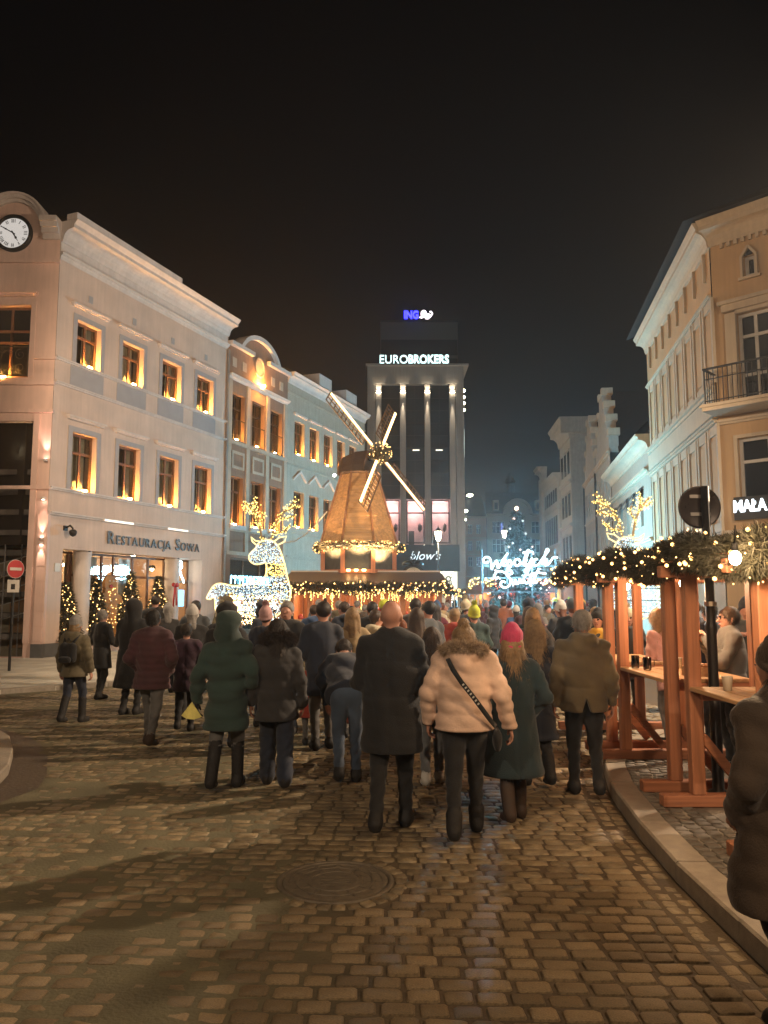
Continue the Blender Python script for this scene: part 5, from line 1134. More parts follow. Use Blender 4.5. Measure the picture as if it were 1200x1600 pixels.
# the cable from the windmill to the grey house
ca = MB().tube([(-1.95,26.3,4.75),(-2.25,26.6,4.45),(-2.7,27.3,4.1),(-3.3,28.6,3.9),(-4.6,32,4.0),(-5.6,34.2,4.3)],.022,5).build('power_cable',mat('white_cable',(.6,.58,.55),.5),None,True); tag(ca,'white power cable sagging from the windmill to the houses','cable')
# street lamps standing outside the picture, beside and behind the viewer: they light the square
def street_lamp(x, y, h, w, label, tx=0, aim=(0,0,-1)):
    o = empty('street_lamp',(x,y,0)); tag(o,label,'street lamp','tall street lamps'); MB().lathe([(.1,0),(.1,.8),(.07,.9),(.05,h)],10).build('mast',m_black,o,True); s_ = 1 if tx > x else -1
    MB().tube([(0,0,h-.05),(.3*s_,0,h+.15),(1.0*s_,0,h+.2)],.04,6).build('arm',m_black,o,True); MB().box(min(.8*s_,1.5*s_),max(.8*s_,1.5*s_),-.16,.16,h+.12,h+.24).build('head',m_black,o); MB().box(min(.9*s_,1.4*s_),max(.9*s_,1.4*s_),-.12,.12,h+.10,h+.119).build('lens',emit('street_lens',STREET,30),o)
    spot('street_light',(1.15*s_,0,h-.02),aim,STREET,w,150,.5,.13,o)
street_lamp(-10.6,15.4,8.6,1250,'street lamp standing left of the picture by the restaurant',0,(1,.6,-.12))
street_lamp(10.4,11.9,7.4,3900,'street lamp standing right of the picture behind the shelters',0,(-1,.45,-.12))
street_lamp(7.5,-8.0,9.0,1100,'street lamp behind the viewer on the stall side',0,(-.35,1,-.32))
street_lamp(-8.0,-6.0,9.0,1500,'street lamp behind the viewer on the restaurant side',0,(-.12,1,.22))
# restaurant window decorations
def rp(s, y, z): return (-9.85+.3621*s-.9321*y, 23.17+.9321*s+.3621*y, z)
gm = empty('gingerbread_figure',rp(2.75,.28,.42),LA); tag(gm,'glowing brown gingerbread figure with icing before the restaurant window','decoration')
m_gb = mat('gingerbread',(.42,.19,.05),.7,var=.2)
b = MB(); out = [(0,2.15),(.22,2.08),(.3,1.88),(.24,1.68),(.3,1.55),(.55,1.45),(.6,1.28),(.48,1.2),(.3,1.2),(.3,.75),(.42,.2),(.34,.02),(.14,.05),(0,.5)]
b.prism([(x,z) for x, z in (out+[(-x,z) for x, z in out[::-1][1:-1]])][::-1],-.06,.06); b.build('body',m_gb,gm)
b = MB()
for x, z in ((-.09,1.95),(.09,1.95),(0,1.3),(0,1.1),(0,.9)): b.ball((x,-.08,z),.035,1)
b.build('button',m_wframe,gm); MB().ball((0,-.08,1.78),(.09,.03,.06),1).build('mouth',mat('sign_red',(.5,.03,.03)),gm)
bulbs('figure_lights',[(rr.uniform(-.28,.28),-.075,rr.uniform(.1,2.0)) for _ in range(36)],.018,m_bulb_s,gm)
def small_tree(s, h, label, seed):
    t = empty('potted_fir',rp(s,.22,.42 if False else .1)); tag(t,label,'fir tree','lit firs at the restaurant'); MB().lathe([(.18,0),(.22,.3),(.05,.32),(.03,h)],10).build('pot_and_trunk',m_plinth,t)
    g = np.random.default_rng(seed); n = 2600; z = .35+(h-.35)*g.random(n)**1.3; a = g.uniform(0,6.283,n); r_ = .62*(1-(z-.3)/(h-.2))*np.sqrt(g.random(n)); C = np.stack([r_*np.cos(a),r_*np.sin(a),z],-1); D = np.stack([np.cos(a),np.sin(a),-.2+0*a],-1)+g.normal(size=(n,3))*.5; D /= np.linalg.norm(D,axis=1,keepdims=True); S_ = np.cross(D,g.normal(size=(n,3))); S_ /= np.linalg.norm(S_,axis=1,keepdims=True)
    V_ = np.stack([C-S_*.02,C+S_*.02,C+D*.16],1).reshape(-1,3); np_mesh('crown',V_,np.arange(len(V_)).reshape(-1,3),m_fir,t,False,kind='stuff')
    z = .4+(h-.45)*g.random(120); a = g.uniform(0,6.283,120); r_ = .64*(1-(z-.3)/(h-.2)); bulbs('tree_lights',np.stack([r_*np.cos(a),r_*np.sin(a),z],-1),.02,m_bulb_s,t); return t
small_tree(3.75,2.6,'taller lit fir in the middle of the restaurant window',71); small_tree(5.25,2.5,'lit fir with a red bow left of the right column',72); small_tree(2.05,2.3,'lit fir behind the left restaurant column',73); small_tree(.75,2.2,'small lit fir at the corner end of the restaurant',74)
o = MB(); o.ball((-.1,0,.04),(.12,.05,.09),1); o.ball((.1,0,.04),(.12,.05,.09),1); o.bar((-.02,0,0),(-.1,0,-.75),.07,.02,(0,1,0)); o.bar((.02,0,0),(.1,0,-.7),.07,.02,(0,1,0)); o = o.build('red_bow',mat('sign_red',(.5,.03,.03)),None,True,loc=rp(5.6,-.25,2.25)); o.rotation_euler = (0,0,LA); tag(o,'large red bow with tails by the right restaurant column','bow')
o = MB().box(-.2,.2,-.02,.02,0,.62).build('menu_screen',emit('blue_screen',(.15,.55,1),2.5),None,loc=rp(6.95,.5,1.5)); o.rotation_euler = (0,0,LA); tag(o,'upright glowing blue menu screen at the far restaurant door','screen')
b = MB(); 
for pts in ([(-.2,.6),(-.1,.75),(.1,.7),(.15,.5),(0,.4),(-.15,.5)],[(0,.4),(.1,.2),(.25,.0),(.3,-.1)],[(-.1,.55),(.1,.6)]): b.tube([(x,0,z) for x, z in pts],.035,5)
o = b.build('window_neon',emit('sky_neon',(.45,.85,1),7),None,loc=rp(6.85,.5,2.5)); o.rotation_euler = (0,0,LA); tag(o,'looping pale blue neon figure above the menu screen','neon')
# ================================================================== PEOPLE (bodies and clothes grown as smooth volumes)
class Vol:
    def __init__(s, lo, hi, h):
        s.lo = np.array(lo, np.float32); s.h = h; n = [int((b-a)/h)+2 for a, b in zip(lo, hi)]
        s.ax = [np.float32(lo[i])+np.arange(n[i], dtype=np.float32)*np.float32(h) for i in range(3)]
        s.D = np.full(n, .5, np.float32); s.L = np.zeros(n, np.int8)
    def sub(s, lo, hi):
        sl = []
        for i in range(3):
            a = max(0, int((lo[i]-s.lo[i])/s.h)); b = min(len(s.ax[i]), int((hi[i]-s.lo[i])/s.h)+2); sl.append(slice(a, max(b, a+1)))
        return tuple(sl)
    def blend(s, sl, d, k, label):
        A = s.D[sl]; lb = s.L[sl]; m = d < A; lb[m] = label
        hh = np.maximum(k-np.abs(A-d), 0)/k; s.D[sl] = np.minimum(A, d)-hh*hh*k*.25
    def cap(s, a, b, ra, rb=None, k=.03, ax=None, f=1.0, label=0, mod=None):
        rb = ra if rb is None else rb; a = np.array(a, np.float32); b = np.array(b, np.float32); m = max(ra, rb)+k+.02
        lo = np.minimum(a, b)-m; hi = np.maximum(a, b)+m; sl = s.sub(lo, hi)
        X, Y, Z = np.meshgrid(s.ax[0][sl[0]]-a[0], s.ax[1][sl[1]]-a[1], s.ax[2][sl[2]]-a[2], indexing='ij')
        if ax is not None:
            ax = np.array(ax, np.float32); q = (X*ax[0]+Y*ax[1]+Z*ax[2])*(f-1); X = X+ax[0]*q; Y = Y+ax[1]*q; Z = Z+ax[2]*q
        ba = b-a; L2 = float(ba@ba)+1e-9; t = np.clip((X*ba[0]+Y*ba[1]+Z*ba[2])/L2, 0, 1)
        d = np.sqrt((X-ba[0]*t)**2+(Y-ba[1]*t)**2+(Z-ba[2]*t)**2)-(ra+(rb-ra)*t)
        if mod is not None: d = d-mod(t, X+a[0], Y+a[1], Z+a[2])
        s.blend(sl, d, k, label)
    def torus(s, c, R_, r, k=.02, label=0, tilt=0.0, fy=1.0):
        sl = s.sub([c[0]-R_-r-.05, c[1]-R_-r-.05, c[2]-R_-.05], [c[0]+R_+r+.05, c[1]+R_+r+.05, c[2]+R_+.05])
        X, Y, Z = np.meshgrid(s.ax[0][sl[0]]-c[0], s.ax[1][sl[1]]-c[1], s.ax[2][sl[2]]-c[2], indexing='ij')
        Z = Z-Y*tilt; Y = Y*fy; s.blend(sl, np.sqrt((np.sqrt(X*X+Y*Y)-R_)**2+Z*Z)-r, k, label)
    def cut(s, n, off):
        """drop everything where n.p > off"""
        X = s.ax[0][:,None,None]*n[0]; Y = s.ax[1][None,:,None]*n[1]; Z = s.ax[2][None,None,:]*n[2]; s.D = np.maximum(s.D, X+Y+Z-np.float32(off))
    def wrinkle(s, amp, f=9.0, seed=0):
        g = np.random.default_rng(seed); X, Y, Z = s.ax[0][:,None,None], s.ax[1][None,:,None], s.ax[2][None,None,:]; W_ = 0
        for q in range(5):
            k = g.normal(size=3)*np.array([1,1,1.25])*f*(1+.35*q); p = g.uniform(0, 6.28, 2); W_ = W_+(1-1.7*np.abs(np.sin(.5*(k[0]*X+k[1]*Y+k[2]*Z)+p[0]+1.3*np.sin(3.1*Z+2.3*X+p[1]))))/(1+.35*q)
        s.D = s.D+(amp*.45*W_).astype(np.float32)
    def mesh(s):
        D = s.D; nx, ny, nz = D.shape; S = D < 0
        acc = np.zeros((nx-1,ny-1,nz-1,3), np.float32); cnt = np.zeros((nx-1,ny-1,nz-1), np.float32)
        for axis in range(3):
            o = [i for i in range(3) if i != axis]
            for u in (0,1):
                for w in (0,1):
                    s0 = [None]*3; s1 = [None]*3
                    s0[axis] = slice(0,-1); s1[axis] = slice(1,None)
                    for ax_, q in zip(o, (u, w)): s0[ax_] = s1[ax_] = slice(q, D.shape[ax_]-1+q)
                    d0, d1 = D[tuple(s0)], D[tuple(s1)]; c = (S[tuple(s0)] != S[tuple(s1)]); 
                    t = np.where(c, d0/np.where(c, d0-d1, 1), 0)
                    acc[..., axis] += t; acc[..., o[0]] += c*u; acc[..., o[1]] += c*w; cnt += c
        m = cnt > 0; ids = np.full(m.shape, -1, np.int32); ids[m] = np.arange(int(m.sum())); I = np.argwhere(m)
        V = (acc[m]/cnt[m][:,None]+I)*s.h+s.lo; F = []
        for axis in range(3):
            o = [(axis+1) % 3, (axis+2) % 3]; s0 = [slice(None)]*3; s1 = [slice(None)]*3
            s0[axis] = slice(0,-1); s1[axis] = slice(1,None)
            for q in o: s0[q] = s1[q] = slice(1, D.shape[q]-1)
            a, b = S[tuple(s0)], S[tuple(s1)]; E_ = np.argwhere(a != b)
            if not len(E_): continue
            flip = a[tuple(E_.T)]; base = E_.copy(); base[:, o[0]] += 1; base[:, o[1]] += 1
            def cell(du, dv):
                q = base.copy(); q[:, o[0]] += du-1; q[:, o[1]] += dv-1; return ids[tuple(q.T)]
            Q = np.stack([cell(0,0), cell(1,0), cell(1,1), cell(0,1)], -1); Q[~flip] = Q[~flip][:, ::-1]; F.append(Q)
        F = np.concatenate(F); F = F[(F >= 0).all(1)]
        LB = s.L[:-1,:-1,:-1][m]
        return V, F, LB[F[:,0]]

def cloth(name, col, rough=.85, sheen=.2, **k): return mat('cloth_'+name, col, rough, var=.34, vscale=5, bump=.35, bscale=130, sheen=sheen, **k)
M_SKIN = mat('skin', (.56,.29,.21), .55, var=.08, vscale=12)
M_EYE = mat('eye_dark', (.02,.015,.012), .25); M_LIP = mat('lips', (.34,.12,.10), .5)
M_SHOE = mat('black_shoe', (.018,.016,.015), .75, var=.3, vscale=20, bump=.3, bscale=60); M_WSHOE = mat('white_trainer', (.62,.60,.55), .5); M_BROWNBOOT = mat('brown_boot', (.05,.03,.02), .75, var=.3, vscale=20)
M_UNDER = mat('under_layer', (.05,.05,.055), .9)
HAIRS = {k: mat('hair_'+k, c, .5, var=.3, vscale=30, bump=.5, bscale=90) for k, c in dict(brown=(.06,.035,.02), black=(.015,.012,.01), blond=(.30,.19,.09), grey=(.26,.24,.22), dark=(.03,.02,.014), red=(.15,.05,.02)).items()}
CLO = {k: cloth(k, c) for k, c in dict(black=(.012,.0115,.012), charcoal=(.032,.03,.03), navy=(.016,.022,.04), maroon=(.075,.028,.034), purple=(.05,.022,.04), green=(.032,.060,.052), olive=(.15,.115,.065), khaki=(.13,.105,.06), rose=(.76,.53,.40), teal=(.018,.035,.042), brown=(.10,.066,.042), beige=(.46,.34,.19), yellow=(.62,.36,.045), red=(.40,.055,.035), grey=(.16,.155,.15), cream=(.60,.52,.36), white=(.60,.58,.55), denim=(.05,.075,.12), lightdenim=(.16,.17,.18), greyjean=(.13,.125,.12), pinkhat=(.62,.06,.16), palepink=(.58,.34,.33), greyknit=(.34,.32,.30), blue=(.05,.10,.22), wine=(.16,.02,.04), slate=(.08,.09,.10), mustard=(.40,.25,.05), rust=(.25,.08,.03), brick=(.17,.045,.04), limeyellow=(.62,.68,.06)).items()}

def rotx(p, a, piv):
    y, z = p[1]-piv[1], p[2]-piv[2]; c, s = math.cos(a), math.sin(a); return (p[0], piv[1]+y*c+z*s, piv[2]-y*s+z*c)
def make_person(name='person', H=1.72, stride=.16, lead=1, bend=0.0, arms=None, hem=.72, flare=.03, puff=None, wrinkle=.026, girth=1.0,
                coat='black', pants='black', shoes=M_SHOE, boot=None, glove=None, hair='short', hairm='brown', hat=None, hatm='greyknit', hood=None, collar=1,
                turn=0.0, h=.014, seed=0, skirt_pants=1.0, split=False, loc=(0,0,0), rz=0.0, label=None, group=None, furm=None, parent_mats=None, headdrop=0.0, cape=None):
    P = 'hip'; piv = (0,0,.92); u = (lambda p: rotx(p, bend, piv)) if bend else (lambda p: p)
    ay = rotx((0,1,0), bend, (0,0,0)) if bend else (0,1,0)
    rngl = np.random.default_rng(seed+100)
    # ---- legs
    legs = []
    for s in (-1, 1):
        st = stride*(1 if s == lead else -1); lift = .06 if st < -.05 else 0.0
        ank = (s*.095, st*.95-.03, .085+lift); knee = (s*.092, st*.5+.045, .49+.2*lift); legs.append((s, (s*.085,0,.90), knee, ank, st, lift))
    sh = {s: u((s*.175*girth**.5, -.01, 1.41)) for s in (-1,1)}
    if arms is None: arms = {-1: ((-.245*girth**.5,-.05+.10*stride*lead,1.13),(-.25*girth**.5,.04+.25*stride*lead,.89)), 1: ((.245*girth**.5,-.05-.10*stride*lead,1.13),(.25*girth**.5,.04-.25*stride*lead,.89))}
    arms = {s: (u(e_), u(w_)) for s, (e_, w_) in arms.items()}
    ext = [q for s in arms for q in arms[s]]+[u((0,0,1.84)), u((.2,.2,1.5)), u((-.2,-.2,1.5))]
    lo = [min(-.42, min(p[0] for p in ext)-.14), min(-.36-abs(stride), min(p[1] for p in ext)-.16), -.02]; hi = [max(.42, max(p[0] for p in ext)+.14), max(.36+abs(stride), max(p[1] for p in ext)+.20), max(1.2, max(p[2] for p in ext)+.12)]
    # ---- body
    V_ = Vol(lo, hi, h)
    V_.cap(u((0,0,.98)), u((0,0,1.36)), .125, .14, .05, ay, 1.3, 3); V_.cap((-.05,0,.92), (.05,0,.92), .125*girth, None, .05, (0,1,0), 1.15, 1)
    for s, hp, kn, an, st, lift in legs:
        pw = skirt_pants
        V_.cap(hp, kn, .098*girth, .068*pw, .035, label=1, mod=lambda t,X,Y,Z: .004*np.sin(Z*38+3*np.sin(X*20))); V_.cap(kn, an, .066*pw, .050*pw*(1.25 if pw > 1 else 1), .02, label=1, mod=lambda t,X,Y,Z: .005*np.sin(Z*55+4*np.sin(X*17+s)))
        if boot: V_.cap((an[0],an[1],an[2]), tuple(np.array(an)*(1-boot)+np.array(kn)*boot), .060, .068, .008, label=2)
        pitch = .07 if lift else 0
        V_.cap((an[0],an[1]-.03,an[2]-.035), (an[0]+.012*s,an[1]+.15,an[2]-.04-pitch*.6), .050, .042, .02, (0,0,1), 1.0, 2); V_.cap(an, (an[0],an[1]-.035,an[2]-.03), .056, .054, .02, label=2)
        V_.cap((an[0],an[1]-.035,max(an[2]-.072,.012)), (an[0]+.012*s,an[1]+.155,max(an[2]-.078-pitch*.6,.012)), .046, .046, .006, (0,0,1), 2.6, 2)
    for s in arms: V_.cap(sh[s], arms[s][0], .05, .042, .03, label=3); V_.cap(arms[s][0], arms[s][1], .042, .03, .02, label=0)
    hz = -headdrop; ct, sn = math.cos(turn), math.sin(turn)
    def hd(p): return u((p[0]*ct-p[1]*sn, p[0]*sn+p[1]*ct, p[2]+hz))
    ayh = np.array(hd((0,1,1.6)))-np.array(hd((0,0,1.6))); axh_ = np.array(hd((1,0,1.6)))-np.array(hd((0,0,1.6)))
    V_.cap(u((0,-.01,1.40)), hd((0,-.005,1.56)), .058, .054, .03, label=0)
    V_.cap(hd((0,-.022,1.665)), hd((0,.012,1.64)), .093, .088, .04, axh_, 1.16, 0); V_.cap(hd((0,.035,1.60)), hd((0,.05,1.565)), .062, .042, .035, axh_, 1.05, 0)
    V_.cap(hd((0,.098,1.645)), hd((0,.122,1.612)), .010, .015, .014, label=0)
    for s in (-1,1):
        V_.cap(hd((s*.083,-.012,1.645)), hd((s*.085,-.005,1.605)), .020, .014, .008, axh_, 1.8, 0); V_.cap(hd((s*.034,.098,1.645)), hd((s*.034,.099,1.645)), .0115, None, .002, label=4)
        V_.cap(hd((s*.02,.106,1.668)), hd((s*.05,.096,1.67)), .008, None, .008, label=4)
    V_.cap(hd((-.02,.098,1.575)), hd((.02,.098,1.575)), .009, None, .004, label=5)
    V, F, LB = V_.mesh(); Vs, Fs, Ls = [V], [F], [LB]
    # ---- hands: palm, four fingers and a thumb, curled loosely
    for s in arms:
        w = np.array(arms[s][1]); e_ = np.array(arms[s][0]); d = (w-e_)/np.linalg.norm(w-e_); fwd = np.array(ay) if abs(np.dot(ay,d)) < .9 else np.array((0,0,1)); fwd = fwd-d*np.dot(fwd,d); fwd /= np.linalg.norm(fwd); inn = np.cross(d, fwd)*(-s); inn = inn if inn[0]*s < 0 else -inn
        hv = Vol((w+d*.09)-.15, (w+d*.09)+.15, .0075 if h < .02 else .012); lbl = 6 if glove else 0; g_ = 1.15 if glove else 1
        hv.cap(w-d*.03, w+d*.03, .027, .030, .01, inn, 1.25, lbl); hv.cap(w+d*.035-fwd*.016, w+d*.085-fwd*.022, .022*g_, .020*g_, .012, inn, 1.5, lbl); hv.cap(w+d*.035+fwd*.016, w+d*.085+fwd*.022, .022*g_, .020*g_, .012, inn, 1.5, lbl)
        for q, Lf in zip((-.030,-.010,.011,.031), (.060,.074,.080,.070)):
            b0 = w+d*.092+fwd*q; b1 = b0+d*Lf*.45+inn*.010; b2 = b1+d*Lf*.33+inn*.024; b3 = b2+d*Lf*.12+inn*.022
            for a_, c_ in ((b0,b1),(b1,b2),(b2,b3)): hv.cap(a_, c_, .0088*g_, .0082*g_, .004, label=lbl)
        t0 = w+d*.035+fwd*.030; t1 = t0+d*.035+fwd*.022+inn*.014; t2 = t1+d*.032+fwd*.004+inn*.014
        hv.cap(t0, t1, .0125*g_, .011*g_, .008, label=lbl); hv.cap(t1, t2, .0105*g_, .009*g_, .004, label=lbl)
        V2, F2, L2 = hv.mesh(); n0 = sum(len(q) for q in Vs); Vs.append(V2); Fs.append(F2+n0); Ls.append(L2)
    sc = H/1.75
    bm_ = [M_SKIN, CLO[pants], shoes, M_UNDER, M_EYE, M_LIP, CLO[glove] if glove else M_SKIN]
    body = np_mesh(name, np.concatenate(Vs)*sc, np.concatenate(Fs), bm_, None, True, np.concatenate(Ls))
    # ---- coat
    amp, per = (.011, .10) if puff is None else puff
    pm = (lambda t,X,Y,Z: amp*np.abs(np.cos(math.pi*Z/per))) if puff else (lambda t,X,Y,Z: -.008*np.exp(-(X/.013)**2)*(Y < 0)-.010*np.exp(-((Z-1.03)/.016)**2)-.007*np.exp(-((Z-1.30)/.013)**2)*(Y < 0)+.006*np.exp(-((Z-hem-.05)/.03)**2))
    def sleeve_mod(a, b):
        Ln = float(np.linalg.norm(np.array(a)-np.array(b))); return (lambda t,X,Y,Z: amp*.8*np.abs(np.cos(math.pi*t*Ln/(per*.9)))) if puff else (lambda t,X,Y,Z: .0045*np.sin(t*Ln*55+3*np.sin(X*25)))
    hi2 = list(hi); C_ = Vol([lo[0],lo[1],max(0,hem-.06) if not bend else .3], hi2, h); gi = girth
    C_.cap(u((0,-.005,1.24)), u((0,-.008,1.36)), .192*gi, .165*gi, .05, ay, 1.42, mod=pm); C_.cap(u((-.14*gi**.5,-.01,1.405)), u((.14*gi**.5,-.01,1.405)), .078, None, .05, mod=pm)
    C_.cap(u((0,0,.98)), u((0,0,1.26)), .175*gi, .188*gi, .06, ay, 1.34, mod=pm)
    hb = (0,0,max(hem+.02,.2)) if not bend else u((0,0,hem+.02))
    C_.cap(hb, u((0,0,1.0)), (.185+flare)*gi, .172*gi, .05, ay, 1.25, mod=pm)
    for s in arms:
        e_, w_ = arms[s]; C_.cap(sh[s], e_, .079, .066, .035, mod=sleeve_mod(sh[s],e_)); C_.cap(e_, w_, .066, .052, .02, mod=sleeve_mod(e_,w_))
    if collar: C_.torus(u((0,-.005,1.47)), .066, .030, .03, tilt=.1)
    if hood == 'down': C_.cap(u((-.06,-.10,1.47)), u((.06,-.10,1.47)), .075, None, .05); C_.cap(u((0,-.12,1.40)), u((0,-.13,1.46)), .075, .06, .04)
    if hood == 'up':
        C_.cap(hd((0,-.03,1.69)), hd((0,-.015,1.60)), .130, .122, .04); C_.cap(u((0,-.03,1.42)), hd((0,-.03,1.55)), .10, .11, .05)
    if hood == 'up':
        X, Y, Z = np.meshgrid(*C_.ax, indexing='ij'); fy = (X*ayh[0]+Y*ayh[1]); c0 = hd((0,0,1.62)); inn_ = np.sqrt((X-c0[0]-ayh[0]*.06)**2+(Y-c0[1]-ayh[1]*.06)**2+((Z-c0[2])*.8)**2)-.102
        C_.D = np.maximum(C_.D, np.where((Z > 1.48+hz) & (fy-c0[0]*ayh[0]-c0[1]*ayh[1] > -.02), -inn_, -1).astype(np.float32)); C_.D = np.maximum(C_.D, np.where(Z > 1.50+hz, fy-(c0[0]*ayh[0]+c0[1]*ayh[1])-.085, -1).astype(np.float32))
    for s in arms:      # open cuffs
        e_, w_ = np.array(arms[s][0]), np.array(arms[s][1]); d = (w_-e_)/np.linalg.norm(w_-e_); sl = C_.sub(w_-.1, w_+.12)
        X, Y, Z = np.meshgrid(C_.ax[0][sl[0]]-w_[0], C_.ax[1][sl[1]]-w_[1], C_.ax[2][sl[2]]-w_[2], indexing='ij'); C_.D[sl] = np.maximum(C_.D[sl], np.where(X*X+Y*Y+Z*Z < .012, X*d[0]+Y*d[1]+Z*d[2]-.02, -1))
    C_.wrinkle(wrinkle, 8.0, seed)
    if bend: nn = rotx((0,0,-1), bend, (0,0,0)); p0 = u((0,0,hem)); C_.cut(nn, sum(a*b for a, b in zip(nn, p0)))
    else:
        C_.cut((0,0,-1), -hem)
        if split:
            X, Y, Z = np.meshgrid(*C_.ax, indexing='ij'); C_.D = np.where((Y < 0), np.maximum(C_.D, .045-np.abs(X)-(Z-hem)*.35), C_.D).astype(np.float32)
    V, F, LB = C_.mesh(); jk = np_mesh('jacket' if hem > .6 else 'coat', V*sc, F, CLO[coat], body, True)
    if furm:
        ringp = []
        for t in np.linspace(-2.6, 2.6, 26): ringp.append(hd((.155*math.sin(t), -.035-.115*math.cos(t), 1.545+.05*math.cos(t))))
        fo = fir('fur_trim', np.array(ringp)*sc, 5200, (.045*sc,.045*sc,.05*sc), .05, body, furm, seed=seed+5, droop=.05)
    # ---- hair and hats
    if hat != 'hood' and hood != 'up':
        Hv = Vol(np.array(hd((0,0,1.55)))-.36, np.array(hd((0,0,1.62)))+.30, .011 if h < .02 else .016)
        if hair:
            rh = .094 if hat else .106; Hv.cap(hd((0,-.028,1.675 if not hat else 1.645)), hd((0,.0,1.662 if not hat else 1.64)), rh, rh-.006, .03, axh_, 1.12)
            Hv.wrinkle(.004, 30, seed)
            X, Y, Z = np.meshgrid(*Hv.ax, indexing='ij'); c0 = np.array(hd((0,0,1.66))); fy = (X-c0[0])*ayh[0]+(Y-c0[1])*ayh[1]+(Z-c0[2])*ayh[2]*.3
            Hv.D = np.maximum(Hv.D, (fy-.055-.65*(Z-c0[2])).astype(np.float32)); Hv.D = np.maximum(Hv.D, (c0[2]-.105+np.clip(fy+.02,0,.2)*.9-Z).astype(np.float32))
            if hair in ('long','pony','bob'):
                b0 = {'long':1.30,'pony':1.36,'bob':1.47}[hair]; ww = {'long':.06,'pony':.04,'bob':.085}[hair]
                Hv2 = Hv
                Hv.cap(hd((0,-.075,1.64)), hd((0,-.125,b0)), .08 if hair != 'pony' else .05, ww*.8, .05, ayh, 1.6, mod=lambda t,X,Y,Z: .006*np.sin(X*70+2*np.sin(Z*12)))
                if hair == 'long':
                    for s in (-1,1): Hv.cap(hd((s*.07,-.04,1.62)), hd((s*.10,-.06,1.34)), .045, .04, .03, mod=lambda t,X,Y,Z: .005*np.sin(X*80+Z*9))
            if hair == 'bun': Hv.cap(hd((0,-.06,1.78)), hd((0,-.07,1.79)), .045, None, .02)
            V, F, LB = Hv.mesh(); ho_ = np_mesh('hair', V*sc, F, HAIRS[hairm], body, True)
            if h < .02:
                g = np.random.default_rng(seed+9); n_ = 2200 if hair in ('long','pony','bob') else 1300; c0 = np.array(hd((0,-.02,1.64))); vi = g.integers(0, len(V), n_); C0 = V[vi]; C0 = C0[C0[:,2] < (hd((0,0,1.60))[2] if hat else 9)]; n_ = len(C0); nn = C0-c0; nn[:,2] *= .5; nn /= np.linalg.norm(nn,axis=1,keepdims=True)+1e-9
                L_ = (.10 if hair in ('long','bob','pony') else .04)*g.uniform(.5,1.2,(n_,1)); D_ = nn*.28+np.array([0,0,-1.0])+g.normal(size=(n_,3))*.22; D_ /= np.linalg.norm(D_,axis=1,keepdims=True); S_ = np.cross(D_, nn); S_ /= np.linalg.norm(S_,axis=1,keepdims=True)+1e-9
                T_ = np.stack([C0+nn*.001-S_*.0032, C0+nn*.001+S_*.0032, C0+nn*.006+D_*L_], 1).reshape(-1,3); np_mesh('hair_strands', T_*sc, np.arange(len(T_)).reshape(-1,3), HAIRS[hairm], ho_, False, kind='stuff')
        if hat in ('beanie','pom','cap'):
            Hv = Vol(np.array(hd((0,0,1.70)))-.2, np.array(hd((0,0,1.74)))+.2, .011 if h < .02 else .016)
            Hv.cap(hd((0,-.03,1.695)), hd((0,-.008,1.682)), .112, .106, .03, axh_, 1.08, mod=lambda t,X,Y,Z: .0035*np.sin(np.arctan2(X,Y)*24))
            if hat != 'cap': Hv.cap(hd((0,-.045,1.74)), hd((0,-.04,1.78)), .085, .06, .04)
            X, Y, Z = np.meshgrid(*Hv.ax, indexing='ij'); c0 = np.array(hd((0,0,1.66))); fy = (X-c0[0])*ayh[0]+(Y-c0[1])*ayh[1]; zz = Z-c0[2]
            Hv.D = np.maximum(Hv.D, (-.035+.35*fy-zz).astype(np.float32))
            if hat != 'cap': Hv.torus(hd((0,-.018,1.645)), .092, .022, .006, tilt=.35)
            else: Hv.cap(hd((0,.09,1.69)), hd((0,.15,1.68)), .06, .05, .01, (0,0,1), 4.5)
            V, F, LB = Hv.mesh(); bo = np_mesh('beanie' if hat != 'cap' else 'cap', V*sc, F, CLO[hatm], body, True)
            if hat == 'pom': fir('pompom', np.array([hd((0,-.05,1.86)), hd((0,-.051,1.861))])*sc, 700, (.045*sc,)*3, .028, bo, CLO[hatm], seed=seed, droop=0)
    body.location = loc; body.rotation_euler = (0,0,rz)
    if label: tag(body, label, 'person', group)
    return body
ARM_PHONE = {-1:((-.26,.05,1.16),(-.10,.30,1.30)), 1:((.26,.05,1.16),(.10,.30,1.30))}
ARM_FRONT = {-1:((-.26,.02,1.14),(-.12,.26,1.08)), 1:((.26,.02,1.14),(.12,.26,1.08))}
ARM_POCKET = {-1:((-.29,-.08,1.14),(-.20,.10,.95)), 1:((.29,-.08,1.14),(.20,.10,.95))}
ARM_DOWN = {-1:((-.255,-.04,1.12),(-.275,.03,.87)), 1:((.255,-.04,1.12),(.275,.03,.87))}

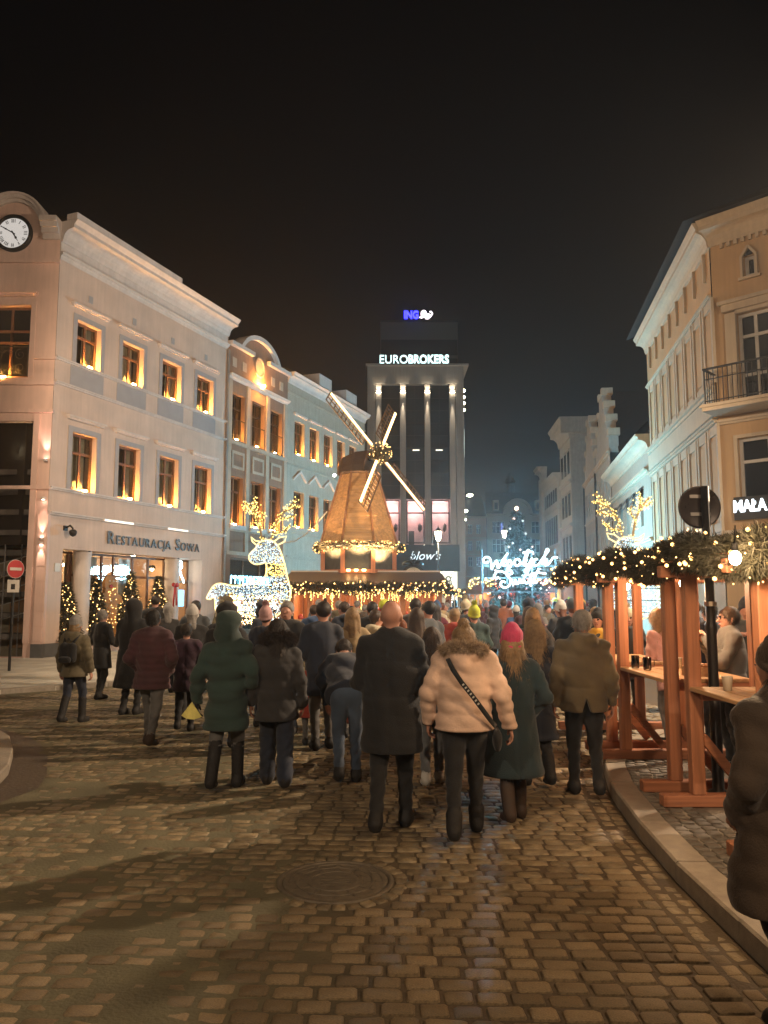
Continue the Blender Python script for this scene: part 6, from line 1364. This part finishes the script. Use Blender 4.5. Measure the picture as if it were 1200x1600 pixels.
# ---- the walkers nearest the viewer
mk = make_person
mk(H=1.50, stride=.17, lead=1, arms=ARM_DOWN, hem=.78, coat='khaki', pants='navy', boot=.75, hat='beanie', hatm='greyknit', hair='bob', hairm='blond', hood='down', seed=1, loc=(-4.52,11.5,0), rz=-.15, label='short person in olive jacket, grey beanie and dark backpack walking away', girth=1.08)
mk(H=1.58, stride=.07, lead=-1, arms=ARM_FRONT, hem=.62, coat='black', pants='black', hair='short', hairm='grey', seed=2, loc=(-5.07,14.1,0), rz=-.5, label='person all in black standing left of the tall hooded figure', h=.016)
mk(H=1.72, stride=.04, arms=ARM_FRONT, hem=.42, flare=.06, coat='black', pants='black', hood='up', seed=3, loc=(-3.97,12.4,0), rz=-.2, label='tall person in a long black hooded coat facing the restaurant', girth=1.18)
mk(H=1.64, stride=.20, lead=-1, arms=ARM_POCKET, hem=.74, coat='maroon', puff=(.013,.085), pants='greyjean', shoes=M_BROWNBOOT, hair='short', hairm='black', seed=4, loc=(-2.87,9.75,0), rz=-.1, label='man in a maroon quilted jacket and faded grey jeans mid-stride', girth=1.12)
mk(H=1.44, stride=.08, arms=ARM_FRONT, hem=.66, coat='purple', pants='black', hair='short', hairm='dark', seed=5, loc=(-2.72,10.8,0), rz=.1, label='short person in a dark plum jacket right of the maroon quilted jacket')
mk(H=1.62, stride=.17, lead=1, arms={-1:((-.29,-.07,1.13),(-.31,-.02,.88)),1:((.27,-.05,1.14),(.22,.12,.95))}, hem=.60, flare=.035, coat='green', puff=(.009,.13), pants='greyjean', boot=.85, hood='up', seed=6, loc=(-1.51,7.6,0), rz=-.05, label='woman in a bottle-green padded coat and tall black boots with a yellow paper', girth=1.05, glove='black')
mk(H=1.58, stride=.22, lead=-1, arms=ARM_DOWN, hem=.70, coat='charcoal', pants='navy', skirt_pants=1.35, hair='bob', hairm='dark', collar=1, seed=7, loc=(-1.04,7.68,0), rz=.12, label='person in a dark fur-collared jacket and wide navy trousers', furm=mat('brown_fur',(.05,.035,.026),.8), girth=1.08)
mk(H=1.66, stride=.10, lead=1, bend=1.02, arms={-1:((-.26,.12,1.26),(-.2,.36,1.2)),1:((.26,.12,1.26),(.2,.36,1.2))}, hem=.86, coat='navy', pants='denim', hair='short', hairm='dark', seed=8, loc=(-.36,7.85,0), rz=.12, label='person in navy jacket and jeans bending down over a pushchair', girth=1.1)
mk(H=1.77, stride=.20, lead=1, arms=ARM_FRONT, hem=.60, coat='black', pants='black', hair=None, seed=9, loc=(.06,6.28,0), rz=-.12, label='tall bald man in black jacket and trousers in mid-street', girth=1.18, collar=1)
pw = mk(H=1.63, stride=.24, lead=1, arms={-1:((-.29,-.02,1.14),(-.30,.06,.92)),1:((.31,-.06,1.14),(.37,.02,.89))}, hem=.86, flare=.02, coat='rose', puff=(.012,.105), pants='black', boot=.22, hair='bun', hairm='blond', hood='down', furm=mat('beige_fur',(.50,.37,.25),.85), headdrop=.06, seed=10, loc=(.62,6.11,0), rz=-.08, label='woman in a pale pink puffer jacket with fur hood and crossbody strap', girth=1.16)
mk(H=1.53, stride=.18, lead=1, arms=ARM_POCKET, hem=.42, flare=.07, coat='teal', pants='greyjean', shoes=M_BROWNBOOT, boot=.55, hair='long', hairm='blond', hat='beanie', hatm='pinkhat', seed=11, loc=(1.06,6.54,0), rz=.1, label='woman in bright pink beanie and long dark teal coat', girth=1.12)
mk(H=1.57, stride=.13, lead=-1, arms=ARM_FRONT, hem=.50, flare=.05, coat='navy', pants='charcoal', boot=.5, hair='long', hairm='blond', seed=12, loc=(1.48,7.72,0), rz=.12, label='long-haired woman in a long navy coat ahead of the pink beanie')
mk(H=1.67, stride=.14, lead=-1, arms=ARM_DOWN, hem=.80, flare=.02, coat='olive', pants='black', hair='short', hairm='grey', hood='down', split=True, shoes=M_SHOE, seed=13, loc=(1.86,7.36,0), rz=-.1, label='man in a greenish-brown parka with vented back by the kerb', girth=1.14)
mk(H=1.50, stride=.2, lead=1, arms=ARM_FRONT, hem=.70, coat='grey', pants='lightdenim', shoes=M_WSHOE, hair='long', hairm='brown', seed=14, loc=(.47,7.75,0), rz=.05, label='walker in white trainers half hidden behind the pink puffer jacket', h=.016)
# the shelter guests and the passer-by at the right edge
mk(H=1.60, stride=.03, arms={-1:((-.25,.14,1.16),(-.03,.26,1.40)),1:((.26,.10,1.14),(.06,.26,1.38))}, hem=.72, coat='grey', pants='black', hair='short', hairm='brown', turn=.15, headdrop=.02, seed=15, loc=(3.52,8.0,.113), rz=1.45, label='grey-haired man with glasses eating at the middle high table', girth=1.12, h=.011)
mk(H=1.50, stride=.02, arms=ARM_FRONT, hem=.7, coat='charcoal', pants='black', hair='long', hairm='brown', hat='pom', hatm='cream', turn=0, seed=16, loc=(3.35,10.75,.113), rz=3.05, label='smiling girl in a cream bobble hat facing the viewer', h=.011)
mk(H=1.56, stride=.02, bend=.25, arms=ARM_FRONT, hem=.7, coat='palepink', pants='lightdenim', hair='long', hairm='blond', seed=17, loc=(3.35,9.25,.113), rz=.5, label='person in a pale pink jacket leaning on the farther table', h=.015)
mk(H=1.62, stride=.03, arms=ARM_FRONT, hem=.66, coat='navy', pants='black', hair='short', hairm='black', seed=18, loc=(3.95,9.5,.113), rz=.2, label='dark-coated guest standing beyond the black sign pole', h=.015)
mk(H=1.60, stride=.04, arms=ARM_FRONT, hem=.70, coat='yellow', pants='black', hair='long', hairm='black', hat='beanie', hatm='black', hood='down', turn=.5, seed=19, loc=(2.98,10.9,0), rz=2.2, label='person in a mustard yellow coat and dark hat turned to the viewer', h=.012)
mk(H=1.60, stride=.08, arms=ARM_POCKET, hem=.55, flare=.05, coat='brown', puff=(.012,.12), pants='charcoal', hair='bob', hairm='dark', hat='beanie', hatm='brown', hood='down', seed=20, loc=(1.73,3.45,0.0), rz=.35, label='passer-by in a brown padded coat cut off at the right edge', girth=1.22)
# ---- things they carry or push
bp_ = empty('backpack',(-4.52,11.5,0),-.15); tag(bp_,'small dark backpack on the olive jacket','backpack'); m_bp = CLO['black']; sc_ = 1.5/1.75
v = Vol((-.22,-.42,.95),(.22,-.05,1.45),.014); v.cap((-.07,-.235,1.10),(-.07,-.225,1.28),.085,.08,.05,(0,1,0),1.25); v.cap((.07,-.235,1.10),(.07,-.225,1.28),.085,.08,.05,(0,1,0),1.25); v.wrinkle(.006,10,3); V,F,_ = v.mesh(); np_mesh('sack',V*sc_,F,m_bp,bp_,True)
v = Vol((-.2,-.45,.98),(.2,-.2,1.25),.012); v.cap((-.06,-.33,1.08),(.06,-.33,1.08),.055,None,.03,(0,1,0),1.3); V,F,_ = v.mesh(); np_mesh('pocket',V*sc_,F,m_bp,bp_,True)
for s in (-1,1): MB().tube([(s*.08*sc_,-.22*sc_,1.36*sc_),(s*.12*sc_,-.12*sc_,1.47*sc_),(s*.13*sc_,.03*sc_,1.45*sc_)],.018,6).build('strap',m_bp,bp_,True)
MB().tube([(-.03,-.19,1.19),(0,-.2,1.23),(.03,-.19,1.19)],.008,5).build('loop',m_bp,bp_,True)
cb = empty('crossbody_bag',(.62,6.11,0),-.08); tag(cb,'black crossbody bag strap with pale marks across the pink puffer','bag'); k_ = 1.63/1.75
def strip(mb, pts, w, t=.004):
    P_ = [Vector(p) for p in pts]; rings = []
    for i, p in enumerate(P_):
        d = (P_[min(i+1,len(P_)-1)]-P_[max(i-1,0)]).normalized(); n = Vector((p.x*.3,p.y,0)).normalized(); s_ = d.cross(n).normalized(); rings.append([tuple(p+s_*w/2),tuple(p+s_*w/2+n*t),tuple(p-s_*w/2+n*t),tuple(p-s_*w/2)])
    mb.ring(rings); return mb
SP = [(-.12,-.02,1.47),(-.115,-.09,1.44),(-.08,-.165,1.36),(-.02,-.185,1.26),(.05,-.188,1.16),(.12,-.175,1.05),(.175,-.14,.96),(.215,-.08,.90)]
SPp = [(x*k_*1.16,(y-.018)*k_*1.13,z*k_) for x, y, z in SP]
strip(MB(),SPp,.036).build('strap',CLO['black'],cb,True)
b = MB()
for q in np.linspace(3.15,4.6,7):
    i = int(q); p = Vector(SPp[i]).lerp(Vector(SPp[i+1]),q-i); d = (Vector(SPp[i+1])-Vector(SPp[i])).normalized(); n = Vector((p.x*.3,p.y,0)).normalized(); b.bar(p+n*.005-d*.006,p+n*.005+d*.006,.018,.002,tuple(n))
b.build('strap_marks',mat('silver_marks',(.5,.48,.45),.4),cb)
v = Vol((.12,-.2,.66),(.42,.14,.95),.012); v.cap((.265,-.06,.80),(.265,.06,.80),.07,None,.03,(1,0,0),1.8); v.cap((.265,-.06,.75),(.265,.06,.75),.06,None,.03,(1,0,0),1.8); V,F,_ = v.mesh(); np_mesh('pouch',V*k_,F,CLO['black'],cb,True)
yp = MB(); c = Vector((-1.51-.33,7.6-.03,.735))
yp.add([tuple(c+Vector(p)) for p in ((0,0,.08),(-.10,.01,-.05),(-.04,-.02,-.075),(.03,-.03,-.08),(.10,-.01,-.06),(0,.012,.08),(-.10,.022,-.05),(-.04,-.008,-.075),(.03,-.018,-.08),(.10,.002,-.06))],[[0,1,2],[0,2,3],[0,3,4],[7,6,5],[8,7,5],[9,8,5],[1,6,7,2],[2,7,8,3],[3,8,9,4],[0,5,6,1],[4,9,5,0]])
yp = yp.build('paper_fan',cloth('paper',(.78,.68,.20))); tag(yp,'bright yellow folded paper in the hand of the green-coated woman','paper')
pc = empty('pushchair',(-.28,8.62,0),.1); tag(pc,'pushchair with a red spotted cover in front of the bending person','pushchair')
v = Vol((-.3,-.4,.3),(.3,.45,1.0),.02); v.cap((0,-.15,.62),(0,.2,.52),.17,.15,.05); v.cap((0,-.2,.60),(0,-.22,.82),.15,.16,.05,(0,1,0),1.8); V,F,_ = v.mesh(); np_mesh('seat_cover',V,F,CLO['red'],pc,True)
b = MB()
for k in range(30): a = RNG.uniform(0,6.28); b.ball((.155*math.cos(a),-.17+.0*a,.45+RNG.uniform(0,.3)),(.014,.014,.014),1)
b.build('cover_dots',CLO['white'],pc,kind='stuff')
for x in (-.23,.23):
    MB().tube([(x,-.42,1.02),(x,-.3,.85),(x,.05,.4),(x,.38,.16)],.014,6).build('frame_side',m_black,pc,True); MB().tube([(x,-.3,.14),(x,-.05,.5),(x,.1,.62)],.013,6).build('frame_strut',m_black,pc,True)
    for y, r in ((-.3,.14),(.38,.11)):
        o = MB(); o.tube([(x+.02,y+r*math.cos(t),r+r*.86*math.sin(t)*1.0) for t in np.linspace(0,6.283,18)],.022,6); o = o.build('wheel',m_black,pc,True); MB().bar((x-.01,y,r),(x+.05,y,r),.04).build('wheel_hub',m_wframe,o)
MB().tube([(-.23,-.42,1.02),(.23,-.42,1.02)],.018,8).build('handlebar',m_black,pc,True)
# spectacles of the man at the table
mg = [o for o in bpy.data.objects if o.get('label','').startswith('grey-haired man with glasses')][0]; mg['label'] = 'brown-haired man with glasses eating at the middle high table'
b = MB(); s_ = 1.6/1.75; c, sn = math.cos(.15), math.sin(.15)
def hp(p): return ((p[0]*c-p[1]*sn)*s_, (p[0]*sn+p[1]*c)*s_, (p[2]-.02)*s_)
for s in (-1,1):
    b.tube([hp((s*.036+.026*math.cos(t),.118,1.645+.02*math.sin(t))) for t in np.linspace(0,6.283,14)],.003,5); b.tube([hp((s*.062,.115,1.65)),hp((s*.085,.0,1.65))],.003,5)
b.tube([hp((-.01,.12,1.648)),hp((.01,.12,1.648))],.003,5); b.build('glasses',m_black,mg)
# ---- the crowd: a handful of builds, copied one by one with their own clothes
protos = []
PR = [dict(H=1.74,arms=ARM_FRONT,hem=.64,hair='short'),dict(H=1.66,arms=ARM_POCKET,hem=.5,flare=.05,hair='long'),dict(H=1.76,arms=ARM_POCKET,hem=.74,hair='short',hat='cap'),dict(H=1.64,arms=ARM_PHONE,hem=.6,hair='bob',hat='beanie'),
      dict(H=1.68,arms=ARM_FRONT,hem=.55,hair='short',hat='pom'),dict(H=1.70,arms=ARM_DOWN,hem=.66,hood='up',hair='short'),dict(H=1.62,arms=ARM_FRONT,hem=.52,flare=.05,hair='pony',hood='down'),dict(H=1.72,arms=ARM_PHONE,hem=.72,hair='short',hood='down',girth=1.1)]
for k, q in enumerate(PR):
    o = make_person(h=.021,seed=200+k,stride=.04,coat='black',pants='charcoal',hairm='brown',**q); protos.append(o)
coats = ['black','navy','charcoal','maroon','green','brown','beige','red','grey','slate','teal','wine','khaki','blue','mustard','cream','palepink','rust','olive','purple']
hatc = ['greyknit','cream','palepink','black','red','navy','white','mustard','wine','blue','limeyellow']; hairc = ['brown','black','blond','grey','dark','red']
SAY = dict(greyknit='grey',palepink='pale pink',khaki='khaki',beige='beige',limeyellow='lime yellow',charcoal='charcoal grey',pinkhat='bright pink',wine='wine red')
used = set()
HEAD = {0:'short {} hair',1:'long {} hair',2:'a {} peaked cap',3:'a {} beanie',4:'a {} bobble hat',5:'the hood up',6:'a {} ponytail',7:'short {} hair and hood down'}
def crowd(pi, x, y, rz, coat, tint, z=0, sc=1.0, where='', pants=None):
    src = protos[pi]; o = src.copy(); COL.objects.link(o); o.location = (x,y,z); o.rotation_euler = (0,0,rz); o.scale = (sc,sc,sc)
    o.material_slots[1].link = 'OBJECT'; o.material_slots[1].material = CLO[pants or ['black','navy','denim','greyjean','charcoal'][int(abs(x*7+y*3)) % 5]]
    for ch in [c for c in bpy.data.objects if c.parent == src]:
        d = ch.copy(); COL.objects.link(d); d.parent = o; nm = ch.name.split('.')[0]
        d.material_slots[0].link = 'OBJECT'
        d.material_slots[0].material = CLO[coat] if nm in ('jacket','coat') else (HAIRS[tint if tint in HAIRS else hairc[int(abs(x*13+y*5)) % 6]] if nm == 'hair' else CLO[tint if tint in CLO else 'greyknit'])
        for g2 in [c for c in bpy.data.objects if c.parent == ch]:
            e_ = g2.copy(); COL.objects.link(e_); e_.parent = d; e_.material_slots[0].link = 'OBJECT'; e_.material_slots[0].material = d.material_slots[0].material
    hd_ = HEAD[pi].format(SAY.get(tint,tint))
    tag(o, f'{SAY.get(coat,coat)} coated person with {hd_} {where}', 'person', 'people of the market crowd'); return o
# people one can pick out behind the front row
B = math.pi
PICK = [(4,-1.1*1.55,11.3,-.1,'navy','palepink','behind the green coat'),(4,-2.62,12.6,.1,'charcoal','cream','near the restaurant column'),(3,-1.55*1.05,13.0,2.3,'black','cream','turned round by the deer'),(0,-1.32,10.6,3.0,'black','grey','walking back this way'),
 (1,-.42,10.4,.05,'beige','blond','in front of the hut'),(6,-.10,11.2,-.9,'cream','brown','before the hut counter'),(0,.62,11.0,.6,'slate','black','behind the fur hood'),(1,.42,10.2,.2,'brown','brown','left of the fur hood'),(7,-.72,13.8,.8,'navy','brown','looking up at the hut'),(3,-.98,12.9,.1,'black','wine','before the hut post'),
 (1,2.18,11.8,.1,'teal','brown','beside the pink beanie'),(1,1.92,10.1,-.1,'slate','blond','left of the parka'),(5,-2.3,14.6,1.1,'navy','black','by the deer tail'),(0,-4.75,16.2,.4,'black','dark','at the restaurant pavement'),(3,-4.2,15.2,.3,'charcoal','greyknit','before the gingerbread figure'),(0,-3.35,13.9,.1,'slate','black','behind the plum jacket'),
 (5,-3.35,16.6,.2,'khaki','black','at the right restaurant column'),(3,-2.95,12.0,.3,'black','white','holding up a lit phone'),(0,3.35,13.4,2.2,'wine','black','beyond the parka'),(2,3.0,12.4,-.2,'black','slate','beyond the yellow coat'),(2,2.55,13.8,.1,'maroon','navy','between the parka and the sign'),(6,1.1,12.2,0,'red','blond','in the middle of the street'),(4,1.45,12.6,.1,'green','limeyellow','left of the pink beanie'),(7,-.2,13.0,.2,'charcoal','dark','by the hut garland'),(0,.1,12.2,-.1,'rust','black','right of the hut counter'),
 (2,-9.0,17.4,1.0,'black','red','at the left edge by the no-entry sign'),(5,-1.95,9.7,.1,'black','black','between plum and green coats'),(0,-.75,9.6,.3,'navy','dark','behind the navy trousers'),(6,4.3,11.6,.8,'charcoal','dark','behind the farthest shelter'),(0,5.0,12.6,.2,'navy','brown','beyond the shelters'),(3,4.6,9.9,2.6,'slate','navy','right of the shelters')]
for pi, x, y, rz, coat, tint, wh in PICK:
    crowd(pi,x,y,rz,coat,tint,.097 if (x < -3 and y > 16) else (.113 if x > 3.8 and y < 11.2 else 0),1.0 if not (pi == 4) else .97,wh); used.add((pi,coat,tint))
kd = [(4,-.93,9.9,.2,'red','navy',.62,'small child by the pushchair'),(4,.95,9.6,.0,'blue','limeyellow',.66,'small child near the pink beanie')]
for pi, x, y, rz, coat, tint, s_, wh in kd: o = crowd(pi,x,y,rz,coat,tint,0,s_,wh); o['label'] = wh+f' in {coat} jacket and bobble hat'
g = random.Random(77); placed = [(p[1],p[2]) for p in PICK]; cells = []
def far_ok(x, y): return all((x-a)**2+(y-b)**2 > (.42 if y < 20 else .36) for a, b in placed)
tries = 0; n_far = 0
while n_far < 88 and tries < 6000:
    tries += 1; y = g.uniform(12.5,33) if g.random() < .85 else g.uniform(33,44); lo_, hi_ = -.14*y+.6, .27*y
    x = g.uniform(lo_,hi_)
    if y > 23.6 and x < 2.4 and y < 32.6: continue
    if 4.2 < x < 8.3 and 34.8 < y < 37: continue
    if x < -2.0 and 20 < y < 22: continue
    if 4.9 < x < 8.2 and 18.9 < y < 21.1: continue
    if not far_ok(x,y): continue
    for _ in range(60):
        pi = g.randrange(8); coat = g.choice(coats); tint = g.choice(hairc) if pi in (0,1,6,7) else (g.choice(hatc) if pi != 5 else g.choice(hatc))
        key = (pi,coat,'' if pi == 5 else tint)
        if key not in used: break
    used.add(key); placed.append((x,y)); zone = 'under the greeting sign' if x/y > .15 and y > 22 else ('near the canopy stall' if y > 24 else ('before the windmill' if x < 1 else 'in the mid-street crowd'))
    crowd(pi,x,y,g.gauss(0,.5) if g.random() < .8 else g.uniform(-3,3),coat,tint,.09 if (x < left_edge(y)) else 0,g.uniform(.93,1.04),zone); n_far += 1
for p in protos:
    for c in [q for q in bpy.data.objects if q.parent == p]:
        for c2 in [q for q in bpy.data.objects if q.parent == c]: bpy.data.objects.remove(c2)
        bpy.data.objects.remove(c)
    bpy.data.objects.remove(p)
# ------------------------------------------------------------------ cold misty air
hz_m = bpy.data.materials.new('haze_air'); hz_m.use_nodes = True; N, L = hz_m.node_tree.nodes, hz_m.node_tree.links; N.clear()
ho = N.new('ShaderNodeOutputMaterial'); pv = N.new('ShaderNodeVolumePrincipled'); pv.inputs['Density'].default_value = .0015; pv.inputs['Color'].default_value = (.9,.92,.95,1); pv.inputs['Anisotropy'].default_value = .75
L.new(pv.outputs[0], ho.inputs['Volume'])
hz = MB().box(-60,60,-12,118,-1.05,27.5).build('haze', hz_m); hz['kind'] = 'stuff'
